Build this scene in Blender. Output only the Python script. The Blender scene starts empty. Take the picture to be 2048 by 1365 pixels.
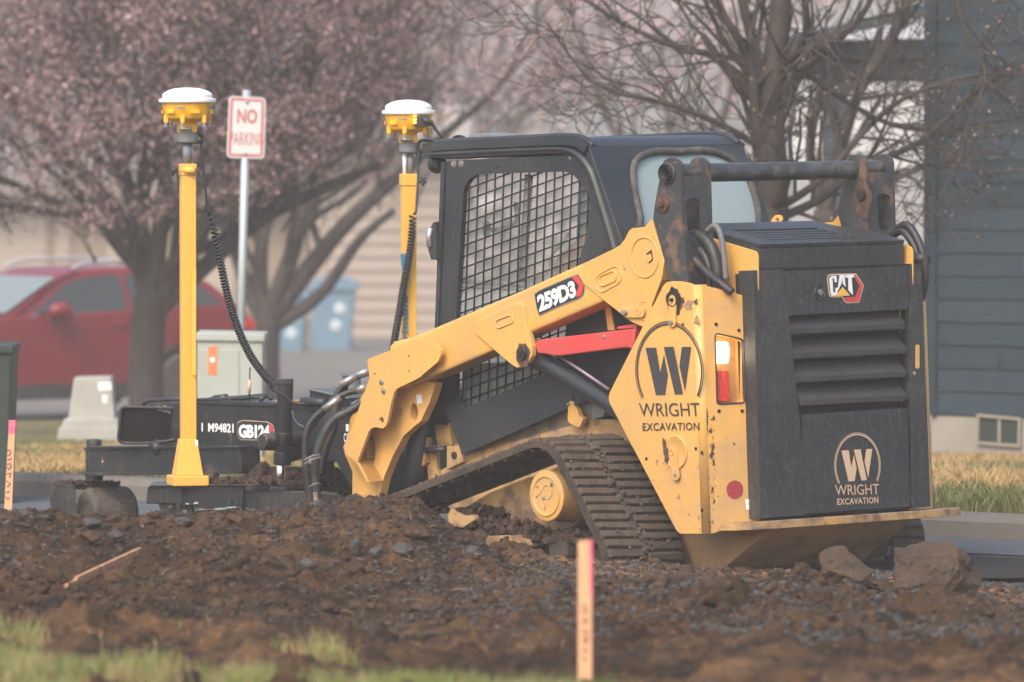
import bpy, bmesh, math, random
import numpy as np
from mathutils import Vector, Matrix
from mathutils import noise as mnoise
from mathutils.geometry import tessellate_polygon
random.seed(7); rng = np.random.default_rng(11)
SC = bpy.context.scene; COL = SC.collection
# ------------------------------------------------------------------ camera
FPX = 12865.0; HOR = 250.0; CAMZ = 2.2
tilt = math.atan((682.5 - HOR) / FPX)
cd = bpy.data.cameras.new('camera'); cam = bpy.data.objects.new('camera', cd); COL.objects.link(cam)
cam.location = (0, 0, CAMZ); cam.rotation_euler = (math.pi / 2 - tilt, 0, 0)
cd.sensor_width = 36; cd.lens = FPX / 2048 * 36; cd.clip_start = 0.5; cd.clip_end = 6000
cd.dof.use_dof = True; cd.dof.focus_distance = 31.8; cd.dof.aperture_fstop = 3.7; cd.dof.aperture_blades = 9
SC.camera = cam
# ------------------------------------------------------------------ world, sun, exposure
SUN_EL, SUN_AZ = 46, 205     # azimuth of the sun, clockwise from +Y
w = bpy.data.worlds.new('World'); SC.world = w; w.use_nodes = True
nt = w.node_tree; bg = nt.nodes['Background']
sky = nt.nodes.new('ShaderNodeTexSky'); sky.sky_type = 'NISHITA'; sky.sun_disc = False
sky.sun_elevation = math.radians(SUN_EL); sky.sun_rotation = math.radians(SUN_AZ)
sky.air_density = 1.0; sky.dust_density = 3.8; sky.ozone_density = 1.0
nt.links.new(sky.outputs[0], bg.inputs[0]); bg.inputs[1].default_value = 0.15
sl = bpy.data.lights.new('sun', 'SUN'); sun = bpy.data.objects.new('sun', sl); COL.objects.link(sun)
sl.energy = 1.0; sl.angle = math.radians(24); sl.color = (1.0, 0.94, 0.85)
az = math.radians(SUN_AZ); el = math.radians(SUN_EL)
sdir = Vector((math.sin(az) * math.cos(el), math.cos(az) * math.cos(el), math.sin(el)))
sun.rotation_euler = sdir.to_track_quat('Z', 'Y').to_euler(); sun.location = (0, -10, 20)
SC.view_settings.view_transform = 'Standard'; SC.view_settings.look = 'None'
SC.view_settings.exposure = 1.03; SC.view_settings.gamma = 1.0
try: SC.view_settings.use_curve_mapping = False
except Exception: pass
SC.render.engine = 'CYCLES'
SC.cycles.use_denoising = True; SC.cycles.max_bounces = 7; SC.cycles.volume_bounces = 2
SC.cycles.diffuse_bounces = 3; SC.cycles.glossy_bounces = 3; SC.cycles.transparent_max_bounces = 24
SC.cycles.use_adaptive_sampling = True; SC.cycles.adaptive_threshold = 0.015
HAZE = 0.0016
# ------------------------------------------------------------------ frames and un-projection
RC = Matrix.Rotation(math.pi / 2 - tilt, 3, 'X'); CO = Vector((0, 0, CAMZ))
def ray(u, v): return (RC @ Vector(((u - 1024) / FPX, -(v - 682.5) / FPX, -1))).normalized()
I4 = Matrix.Identity(4)
yaw = math.radians(48.2); PITCH = math.radians(2.6); ROLL = math.radians(0.5)
Fh = Vector((-math.cos(yaw), math.sin(yaw), 0)); Lh = Vector((-math.sin(yaw), -math.cos(yaw), 0))
Fv = Fh * math.cos(PITCH) - Vector((0, 0, math.sin(PITCH)))
Lv = Lh * math.cos(ROLL) - Vector((0, 0, math.sin(ROLL))); Lv = (Lv - Fv * Lv.dot(Fv)).normalized()
Uv = Fv.cross(Lv).normalized()
MM = Matrix(((Fv.x, Lv.x, Uv.x, 1.531), (Fv.y, Lv.y, Uv.y, 31.527), (Fv.z, Lv.z, Uv.z, 0.05), (0, 0, 0, 1)))
# level frame with the same heading, for the grader attachment
ML = Matrix(((Fh.x, Lh.x, 0, 1.531), (Fh.y, Lh.y, 0, 31.527), (0, 0, 1, 0.0), (0, 0, 0, 1)))
class Frame:
    def __init__(s, o, e1, e2, B=I4):
        s.o = Vector(o); s.e1 = Vector(e1).normalized(); s.e2 = Vector(e2).normalized(); s.n = s.e1.cross(s.e2).normalized()
        s.B = B; s.Bi = B.inverted()
    def px(s, u, v):
        co = s.Bi @ CO; d = (s.Bi.to_3x3() @ ray(u, v))
        t = (s.o - co).dot(s.n) / d.dot(s.n); p = co + d * t - s.o
        return (p.dot(s.e1), p.dot(s.e2))
    def pts(s, L): return [s.px(u, v) for u, v in L]
    def P(s, a, b, t=0.0): return s.o + s.e1 * a + s.e2 * b + s.n * t
    def at(s, u, v, t=0.0):
        a, b = s.px(u, v); return s.P(a, b, t)
def SY(y, B=MM): return Frame((0, y, 0), (-1, 0, 0), (0, 0, 1), B)       # side plane, n = +y, e1 points rearwards
def RX(x, B=MM): return Frame((x, 0, 0), (0, -1, 0), (0, 0, 1), B)      # rear plane, n = -x
def WY(Y): return Frame((0, Y, 0), (1, 0, 0), (0, 0, 1))
# ------------------------------------------------------------------ mesh helpers
def loopdir(p):
    return sum(p[i][0] * p[(i + 1) % len(p)][1] - p[(i + 1) % len(p)][0] * p[i][1] for i in range(len(p))) > 0
def rounded(pts, r, n=4):
    out = []; N = len(pts)
    for i in range(N):
        p0, p1, p2 = Vector(pts[i - 1]), Vector(pts[i]), Vector(pts[(i + 1) % N])
        a, b = (p0 - p1), (p2 - p1); rr = min(r, a.length * .45, b.length * .45)
        if rr < 1e-5: out.append(tuple(p1)); continue
        s, e = p1 + a.normalized() * rr, p1 + b.normalized() * rr
        for k in range(n + 1):
            t = k / n; q = s * (1 - t) ** 2 + p1 * 2 * t * (1 - t) + e * t * t; out.append((q.x, q.y))
    return out
def bm_new(): return bmesh.new()
def bevel_sharp(bm, off, seg=2, ang=35):
    if off <= 0: return
    E = [e for e in bm.edges if len(e.link_faces) == 2 and e.calc_face_angle(0) > math.radians(ang)]
    if E: bmesh.ops.bevel(bm, geom=E, offset=off, segments=seg, profile=.6, affect='EDGES', clamp_overlap=True)
def prism(fr, pts, t0, t1, holes=(), bevel=0.0, seg=2, into=None):
    bm = bm_new(); loops = [list(pts)] + [list(h) for h in holes]
    for k, L in enumerate(loops):
        if loopdir(L) != (k == 0): L.reverse()
    flat = [fr.P(a, b, 0) for L in loops for a, b in L]
    tri = tessellate_polygon([[Vector((a, b, 0)) for a, b in L] for L in loops])
    V0 = [bm.verts.new(p + fr.n * t0) for p in flat]; V1 = [bm.verts.new(p + fr.n * t1) for p in flat]
    if not holes:
        bm.faces.new(V1); bm.faces.new(list(reversed(V0)))
    else:
        for t in tri:
            for VV in (V0, V1):
                try: bm.faces.new([VV[i] for i in t])
                except ValueError: pass
    base = 0
    for L in loops:
        n = len(L)
        for i in range(n):
            a, b = base + i, base + (i + 1) % n
            try: bm.faces.new((V0[a], V0[b], V1[b], V1[a]))
            except ValueError: pass
        base += n
    bmesh.ops.recalc_face_normals(bm, faces=bm.faces)
    bevel_sharp(bm, bevel, seg)
    return merge(into, bm)
def merge(dst, src):
    if dst is None: return src
    me = bpy.data.meshes.new('t'); src.to_mesh(me); src.free(); dst.from_mesh(me); bpy.data.meshes.remove(me); return dst
def mirror(bm):
    b = bm.copy(); bmesh.ops.scale(b, vec=(1, -1, 1), verts=b.verts); bmesh.ops.reverse_faces(b, faces=b.faces); return b
def catmull(P, n=6):
    P = [Vector(p) for p in P]; out = []
    for i in range(len(P) - 1):
        a = P[max(i - 1, 0)]; b = P[i]; c = P[i + 1]; d = P[min(i + 2, len(P) - 1)]
        for k in range(n):
            t = k / n
            out.append(.5 * ((2 * b) + (c - a) * t + (2 * a - 5 * b + 4 * c - d) * t * t + (3 * b - a - 3 * c + d) * t ** 3))
    out.append(P[-1]); return out
def tube(P, r, seg=8, into=None, closed=False, cap=True):
    P = [Vector(p) for p in P]; N = len(P); R = r if hasattr(r, '__len__') else [r] * N
    bm = bm_new(); rings = []; up = None
    for i in range(N):
        if closed: t = (P[(i + 1) % N] - P[i - 1])
        else: t = (P[min(i + 1, N - 1)] - P[max(i - 1, 0)])
        if t.length < 1e-9: t = Vector((0, 0, 1))
        t.normalize()
        if up is None: up = t.orthogonal().normalized()
        up = (up - t * up.dot(t))
        up = up.normalized() if up.length > 1e-6 else t.orthogonal().normalized()
        sd = t.cross(up)
        rings.append([bm.verts.new(P[i] + (up * math.cos(2 * math.pi * k / seg) + sd * math.sin(2 * math.pi * k / seg)) * R[i]) for k in range(seg)])
    M = N if closed else N - 1
    for i in range(M):
        A, B = rings[i], rings[(i + 1) % N]
        for k in range(seg): bm.faces.new((A[k], A[(k + 1) % seg], B[(k + 1) % seg], B[k]))
    if cap and not closed:
        bm.faces.new(list(reversed(rings[0]))); bm.faces.new(rings[-1])
    for f in bm.faces: f.smooth = True
    bmesh.ops.recalc_face_normals(bm, faces=bm.faces)
    return merge(into, bm)
def lathe(prof, o, ax, seg=28, into=None):
    """prof = [(radius, height)] along axis ax from o"""
    ax = Vector(ax).normalized(); o = Vector(o); e = ax.orthogonal().normalized(); f = ax.cross(e)
    bm = bm_new(); rings = []
    for r, h in prof:
        rings.append([bm.verts.new(o + ax * h + (e * math.cos(2 * math.pi * k / seg) + f * math.sin(2 * math.pi * k / seg)) * max(r, 1e-4)) for k in range(seg)])
    for A, B in zip(rings, rings[1:]):
        for k in range(seg): bm.faces.new((A[k], A[(k + 1) % seg], B[(k + 1) % seg], B[k]))
    bm.faces.new(list(reversed(rings[0]))); bm.faces.new(rings[-1])
    bmesh.ops.recalc_face_normals(bm, faces=bm.faces)
    return merge(into, bm)
def box(c, s, B=None, bevel=0.0, into=None, rot=None):
    bm = bm_new(); bmesh.ops.create_cube(bm, size=1)
    bmesh.ops.scale(bm, vec=s, verts=bm.verts)
    if bevel: bevel_sharp(bm, bevel)
    if rot is not None: bm.transform(rot.to_4x4() if hasattr(rot, 'to_4x4') else rot)
    bmesh.ops.translate(bm, vec=c, verts=bm.verts)
    return merge(into, bm)
def mesh_np(name, V, F, smooth=False):
    me = bpy.data.meshes.new(name); V = np.asarray(V, np.float32); F = np.asarray(F, np.int32)
    me.vertices.add(len(V)); me.vertices.foreach_set('co', V.ravel())
    k = F.shape[1]; me.loops.add(F.size); me.loops.foreach_set('vertex_index', F.ravel())
    me.polygons.add(len(F)); me.polygons.foreach_set('loop_start', np.arange(0, F.size, k, dtype=np.int32))
    me.polygons.foreach_set('loop_total', np.full(len(F), k, np.int32))
    if smooth: me.polygons.foreach_set('use_smooth', np.ones(len(F), bool))
    me.update(calc_edges=True); me.validate(); return me
# ------------------------------------------------------------------ things and parts
def thing(name, label, cat, M=I4, group=None):
    o = bpy.data.objects.new(name, None); COL.objects.link(o); o.matrix_world = M; o.empty_display_size = .2
    o['label'] = label; o['category'] = cat
    if group: o['group'] = group
    o_inv[o.name] = M.inverted(); return o
o_inv = {}
def rootinv(p):
    while p.parent: p = p.parent
    return o_inv[p.name]
def part(name, bm, mat, parent, B=MM, label=None, smooth=None, kind=None):
    bm.transform(rootinv(parent) @ B)
    me = bpy.data.meshes.new(name)
    if smooth:
        for f in bm.faces: f.smooth = True
        for e in bm.edges:
            if len(e.link_faces) == 2 and e.calc_face_angle(0) > math.radians(smooth): e.smooth = False
    bm.to_mesh(me); bm.free(); me.materials.append(mat)
    o = bpy.data.objects.new(name, me); COL.objects.link(o); o.parent = parent
    if label: o['label'] = label
    if kind: o['kind'] = kind
    return o
def solo(name, me, mat, label=None, cat=None, group=None, kind=None, loc=None):
    if not isinstance(me, bpy.types.Mesh):
        bm = me; me = bpy.data.meshes.new(name)
        if loc is not None: bmesh.ops.translate(bm, vec=-Vector(loc), verts=bm.verts)
        bm.to_mesh(me); bm.free()
    me.materials.append(mat)
    o = bpy.data.objects.new(name, me); COL.objects.link(o)
    if loc is not None: o.location = loc
    if label: o['label'] = label
    if cat: o['category'] = cat
    if group: o['group'] = group
    if kind: o['kind'] = kind
    return o
def copy_part(src, M, parent):
    c = src.copy(); COL.objects.link(c); c.parent = parent; c.matrix_basis = M; return c
# ------------------------------------------------------------------ materials
def mat(name, base, rough=.5, metal=0.0, layers=(), bump=None, bump2=None, spec=.5, emit=None, alpha=None, trans=0.0, coat=0.0, generated=False):
    m = bpy.data.materials.new(name); m.use_nodes = True; nt = m.node_tree; N = nt.nodes; L = nt.links
    b = N['Principled BSDF']; b.inputs['Roughness'].default_value = rough; b.inputs['Metallic'].default_value = metal
    b.inputs['Specular IOR Level'].default_value = spec; b.inputs['Base Color'].default_value = (*base, 1)
    if coat: b.inputs['Coat Weight'].default_value = coat; b.inputs['Coat Roughness'].default_value = .15
    if trans: b.inputs['Transmission Weight'].default_value = trans
    if alpha is not None: b.inputs['Alpha'].default_value = alpha
    if emit: b.inputs['Emission Color'].default_value = (*emit[0], 1); b.inputs['Emission Strength'].default_value = emit[1]
    tc = N.new('ShaderNodeTexCoord'); src = tc.outputs['Object']
    def noise(sc, det=4, rgh=.55, dist=0):
        mp = N.new('ShaderNodeMapping'); L.new(src, mp.inputs[0])
        mp.inputs['Scale'].default_value = sc if hasattr(sc, '__len__') else (sc, sc, sc)
        n = N.new('ShaderNodeTexNoise'); n.inputs['Scale'].default_value = 1; n.inputs['Detail'].default_value = det
        n.inputs['Roughness'].default_value = rgh; n.inputs['Distortion'].default_value = dist
        L.new(mp.outputs[0], n.inputs['Vector']); return n.outputs['Fac']
    cur = None; rcur = None
    for ly in layers:
        col, sc, lo, hi, st = ly[:5]; opt = ly[5] if len(ly) > 5 else {}
        f = noise(sc, opt.get('det', 5), opt.get('rgh', .6), opt.get('dist', 0))
        if 'z' in opt:      # more of it below / above a height: dust settles low
            sx = N.new('ShaderNodeSeparateXYZ'); L.new(src, sx.inputs[0]); z0, z1, amt = opt['z']
            mz = N.new('ShaderNodeMapRange'); L.new(sx.outputs[2], mz.inputs[0])
            mz.inputs[1].default_value = z0; mz.inputs[2].default_value = z1; mz.inputs[3].default_value = amt; mz.inputs[4].default_value = 0
            ad = N.new('ShaderNodeMath'); ad.operation = 'ADD'; L.new(f, ad.inputs[0]); L.new(mz.outputs[0], ad.inputs[1]); f = ad.outputs[0]
        if opt.get('up'):
            g = N.new('ShaderNodeNewGeometry'); sx = N.new('ShaderNodeSeparateXYZ'); L.new(g.outputs['Normal'], sx.inputs[0])
            ml = N.new('ShaderNodeMath'); ml.operation = 'MULTIPLY_ADD'; L.new(sx.outputs[2], ml.inputs[0]); ml.inputs[1].default_value = opt['up']; L.new(f, ml.inputs[2]); f = ml.outputs[0]
        mr = N.new('ShaderNodeMapRange'); L.new(f, mr.inputs[0]); mr.inputs[1].default_value = lo; mr.inputs[2].default_value = hi
        mr.inputs[3].default_value = 0; mr.inputs[4].default_value = st
        mx = N.new('ShaderNodeMix'); mx.data_type = 'RGBA'; L.new(mr.outputs[0], mx.inputs[0])
        if cur is None: mx.inputs[6].default_value = (*base, 1)
        else: L.new(cur, mx.inputs[6])
        mx.inputs[7].default_value = (*col, 1); cur = mx.outputs[2]
        if 'rough' in opt:
            mm = N.new('ShaderNodeMix'); L.new(mr.outputs[0], mm.inputs[0])
            if rcur is None: mm.inputs[2].default_value = rough
            else: L.new(rcur, mm.inputs[2])
            mm.inputs[3].default_value = opt['rough']; rcur = mm.outputs[0]
    if cur is not None: L.new(cur, b.inputs['Base Color'])
    if rcur is not None: L.new(rcur, b.inputs['Roughness'])
    prev = None
    for bp in (bump, bump2):
        if bp:
            f = noise(bp[0], 6, .65); n = N.new('ShaderNodeBump'); n.inputs['Strength'].default_value = bp[1]; n.inputs['Distance'].default_value = bp[2]
            L.new(f, n.inputs['Height'])
            if prev: L.new(prev, n.inputs['Normal'])
            prev = n.outputs[0]
    if prev: L.new(prev, b.inputs['Normal'])
    return m
DUST = (.26, .20, .15); SOIL = (.10, .062, .042)
YEL = mat('loader_yellow', (.70, .37, .085), .42, layers=[((.58, .31, .08), 1.6, .35, .75, .8), ((.78, .44, .14), (16, 16, 1.4), .50, .78, .45), ((.40, .28, .16), 5, .48, .80, .50, {'z': (.0, 1.2, .18)}), ((.52, .28, .07), (3, 40, 40), .60, .75, .5),
      ((.33, .22, .13), (60, 60, 60), .66, .74, .5), ((.16, .085, .05), 9, .745, .775, .8, {'det': 8, 'rough': .8}), ((.30, .17, .08), (120, 14, 14), .68, .74, .5), ((.34, .25, .16), (2.5, 2.5, 9), .50, .80, .45)], bump=(3, .15, .01), bump2=(220, .08, .002))
BELLY = mat('lightened_belly_yellow', (.42, .25, .10), .7, layers=[((.26, .17, .10), 4, .35, .68, .8), ((.12, .075, .045), 9, .55, .72, .6), ((.5, .3, .12), (60, 8, 60), .62, .72, .4)], bump=(30, .3, .006))  # dusty yellow with its colour lightened to offset the shade under the machine
YELD = mat('dusty_yellow', (.50, .28, .085), .6, layers=[(DUST, 4, .35, .7, .75, {'up': .25, 'rough': .95}), (SOIL, 9, .50, .66, .8, {'z': (0, .5, .12)}), ((.12, .07, .04), (50, 50, 50), .64, .72, .5)], bump=(40, .3, .006))
MYEL = mat('mast_yellow', (.78, .41, .05), .35, layers=[((.70, .40, .12), 2.5, .4, .75, .5), ((.25, .15, .07), (14, 14, 4), .70, .74, .8), ((.45, .30, .12), (45, 45, 45), .68, .74, .5)], bump=(6, .1, .01))
RYEL = mat('receiver_yellow', (.86, .44, .015), .38, layers=[((.70, .38, .05), 12, .45, .8, .5)])
BLK = mat('black_paint', (.017, .020, .024), .40, layers=[((.040, .041, .042), 2.2, .40, .75, .8, {'rough': .6}), ((.20, .17, .14), (55, 55, 4), .60, .80, .35), (DUST, (120, 120, 120), .66, .74, .30), ((.22, .22, .21), (3, 3, 90), .73, .78, .25)], bump=(60, .12, .003))
BLKP = mat('black_plastic', (.013, .015, .018), .5, layers=[((.040, .039, .037), 2.0, .35, .75, .85), ((.105, .098, .085), (60, 60, 12), .52, .74, .42), ((.105, .098, .085), (34, 34, 34), .54, .74, .5), (DUST, (150, 150, 150), .62, .70, .45), (DUST, 2.4, .60, .9, .2), ((.20, .20, .19), (4, 4, 120), .74, .78, .3)], bump=(120, .2, .003))
GBLK = mat('grader_black', (.011, .012, .013), .42, layers=[((.030, .030, .030), 3, .35, .75, .8), ((.11, .10, .085), (70, 70, 3), .54, .74, .4), (SOIL, 5, .60, .75, .6, {'z': (.0, .5, .15), 'rough': .9}), (DUST, 6, .62, .8, .4, {'up': .2})], bump=(80, .15, .003))
RUSTBLK = mat('worn_black_steel', (.035, .036, .038), .5, layers=[((.17, .095, .055), 7, .54, .64, .8, {'det': 8, 'rough': .85}), ((.27, .19, .13), (18, 18, 40), .62, .70, .5), ((.02, .014, .01), 11, .62, .68, .7)], bump=(40, .35, .006))
RUST = mat('rusty_grease', (.060, .032, .02), .55, layers=[((.15, .075, .04), 30, .4, .65, .8)], bump=(60, .4, .01))
GREASE = mat('black_grease', (.015, .012, .010), .3, layers=[((.09, .05, .03), 40, .5, .7, .6)], bump=(80, .4, .01))
RUB = mat('track_rubber', (.020, .017, .015), .92, layers=[((.088, .064, .048), 4, .28, .60, .9), ((.14, .105, .08), (60, 60, 60), .5, .75, .5), ((.035, .025, .018), 12, .55, .7, .6)], bump=(90, .6, .01), bump2=(18, .4, .02), spec=.2)
LUGM = mat('muddy_lug_rubber', (.084, .063, .048), .95, layers=[((.13, .098, .075), 8, .35, .7, .8), ((.035, .027, .022), (40, 40, 40), .55, .75, .6), ((.17, .13, .10), (90, 90, 90), .58, .75, .4)], bump=(120, .7, .01), bump2=(25, .5, .02), spec=.15)
STEEL = mat('zinc_steel', (.42, .41, .39), .42, .7, layers=[((.18, .14, .11), 20, .45, .7, .6)])
CHROME = mat('chrome_rod', (.85, .85, .85), .12, 1.0)
GALV = mat('galvanised_steel', (.42, .45, .46), .5, .35, layers=[((.30, .33, .35), 8, .4, .7, .6)])
WHT = mat('white_plastic', (.82, .82, .80), .3, layers=[((.70, .69, .66), 6, .45, .8, .5)])
GREYP = mat('grey_plastic', (.17, .18, .18), .5, layers=[((.10, .10, .10), 12, .4, .7, .5)])
HOSE = mat('hose_rubber', (.018, .018, .018), .5, layers=[((.09, .068, .052), 8, .52, .75, .7), ((.22, .16, .12), (50, 50, 50), .62, .75, .4)], bump=(90, .2, .004))
CORD = mat('coiled_cord', (.018, .018, .020), .35)
REDP = mat('red_guard_paint', (.56, .055, .05), .38, layers=[((.50, .10, .08), 3, .4, .8, .6), ((.55, .28, .2), (70, 12, 12), .70, .76, .4), ((.20, .05, .04), 14, .70, .76, .6)], bump=(20, .08, .003))
DECW = mat('white_decal', (.78, .78, .76), .5, layers=[((.45, .43, .40), 40, .55, .8, .4)])
DECK = mat('black_decal', (.035, .034, .033), .55, layers=[((.16, .12, .07), (90, 90, 90), .62, .72, .35)])
DECT = mat('tan_decal', (.62, .43, .27), .6, layers=[((.3, .2, .13), (60, 60, 60), .62, .75, .4)])
DECR = mat('red_decal', (.58, .05, .045), .5, layers=[((.25, .04, .03), 60, .55, .8, .4)])
DECY = mat('yellow_decal', (.78, .45, .08), .5)
DECB = mat('blue_decal', (.025, .14, .26), .5)
REFL = mat('red_reflector', (.30, .03, .035), .4, layers=[((.40, .12, .10), 50, .55, .75, .5)])
LAMP = mat('lit_work_lamp', (1, .9, .6), .3, emit=((1, .86, .55), 5))
TAIL = mat('tail_lamp_red', (.55, .02, .012), .18, coat=.6, layers=[((.75, .13, .05), (60, 60, 30), .5, .7, .7)])
DARK = mat('dark_interior', (.012, .012, .013), .8)
SEAT = mat('brown_seat', (.30, .15, .10), .8)
CABIN = mat('cabin_lining', (.20, .21, .20), .7, layers=[((.10, .11, .10), (25, 25, 2), .45, .6, .8)])
def glass(name, col, a, rough=.08):
    m = mat(name, col, rough, spec=.6, alpha=a); return m
GLS = glass('dusty_cab_glass', (.50, .55, .52), .16, .12)
GLSR = glass('rear_window_glass', (.30, .38, .38), .74, .1)
CARGL = glass('car_window_glass', (.10, .12, .12), .85, .1)
MIRR = mat('mirror_glass', (.10, .095, .09), .08, .9, layers=[((.06, .05, .04), 6, .4, .7, .6)])
# ------------------------------------------------------------------ lettering
def text_bm(s, bold=0.0, spacing=1.0):
    c = bpy.data.curves.new('t', 'FONT'); c.body = s; c.size = 1; c.offset = bold; c.space_character = spacing; c.resolution_u = 3
    o = bpy.data.objects.new('t', c); COL.objects.link(o)
    bpy.context.view_layer.update()
    me = bpy.data.meshes.new_from_object(o.evaluated_get(bpy.context.evaluated_depsgraph_get()))
    bm = bm_new(); bm.from_mesh(me); bpy.data.meshes.remove(me); bpy.data.objects.remove(o); bpy.data.curves.remove(c)
    xs = [v.co.x for v in bm.verts]; ys = [v.co.y for v in bm.verts]; x0, x1, y0, y1 = min(xs), max(xs), min(ys), max(ys)
    for v in bm.verts: v.co = Vector(((v.co.x - x0) / (x1 - x0), (v.co.y - y0) / (y1 - y0), 0))
    return bm
def text_on(fr, s, bl, br, tl, t=.004, bold=0.0, spacing=1.0):
    bm = text_bm(s, bold, spacing); A, Bp, C = (Vector(fr.px(*q)) for q in (bl, br, tl))
    for v in bm.verts:
        q = A + (Bp - A) * v.co.x + (C - A) * v.co.y; v.co = fr.P(q.x, q.y, t)
    return bm
def flat(fr, polys, t=.004, into=None):
    bm = into or bm_new()
    for p in polys:
        vs = [Vector((a, b, 0)) for a, b in p]
        V = [bm.verts.new(fr.P(a, b, t)) for a, b in p]
        for tr in tessellate_polygon([vs]):
            f = bm.faces.new([V[i] for i in tr])
            f.normal_update()
            if f.normal.dot(fr.n) < 0: f.normal_flip()
    return bm
def ring_poly(c, r0, r1, a0, a1, n=48):
    A = [math.radians(a0 + (a1 - a0) * k / n) for k in range(n + 1)]
    return [(c[0] + r1 * math.cos(a), c[1] + r1 * math.sin(a)) for a in A] + [(c[0] + r0 * math.cos(a), c[1] + r0 * math.sin(a)) for a in reversed(A)]
def circ(c, r, n=24, ry=None): return [(c[0] + r * math.cos(2 * math.pi * k / n), c[1] + (ry or r) * math.sin(2 * math.pi * k / n)) for k in range(n)]
def offset_poly(p, d):
    n = len(p); s = 1 if loopdir(p) else -1; out = []
    for i in range(n):
        a, b, c = Vector(p[i - 1]), Vector(p[i]), Vector(p[(i + 1) % n])
        e1 = (b - a).normalized(); e2 = (c - b).normalized(); n1 = Vector((e1.y, -e1.x)) * s; n2 = Vector((e2.y, -e2.x)) * s
        nn = (n1 + n2); nn = nn.normalized() if nn.length > 1e-6 else n1; k = 1 / max(.5, nn.dot(n1)); q = b + nn * d * k; out.append((q.x, q.y))
    return out
def Z(x0, y0, s): return lambda *L: [(x0 + a / s, y0 + b / s) for a, b in L]
zA = Z(1200, 250, 3.4125); zB = Z(1500, 250, 3.0333); zC = Z(1200, 600, 2.3533); zD = Z(660, 550, 2.395); zE = Z(840, 250, 3.0333)
zF = Z(80, 720, 3.0118); zG = Z(300, 160, 3.4125); zH = Z(740, 190, 2.678); zI = Z(1000, 850, 4.096); zJ = Z(680, 680, 3.79)
zK = Z(1400, 400, 3.657); zL = Z(1000, 550, 4.4025); zM = Z(480, 730, 4.137); zN = Z(90, 850, 4.995)
# ================================================================== TRACK LOADER
LD = thing('track_loader', 'yellow and black compact track loader with lit tail lamp, parked on the churned dirt', 'track loader', MM)
def both(name, bm, m, parent=None, **k):
    parent = parent or LD
    b2 = mirror(bm); part(name, bm, m, parent, **k); return part(name, b2, m, parent, **k)
def bolt(fr, c, r, h=.012, m=STEEL, parent=None, name='bolt'):
    bm = lathe([(r, 0), (r * .95, h * .5), (r * .55, h * .55), (r * .5, h), (0, h * 1.02)], fr.P(c[0], c[1], -.001), fr.n, 12)
    return part(name, bm, m, parent or LD, B=fr.B)
# --- chassis sides, belly
S47 = SY(.47)
side = S47.pts(zD((530, 965), (530, 935)) + zL((0, 1440), (120, 1408), (640, 1175), (735, 1190), (790, 1200), (820, 1270), (960, 1275)) + [(1290, 860), (1420, 1060), (1400, 1110), (1100, 1100), (960, 1080), (881, 1000)])
bm = prism(S47, side, -.04, 0, bevel=.004); both('chassis_side', bm, YELD)
bm = prism(SY(.40), [(-2.2, .15), (-.25, .15), (-.2, .75), (-1.2, .9), (-1.9, .6)], -.8, 0); part('chassis_frame', bm, DARK, LD)
# track frame with drive motor, rollers
S62 = SY(.84)
bm = prism(S62, S62.pts([(905, 1032), (985, 985), (1062, 955), (1120, 950), (1165, 1040), (1130, 1075), (1040, 1062), (905, 1062)]), -.34, .02, bevel=.01)
both('track_frame', bm, YELD)
S75 = SY(1.0)
bm = prism(S75, S75.pts([(952, 1073), (1040, 1070), (1060, 1085), (1062, 1094), (985, 1102), (955, 1092)]), -.2, .0, bevel=.015); both('track_frame', bm, YELD)
bm = prism(S75, S75.pts([(895, 1030), (902, 1015), (925, 1032), (948, 1030), (950, 1040), (925, 1056), (897, 1052)]), -.2, .0, bevel=.006); both('frame_bracket', bm, YELD)
# --- belt path: hull of three circles
S87 = SY(1.10)
p1, p2 = [Vector(q) for q in S87.pts([(741, 1010), (1000, 908)])]; q1, q2 = [Vector(q) for q in S87.pts([(1134, 950), (1200, 1080)])]
def off(a, b, r):
    d = (b - a).normalized(); n = Vector((d.y, -d.x)); return a + n * r, d
rs, rf, rr_ = .205, .19, .16
A0, d0 = off(p1, p2, rs); B0, d1 = off(q1, q2, rs)
M2 = Matrix(((d0.x, -d1.x), (d0.y, -d1.y))); tt = M2.inverted() @ (B0 - A0); SPR = A0 + d0 * tt.x
A1, _ = off(p1, p2, rf); FR = A1 + d0 * ((rf - .04 - A1.y) / d0.y)
B1, _ = off(q1, q2, rr_); RR = B1 + d1 * ((rr_ - .09 - B1.y) / d1.y)
cand = []
for c, r in ((SPR, rs), (FR, rf), (RR, rr_)):
    for k in range(360): cand.append((c.x + r * math.cos(math.radians(k)), c.y + r * math.sin(math.radians(k))))
def hull(P):
    P = sorted(P); H = []
    for seq in (P, P[::-1]):
        s = len(H)
        for p in seq:
            while len(H) - s >= 2 and (H[-1][0] - H[-2][0]) * (p[1] - H[-2][1]) - (H[-1][1] - H[-2][1]) * (p[0] - H[-2][0]) <= 0: H.pop()
            H.append(p)
        H.pop()
    return H
HP = hull(cand)
def resample(P, step):
    P = [Vector(p) for p in P]; P.append(P[0]); L = [0]
    for a, b in zip(P, P[1:]): L.append(L[-1] + (b - a).length)
    n = int(L[-1] / step); out = []; j = 0
    for i in range(n):
        s = L[-1] * i / n
        while L[j + 1] < s: j += 1
        f = (s - L[j]) / max(1e-9, L[j + 1] - L[j]); p = P[j].lerp(P[j + 1], f); d = (P[j + 1] - P[j]).normalized(); out.append((p, d))
    return out
PATH = resample(HP, .0505)
bigpath = [p for p, d in resample(HP, .03)]
inner = offset_poly([tuple(p) for p in bigpath], -.030)
def belt():
    F = SY(1.10); bm = prism(F, [tuple(p) for p in bigpath], -.52, 0, holes=[inner], bevel=0)
    return bm
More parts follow.
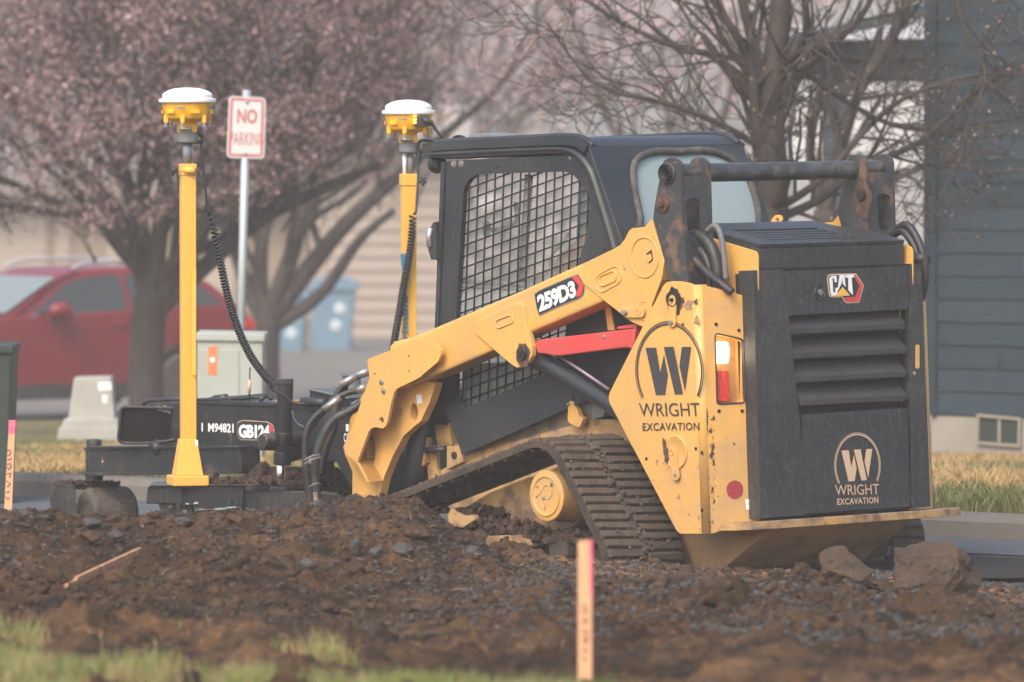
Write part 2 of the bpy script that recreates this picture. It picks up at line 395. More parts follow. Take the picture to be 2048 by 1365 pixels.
def tracks(sign):
    bm = belt()
    if sign < 0: bm = mirror(bm)
    tb = part('track_belt', bm, RUB, LD, smooth=40)
    # inner drive teeth
    bm = bm_new(); F = SY(1.10)
    for i, (p, d) in enumerate(PATH):
        if i % 2: continue
        n = Vector((-d.y, d.x)) ; 
        if (p + n * .05 - SPR).length > (p - SPR).length: n = -n if (Vector((sum(q.x for q in bigpath), sum(q.y for q in bigpath))) / len(bigpath) - p).dot(n) < 0 else n
        c = p + n * .045; M = Matrix.Translation(F.P(c.x, c.y, -.26)) @ Matrix(((-d.x, 0, -n.x, 0), (0, 1, 0, 0), (d.y, 0, n.y, 0), (0, 0, 0, 1)))
        b = box((0, 0, 0), (.032, .12, .055), bevel=.01); b.transform(M); merge(bm, b)
        c2 = p + n * .035; M = Matrix.Translation(F.P(c2.x, c2.y, -.035)) @ M.to_3x3().to_4x4(); b = box((0, 0, 0), (.022, .05, .02), bevel=.004); b.transform(M); merge(bm, b)
    if sign < 0: bm = mirror(bm)
    part('drive_teeth', bm, RUB, tb, smooth=40, kind='stuff')
    # tread lugs: two rows and a steel link pad between
    lug0 = plate0 = None
    for i, (p, d) in enumerate(PATH):
        vis = (sign > 0 and not (p.y < .10 and p.x < -.75)) or (sign < 0 and p.x > -1.0)
        if not vis: continue
        no = Vector((d.y, -d.x))
        for row in range(2):
            yy = 1.10 - (.130 if row == 0 else .390); f = (0, .5)[row]
            q = p + d * .0505 * f + no * .006
            M = Matrix.Translation(Vector((-q.x, sign * yy, q.y))) @ Matrix(((-d.x, 0, -no.x, 0), (0, 1, 0, 0), (d.y, 0, no.y, 0), (0, 0, 0, 1)))
            M = M @ Matrix.Rotation(random.uniform(-.012, .012), 4, 'Z') @ Matrix.Diagonal((random.uniform(.93, 1.05), 1, random.uniform(.8, 1.08), 1))
            if lug0 is None:
                b = box((0, 0, 0), (.042, .225, .024), bevel=.007)
                for v in b.verts:
                    if v.co.z > 0: v.co.x *= .82
                    v.co.x += .006 * math.sin(v.co.y * 16)
                me = bpy.data.meshes.new('tread_lug'); b.to_mesh(me); b.free(); me.materials.append(LUGM)
                lug0 = bpy.data.objects.new('tread_lug', me)
                base = lug0; COL.objects.link(base); base.parent = tb; base.matrix_basis = M
            else: copy_part(lug0, M, tb)
        if i % 2 == 0:
            q = p + d * .02 + no * .004; M = Matrix.Translation(Vector((-q.x, sign * .84, q.y))) @ Matrix(((-d.x, 0, -no.x, 0), (0, 1, 0, 0), (d.y, 0, no.y, 0), (0, 0, 0, 1)))
            if plate0 is None:
                b = box((0, 0, 0), (.05, .035, .012), bevel=.002); me = bpy.data.meshes.new('link_pad'); b.to_mesh(me); b.free(); me.materials.append(PADM)
                plate0 = bpy.data.objects.new('link_pad', me); COL.objects.link(plate0); plate0.parent = tb; plate0.matrix_basis = M
            else: copy_part(plate0, M, tb)
PADM = mat('scuffed_link_pad', (.16, .145, .12), .55, .3, layers=[((.07, .055, .045), 30, .4, .65, .8)])
tracks(1); tracks(-1)
for s in (1, -1):
    for c, r, nm in ((FR, rf, 'front_idler'), (RR, rr_, 'rear_idler')):
        o = Vector((-c.x, s * .98, c.y)); bm = lathe([(.02, .0), (r - .10, .0), (r - .08, .03), (r - .05, .03), (r - .035, 0), (r - .035, -.18), (.02, -.18)], o, (0, s, 0), 36)
        part(nm, bm, RUB, LD, smooth=40)
    for k in range(4):
        c = FR.lerp(RR, .2 + .2 * k); o = Vector((-c.x, s * .98, .035 + .085)); part('track_roller', lathe([(.02, 0), (.07, 0), (.08, -.02), (.08, -.15), (.07, -.17), (.02, -.17)], o, (0, s, 0), 28), RUB, LD, smooth=40)
# drive motor, yellow round cover
F86 = SY(1.03); hc = F86.px(1093, 992); o = F86.P(hc[0], hc[1], 0)
bm = lathe([(0.001, .004), (.088, .004), (.092, .010), (.100, .010), (.104, .003), (.118, .003), (.124, .0), (.126, -.01), (.120, -.05), (.135, -.09), (.135, -.50), (.02, -.50)], o, (0, 1, 0), 48)
mtr = both('drive_motor', bm, YEL, smooth=35)
fm = F86
bm = tube([fm.P(hc[0] + .012 + .034 * math.cos(a), hc[1] + .02 + .034 * math.sin(a), .005) for a in np.linspace(0, 2 * math.pi, 24)], .0035, 6)
tube([fm.P(hc[0] - .05 + .02 * math.cos(a), hc[1] + .03 + .02 * math.sin(a), .005) for a in np.linspace(-1.5, 2.6, 12)], .003, 6, into=bm)
for seg in (((-.07, -.01), (-.05, .015)), ((-.05, -.03), (-.01, -.07)), ((-.01, -.07), (.0, -.02)), ((.0, -.02), (-.035, -.005))):
    tube([fm.P(hc[0] + a, hc[1] + b, .005) for a, b in seg], .003, 6, into=bm)
part('cast_rib', bm, YEL, LD)
for dx, dz in ((.045, .055), (-.012, -.010)): bolt(fm, (hc[0] + dx, hc[1] + dz), .014, .014)
# --- rear belly box with sloping panel, bumper plate
SB = SY(.49)
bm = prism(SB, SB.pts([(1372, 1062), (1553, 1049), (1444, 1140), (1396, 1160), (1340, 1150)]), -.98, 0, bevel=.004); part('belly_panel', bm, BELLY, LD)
RB = RX(-.02)
pl = [(-.70, 0), (.70, 0)]
Fz = Frame(SY(.79).at(1440, 1047), (0, -1, 0), (1, 0, 0), MM)     # horizontal plate
L_, _ = Fz.px(1440, 1047)[0], 0
SBm = SY(.80); ax, zz = SBm.px(1440, 1048)
bm = prism(Frame((0, 0, zz), (-1, 0, 0), (0, -1, 0), MM), rounded([(-.06, -.74), (.12, -.72), (.20, -.55), (.20, .60), (.14, .84), (-.06, .86)], .03), -.038, .0, bevel=.003)
part('bumper_plate', bm, YELD, LD, label='rear bumper plate with chipped yellow edge')
# --- tower side plates (near and far) and chamfered lamp panels
S79 = SY(.79)
tw = S79.pts([(1411, 1068), (1360, 1068)] + [(1352, 1060), (1219, 806), (1217, 797), (1219, 786)] + [(1327, 571), (1333, 565), (1343, 563), (1358, 563), (1380, 567), (1394, 570)])
BR = .04; kx = .712 * BR; zT_, zB_ = tw[-1][1], tw[0][1]; tw[0] = (-kx, tw[0][1]); tw[-1] = (-kx, tw[-1][1])
bm = prism(S79, tw, -.014, 0, bevel=.0015, seg=2); both('tower_plate', bm, YEL)
ch1 = Vector((0, .79, 0)); ch2 = Vector((-.092, .525, 0))
CH = Frame(ch1, (ch2 - ch1), (0, 0, 1), MM)
S79b = SY(.79)
b0 = (kx, zT_); b1 = CH.px(1512, 598); b2 = CH.px(1520, 1044); b3 = (kx, zB_)
hole = rounded(CH.pts([(1430, 667), (1481, 678), (1488, 684), (1489, 806), (1434, 809)]), .018)
bm = prism(CH, [b0, b1, b2, b3], -.012, 0, holes=[hole], bevel=0); lpn = both('lamp_panel', bm, YEL)
bm = tube([Vector((kx, .79 - BR, zB_)), Vector((kx, .79 - BR, zT_))], BR, 32); both('bend_radius', bm, YEL)
# rear flange returning forward beside the black door
# lamp pocket
hp = offset_poly(hole, .01)
bm = prism(CH, hp, -.10, -.012, holes=[hole]); both('lamp_pocket', bm, YEL)
bm = prism(CH, offset_poly(hole, .012), -.115, -.10); both('lamp_pocket_back', bm, YELD)
bm = tube([CH.P(a, b, .001) for a, b in hole], .0045, 6, closed=True); both('lamp_rim', bm, BLKP)
lc = rounded(CH.pts([(1431, 685), (1460, 684), (1463, 700), (1461, 727), (1431, 727)]), .012)
bm = prism(CH, lc, -.05, -.022, bevel=.005, seg=3); both('work_lamp', bm, LAMP, label='lit square work lamp')
lc = rounded(CH.pts([(1433, 742), (1461, 742), (1463, 798), (1461, 803), (1433, 803)]), .006)
bm = prism(CH, lc, -.06, -.020, bevel=.004); both('tail_lamp', bm, TAIL, label='red tail lamp')
for u, v in ((1432, 649), (1477.5, 661), (1438, 822.5), (1484, 822.5)): bolt(CH, CH.px(u, v), .009, .008, GREASE)
rc = CH.px(1469, 979.5); bm = flat(CH, [circ(rc, .044)], .0035); both('reflector', bm, REFL)
bm = flat(CH, [CH.pts([(1490, 999), (1507, 998), (1509, 1018), (1492, 1020)])], .003); part('sticker', bm, DECW, LD)
bm = flat(CH, [CH.pts([(1495, 1009), (1498, 1004), (1502, 1003), (1504, 1008), (1500, 1013), (1497, 1012)])], .0045); part('sticker_mark', bm, mat('green_print', (.30, .42, .08), .6), LD)
# tower face details
def pad(fr, c, r, h, m, name, seg=36):
    bm = lathe([(.001, h * .8), (r * .86, h * .8), (r * .9, h), (r * .97, h), (r, h * .8), (r, 0)], fr.P(c[0], c[1], 0), fr.n, seg); return part(name, bm, m, LD, B=fr.B, smooth=35)
def strap(fr, a, b, r, t0, t1, m, name):
    A, B = Vector(a), Vector(b); d = (B - A).normalized(); n = Vector((-d.y, d.x)); P = []
    a0 = math.atan2(n.y, n.x)
    for k in range(9): q = a0 + math.pi * k / 8; P.append((A.x + r * math.cos(q), A.y + r * math.sin(q)))
    for k in range(9): q = a0 + math.pi + math.pi * k / 8; P.append((B.x + r * math.cos(q), B.y + r * math.sin(q)))
    return part(name, prism(fr, P, t0, t1, bevel=.003), m, LD, B=fr.B)
c = S79.px(1352, 905); pad(S79, c, .083, .010, YEL, 'pivot_cover'); k1 = S79.px(1349, 905); k2 = S79.px(1356, 951)
strap(S79, k1, k2, .026, .008, .018, YEL, 'retainer_strap'); bolt(S79, k2, .020, .022); pad(S79, k1, .014, .022, YEL, 'pin_end', 16)
k1 = S79.px(1348, 600); k2 = S79.px(1347, 645)
bm = flat(S79, [[(k1[0] + .052 * math.cos(t) * (1 + .12 * math.sin(5 * t)), k1[1] + .072 * math.sin(t) * (1 + .1 * math.cos(7 * t)) - .01) for t in np.linspace(0, 6.28, 30)[:-1]]], .003); part('grease_patch', bm, GREASE, LD)
pad(S79, k1, .034, .016, GREASE, 'pivot_pin', 24); strap(S79, k1, k2, .026, .004, .013, YEL, 'retainer_strap'); bolt(S79, k2, .022, .026, STEEL)
bolt(S79, k1, .017, .026, GREASE)
for u, v in ((1293, 918), (1392, 898), (1404, 1021), (1404, 906), (1255, 1000)):
    if u < 1290: continue
    part('bolt_hole', lathe([(.001, .002), (.008, .002), (.009, 0)], S79.P(*S79.px(u, v), .0005), S79.n, 12), GREASE, LD)
def blot(fr, u, v, ru, rv, m=None, t=.0022, seed=1):
    rr = random.Random(seed); c = fr.px(u, v); k = 1 / 400; P = []
    ph = [rr.uniform(0, 6.28) for _ in range(4)]
    for i in range(34):
        a = 2 * math.pi * i / 34; q = 1 + .3 * math.sin(2 * a + ph[0]) + .22 * math.sin(3 * a + ph[1]) + .16 * math.sin(7 * a + ph[2]) + .1 * rr.uniform(-1, 1)
        P.append((c[0] + ru * k * q * math.cos(a), c[1] + rv * k * q * math.sin(a)))
    return part('paint_chip', flat(fr, [P], t), m or RUST, LD, B=fr.B)
WEAR = mat('dull_scuff', (.36, .21, .13), .7, layers=[((.20, .11, .07), 60, .45, .65, .8)])
for i, (u, v, a, b_) in enumerate(((1377, 611, 14, 7), (1392, 604, 4, 6), (1362, 607, 9, 9), (1394, 640, 5, 10), (1366, 650, 3, 5))): blot(S79, u, v, a, b_, WEAR if i in (0, 3) else RUST, seed=i)
for i, (u, v, a, b_) in enumerate(((1426, 838, 5, 2.5), (1421, 862, 3, 6), (1425, 898, 3.5, 10), (1423, 911, 5.5, 5), (1427, 924, 2, 5), (1425, 980, 1.8, 8), (1428, 1003, 2.5, 3), (1424, 1045, 1.5, 3), (1414, 840, 1.2, 26), (1468, 888, 2, 2), (1496, 622, 2, 2))): blot(CH, u, v, a, b_, RUST, seed=20 + i)
for i, (u, v, a, b_) in enumerate(((1335, 905, 8, 22), (1358, 994, 3, 6), (1314, 925, 3, 5), (1379, 1030, 3, 3), (1398, 1036, 3, 4))): blot(S79, u, v, a, b_, RUST if i == 0 else WEAR, .0105 if i == 0 else .0022, seed=50 + i)
rr = random.Random(5); bm = bm_new()
for k in range(150):
    if k < 90: u = 1424 + rr.gauss(0, 5); v = rr.uniform(830, 1055); fr = CH
    elif k < 120: u = rr.gauss(1380, 12); v = rr.gauss(610, 9); fr = S79
    else: u = rr.uniform(1290, 1400); v = rr.uniform(900, 1060); fr = S79
    if fr is CH and u < 1416: continue
    c = fr.px(u, v); q = rr.uniform(.0010, .0034); n = rr.randint(5, 8)
    flat(fr, [[(c[0] + q * rr.uniform(.5, 1.3) * math.cos(2 * math.pi * i / n), c[1] + q * rr.uniform(.6, 1.9) * math.sin(2 * math.pi * i / n)) for i in range(n)]], .0021, into=bm)
part('paint_specks', bm, RUST, LD, kind='stuff')
# --- W logo
cen = S79.px(1339.4, 742.4); RAD = .25
def Lp(*L): return [((a - cen[0]) / RAD, (b - cen[1]) / RAD) for a, b in S79.pts(zL(*L))]
wp = [Lp((1283, 640), (1377, 637), (1412, 865), (1447, 700), (1482, 885), (1457, 1060), (1375, 1062)), Lp((1445, 632), (1533, 630), (1617, 1055), (1545, 1057)), Lp((1608, 632), (1690, 630), (1635, 1025), (1585, 805))]
def logo(fr, c, r, m, t, bl, br, tl, bl2, br2, tl2, nm):
    P = [[(c[0] + a * r, c[1] + b * r) for a, b in q] for q in wp]
    P += [ring_poly(c, r * .905, r * .945, -32.5, 212.5), ring_poly(c, r * .965, r * .985, -33, 213)]
    bm = flat(fr, P, t); part('logo', bm, m, LD, label=nm)
    part('lettering', text_on(fr, 'WRIGHT', bl, br, tl, t, .0), m, LD); part('lettering', text_on(fr, 'EXCAVATION', bl2, br2, tl2, t, .016, 1.08), m, LD)
a = zC((190, 549), (474, 548), (184, 486)); b = zC((203, 617), (470, 614), (202, 580))
logo(S79, cen, RAD * .985, DECK, .0035, a[0], a[1], a[2], b[0], b[1], b[2], 'black W emblem in an open ring on the yellow tower')
# --- rear door
DX = -.16; RD = RX(DX)
dz0 = RD.px(1521, 1037)[1]; dzT = RD.px(1507, 541)[1]
bez = RD.pts([(1506, 541), (1843, 527), (1861, 1014), (1522, 1037)])
rec = RD.pts(zK((598, 503), (1520, 468)) + [(1820, 1016), (1608, 1031)] + zC((970, 745), (880, 20)))
rec2 = RD.pts([(1565, 540), (1818, 529), (1824, 1016), (1608, 1031), (1608, 915), (1576, 620)])
bm = prism(RD, bez, -.10, 0, holes=[offset_poly(rec2, .0)]); part('rear_door_frame', bm, BLKP, LD, label='black plastic door surround with scuffed corners')
bm = prism(RD, offset_poly(bez, -.015), -.14, -.09); part('rear_door_back', bm, DARK, LD)
g = .004
topp = offset_poly(RD.pts([(1565, 540), (1818, 529), (1822, 612), (1816, 622), (1577, 634)]), -g)
bm = prism(RD, topp, -.10, -.004, bevel=.006, seg=3); part('upper_door_panel', bm, BLKP, LD)
lowp = offset_poly(RD.pts([(1605, 828), (1814, 815), (1818, 820), (1824, 1016), (1608, 1031)]), -g)
bm = prism(RD, lowp, -.10, -.004, bevel=.006, seg=3); part('lower_door_panel', bm, BLKP, LD)
# grille backing and louvres
bm = prism(RD, RD.pts([(1574, 630), (1818, 616), (1822, 822), (1604, 832)]), -.10, -.085); part('grille_backing', bm, DARK, LD)
NET = mat('grille_mesh', (.014, .015, .016), .6, layers=[((.085, .075, .062), 260, .46, .64, .8), ((.055, .048, .04), 6, .45, .7, .6)], bump=(300, .6, .004))
yl = [662, 711, 758, 805]
xl = [(1582, 1812), (1588, 1813), (1594, 1814), (1600, 1815)]
for i, (v, (ua, ub)) in enumerate(zip(yl, xl)):
    a0, b0 = RD.px(ua, v + 5); a1, b1 = RD.px(ub, v - 6)
    h = .105; ln = a1 - a0; bm = bm_new()
    prof = [(-.085, h * .95), (-.07, h), (-.008, .038), (-.004, .030), (-.004, .006), (-.012, .0), (-.03, .0), (-.03, .02)]
    fr = Frame(RD.P(a0, b0, 0), RD.n, (0, 0, 1), MM)   # profile in n,z swept along e1
    dirv = (RD.P(a1, b1, 0) - RD.P(a0, b0, 0))
    V0 = [bm.verts.new(RD.P(a0, b0 + z - .01, n)) for n, z in prof]; V1 = [bm.verts.new(RD.P(a1, b0 + z - .01 + (b1 - b0), n)) for n, z in prof]
    bm.faces.new(V0); bm.faces.new(V1[::-1])
    for k in range(len(prof)): bm.faces.new((V0[k], V0[(k + 1) % len(prof)], V1[(k + 1) % len(prof)], V1[k]))
    bmesh.ops.recalc_face_normals(bm, faces=bm.faces); bevel_sharp(bm, .002)
    part('louvre', bm, NET, LD)
part('door_lock', lathe([(.001, .004), (.018, .004), (.020, 0), (.030, .0), (.033, .004), (.036, -.006)], RD.P(*RD.px(1639, 585), .002), RD.n, 28), BLKP, LD, smooth=30)
part('lock_barrel', lathe([(.001, .004), (.014, .004), (.016, 0)], RD.P(*RD.px(1640, 585.5), .006), RD.n, 20), GREYP, LD)
bm = prism(RD, rounded(RD.pts(zC((1484, 212), (1502, 210), (1502, 322), (1484, 324))), .01), .0005, .003); part('door_slot', bm, YEL, LD)
bolt(RD, RD.px(1828.5, 747), .010, .008, STEEL)
# CAT hexagon badge
RDt = RX(DX + .004)
def bp(*L): return RDt.pts(zB(*L))
base = bp((462, 935), (470, 910), (485, 905), (640, 902), (688, 973), (686, 985), (659, 1080), (585, 1084), (570, 1075), (556, 1048), (495, 1048), (476, 1040))
bm = flat(RDt, [base], .004); part('badge', bm, DECT, LD)
bm = flat(RDt, [offset_poly(base, -.007)], .0055); part('badge_plate', bm, BLKP, LD)
bm = flat(RDt, [bp((622, 912), (637, 910), (679, 976), (654, 1072), (584, 1076), (568, 1053), (578, 1048), (632, 1044), (658, 978)) ], .007); part('badge_arrow', bm, DECR, LD)
bm = flat(RDt, [bp((555, 984), (600, 1036), (508, 1040))], .0085); part('badge_triangle', bm, DECY, LD)
cpol = bp((484, 918), (513, 915), (519, 925), (520, 955), (504, 956), (503, 932), (493, 932), (498, 1018), (510, 1016), (510, 990), (523, 988), (524, 1018), (515, 1035), (492, 1040), (482, 1030), (472, 935))
apol = bp((536, 912), (566, 911), (574, 985), (556, 966), (551, 930), (548, 962), (531, 1000), (521, 1012))
tpol = bp((571, 911), (623, 909), (624, 926), (609, 927), (618, 1033), (603, 1020), (588, 1002), (588, 928), (572, 928))
bm = flat(RDt, [cpol, apol, tpol], .0085); part('badge_letters', bm, DECW, LD)
rc = RDt.px(1714, 931)
a = zC((1106, 921), (1312, 915), (1103, 872)); b = zC((1114, 966), (1308, 957), (1113, 936))
logo(RDt, rc, .163, DECT, .004, a[0], a[1], a[2], b[0], b[1], b[2], 'tan W emblem in an open ring on the lower door panel')
# --- hood
SH = SY(.50)
hood = SH.pts([(1517, 540), (1517, 497), (1418, 468)]); tp = hood[2]
hood = hood + [(tp[0] - .28, tp[1] + .055), (tp[0] - .70, tp[1] + .055), (tp[0] - .70, tp[1] - .6), (.0, tp[1] - .6), (.0, hood[0][1])]
bm = prism(SH, hood, -1.0, 0, bevel=.008, seg=3); part('engine_hood', bm, BLKP, LD)
HA = Vector(hood[1]); HB = Vector(hood[2]); hd = (HB - HA).normalized()
up3 = Vector((-hd.x, 0, hd.y)); HF = Frame(SH.P(HA.x, HA.y, 0), (0, -1, 0), up3, MM)   # hood top plane: a across, b forward/up
L2 = (HB - HA).length
fr_out = [(.0, .0), (1.0, .0), (1.0, L2 + .0), (.0, L2 + .0)]
bm = prism(HF, fr_out, .0005, .020, holes=[[(.13, .045), (.80, .045), (.72, L2 - .015), (.13, L2 - .015)]]); bevel_sharp(bm, .003); part('hood_frame', bm, BLKP, LD)
part('hood_grille_backing', prism(HF, [(.13, .045), (.80, .045), (.72, L2 - .015), (.13, L2 - .015)], .0002, .0012), DARK, LD)
for k in range(5):
    b0 = .06 + k * (L2 - .08) / 5
    bm = prism(HF, [(.135, b0), (.78 - .015 * k, b0), (.77 - .015 * k, b0 + .030), (.135, b0 + .036)], .002, .017, bevel=.004); part('hood_slat', bm, BLKP, LD)
# yellow side fenders beside the hood
SF = SY(.535)
fen = SF.pts([(1516, 640), (1516, 512), (1512, 503), (1418, 475), (1330, 458), (1330, 700)])
bm = prism(SF, rounded(fen, .01), -.008, 0, bevel=.002); both('hood_fender', bm, YEL)
# lifting eye on the far side
lf = SY(-.45); bm = prism(lf, rounded(lf.pts([(1538, 452), (1545, 436), (1552, 430), (1560, 431), (1564, 438), (1562, 446), (1558, 453)]), .008), -.012, 0, holes=[circ(lf.px(1554.5, 440.5), .012, 12)]); part('lifting_eye', bm, YEL, LD)
# --- arm rear uprights (black), roll bar
def upright(t0, t1):
    F = SY(.735)
    out = F.pts(zA((425, 265), (440, 240), (465, 226), (490, 223), (520, 235), (540, 255), (549, 280), (560, 700), (580, 900), (602, 1075)) + [(1372, 700), (1340, 700)] + zA((478, 1065), (440, 930), (405, 800), (362, 640), (370, 560), (395, 420), (412, 330)))
    return F, out
F, out = upright(0, 0)
bc = F.px(1336, 347); br_ = .047
bm = prism(F, out, -.022, 0, holes=[circ(bc, .036, 20)], bevel=.003); both('upright_plate', bm, RUSTBLK)
bm = prism(F, out, -.205, -.183, bevel=.003); both('upright_plate', bm, RUSTBLK)
bz = [F.px(1362, 352), F.px(1370, 566)]
xr = F.px(1364, 440)[0]
zt, zb = F.px(1362, 352)[1], F.px(1370, 590)[1]
RW = RX(-xr - .004, MM); sl0, sl1 = RW.px(1373, 397), RW.px(1405, 470)
yo = -.713; yi = -.552
shole = rounded([(sl0[0], sl1[1]), (sl1[0], sl1[1]), (sl1[0], sl0[1]), (sl0[0], sl0[1])], .04, 6)
lean = (F.px(1376, 563)[0] - F.px(1362, 352)[0])
def shear(bm, fr, zc, k):
    for v in bm.verts:
        v.co += Vector((-(zc - v.co.z) * k, 0, 0))
    return bm
bm = prism(RW, [(yo, zb), (yi, zb), (yi, zt), (yo, zt)], -.012, 0, holes=[shole]); shear(bm, RW, (zt + zb) / 2, lean / (zt - zb) * 1.0); both('upright_web', bm, RUSTBLK)
bm = flat(RW, [[(x + random.uniform(-.004, .004), z) for x, z in offset_poly(shole, .012)]], .001)
bm.free()
tb3 = [Vector((-bc[0], y, bc[1])) for y in (-.76, .76)]
bm = tube(tb3, .046, 24, cap=False); tube(tb3, .034, 24, into=bm, cap=False)
part('roll_bar', bm, mat('scuffed_bar', (.032, .034, .037), .45, layers=[((.17, .14, .10), (60, 12, 12), .52, .66, .55), ((.10, .10, .10), 6, .5, .7, .5), ((.22, .2, .18), (40, 40, 40), .70, .74, .6)], bump=(60, .3, .004)), LD)
for s in (1, -1):
    bm = tube([Vector((-bc[0] + .047 * math.cos(t), s * .738, bc[1] + .047 * math.sin(t))) for t in np.linspace(0, 2 * math.pi, 25)[:-1]], .009, 8, closed=True); part('bar_collar', bm, RUSTBLK, LD)
bm = lathe([(.001, 0), (.036, 0)], Vector((-bc[0], .70, bc[1])), (0, 1, 0), 20); part('bar_bore', bm, DARK, LD)
pc = F.px(1326, 407)
bm = lathe([(.001, .030), (.020, .030), (.022, .026), (.024, .012), (.044, .010), (.048, 0)], F.P(*pc, 0), F.n, 24); both('pivot_bolt', bm, RUST, smooth=35)
bm = prism(F, offset_poly(out[-6:] + [F.px(1350, 430), F.px(1345, 520)], .0), -.03, -.023); bm.free()
# inner side rust patch/pivot visible on far upright
Ff = SY(-.52); pf = Ff.px(1725, 390)
bm = lathe([(.001, .022), (.026, .020), (.030, .004), (.034, 0)], Ff.P(*pf, 0), Ff.n, 16); part('pivot_bolt', bm, GREASE, LD)
bm = flat(Ff, [[(pf[0] + .062 * math.cos(t) * (1 + .12 * math.sin(4 * t + 1)), pf[1] - .02 + .10 * math.sin(t) * (1 + .08 * math.cos(5 * t))) for t in np.linspace(0, 6.28, 30)[:-1]]], .002); part('rust_patch', bm, RUST, LD)
# --- lift arms
SA = SY(.72); AT = .15
beam = SA.pts([(778, 690), (840, 668), (1038, 583), (1170, 524), (1290, 480), (1300, 560), (1215, 600), (1065, 664), (990, 700), (869, 752), (793, 780), (775, 740)])
bm = prism(SA, beam, -AT, 0, bevel=.022, seg=4); both('lift_arm_beam', bm, YEL, smooth=25)
rear = SA.pts([(1170, 527), (1232, 497), (1243, 490), (1252, 478), (1260, 462), (1266, 457), (1292, 454), (1305, 438), (1318, 480), (1331, 522), (1325, 560), (1306, 610), (1296, 648), (1289, 655), (1266, 645), (1204, 597), (1172, 570)])
bm = prism(SA, rear, -AT - .01, .008, bevel=.004, seg=3); both('arm_rear_plate', bm, YEL)
brk = SA.pts([(952, 646), (1027, 608.5), (1044, 606), (1052, 613), (1056.7, 650), (1067, 692), (1067, 712), (1060, 725), (1048, 734), (1036, 736), (1023, 727), (990, 699), (954, 668)])
bm = prism(SA, brk, -.02, .012, bevel=.005, seg=3); both('cylinder_bracket', bm, YEL)
def emboss(u0, v0, u1, v1, w, m=YEL, nm='embossed_slot', t=.013):
    A, B = Vector(SA.px(u0, v0)), Vector(SA.px(u1, v1)); d = (B - A).normalized(); n = Vector((-d.y, d.x)); P = []; a0 = math.atan2(n.y, n.x)
    for k in range(9): q = a0 + math.pi * k / 8; P.append(SA.P(A.x + w * math.cos(q), A.y + w * math.sin(q), t))
    for k in range(9): q = a0 + math.pi + math.pi * k / 8; P.append(SA.P(B.x + w * math.cos(q), B.y + w * math.sin(q), t))
    part(nm, tube(P, .005, 8, closed=True), m, LD)
emboss(1001, 648, 1024, 639, .021); emboss(1208, 562, 1228, 553, .026, t=.009)
emboss(1206, 566, 1233, 551, .045, t=.008)
cc = SA.px(1292, 515); part('embossed_ring', tube([SA.P(cc[0] + .098 * math.cos(t), cc[1] + .098 * math.sin(t), .009) for t in np.linspace(0, 2 * math.pi, 40)[:-1]], .005, 8, closed=True), YEL, LD)
bm = prism(SA, rounded(SA.pts([(1296, 507), (1306, 500), (1309, 520), (1302, 527), (1297, 520)]), .004), .008, .012, bevel=.001); part('keeper_slot', bm, BLK, LD)
bm = prism(SA, rounded(SA.pts([(1297, 511), (1306, 507), (1308, 519), (1302, 525), (1297, 520)]), .004), .012, .016, bevel=.001); part('keeper_tab', bm, YEL, LD)
pc = SA.px(1050, 706); bm = flat(SA, [[(pc[0] + .050 * math.cos(t) * (1 + .15 * math.sin(4 * t)), pc[1] - .012 + .062 * math.sin(t) * (1 + .1 * math.cos(6 * t))) for t in np.linspace(0, 6.28, 26)[:-1]]], .0135); part('grease_patch', bm, RUST, LD)
bm = lathe([(.001, .026), (.012, .026), (.014, .020), (.030, .020), (.034, .012), (.036, 0)], SA.P(*pc, .012), SA.n, 24); part('pivot_pin', bm, GREASE, LD)
for u, v in ((1047, 500), (1254, 551), (1241, 547)): pass
k1, k2 = SA.px(1288, 625), SA.px(1259, 625); pad(SA, SA.px(1293, 622), .050, .012, YEL, 'pin_boss', 24)
strap(SA, k1, k2, .026, .014, .024, YEL, 'retainer_strap'); bolt(SA, k2, .027, .046, STEEL); pad(SA, SA.px(1284, 625), .016, .027, YEL, 'pin_end', 16)
# 259D3 badge, slanted along the arm
e = [(1080, 629), (1158, 597), (1073, 588)]
bg_ = SA.pts([(1071, 590), (1080, 583), (1137, 558), (1157, 551), (1169, 572), (1167, 587), (1160, 595), (1122, 610), (1087, 626), (1080, 629), (1076, 618)])
bm = flat(SA, [offset_poly(bg_, .006)], .0035); part('badge_edge', bm, GREYP, LD)
bm = flat(SA, [SA.pts([(1146, 556), (1156, 551), (1169, 571), (1165, 590), (1157, 595), (1153, 591), (1160, 572)])], .0065); part('badge_arrow', bm, DECR, LD)
bm = flat(SA, [bg_], .005); part('badge_plate', bm, BLK, LD)
part('badge_letters', text_on(SA, '259D3', (1081, 626), (1156, 594), (1075, 592), .0075, .05, .92), DECW, LD)
# front of the arm: outer flange and inner drop plate
S76 = SY(.77)
fl = S76.pts(zJ((205, 152), (222, 140), (370, 85), (570, 15), (680, 12), (735, 35), (765, 80), (765, 115), (740, 168), (600, 288), (520, 328), (430, 370), (410, 400), (385, 490), (360, 620), (345, 658), (322, 673), (270, 662), (235, 672), (215, 700), (130, 930), (205, 1078)))
fl2 = S76.pts(zJ((118, 925), (40, 862), (24, 812), (100, 640), (225, 290)))
bm = prism(S76, fl + fl2, -.018, 0, holes=[circ(S76.px(*zJ((314, 610))[0]), .017, 14)], bevel=.004, seg=3)
both('arm_flange', bm, YEL)
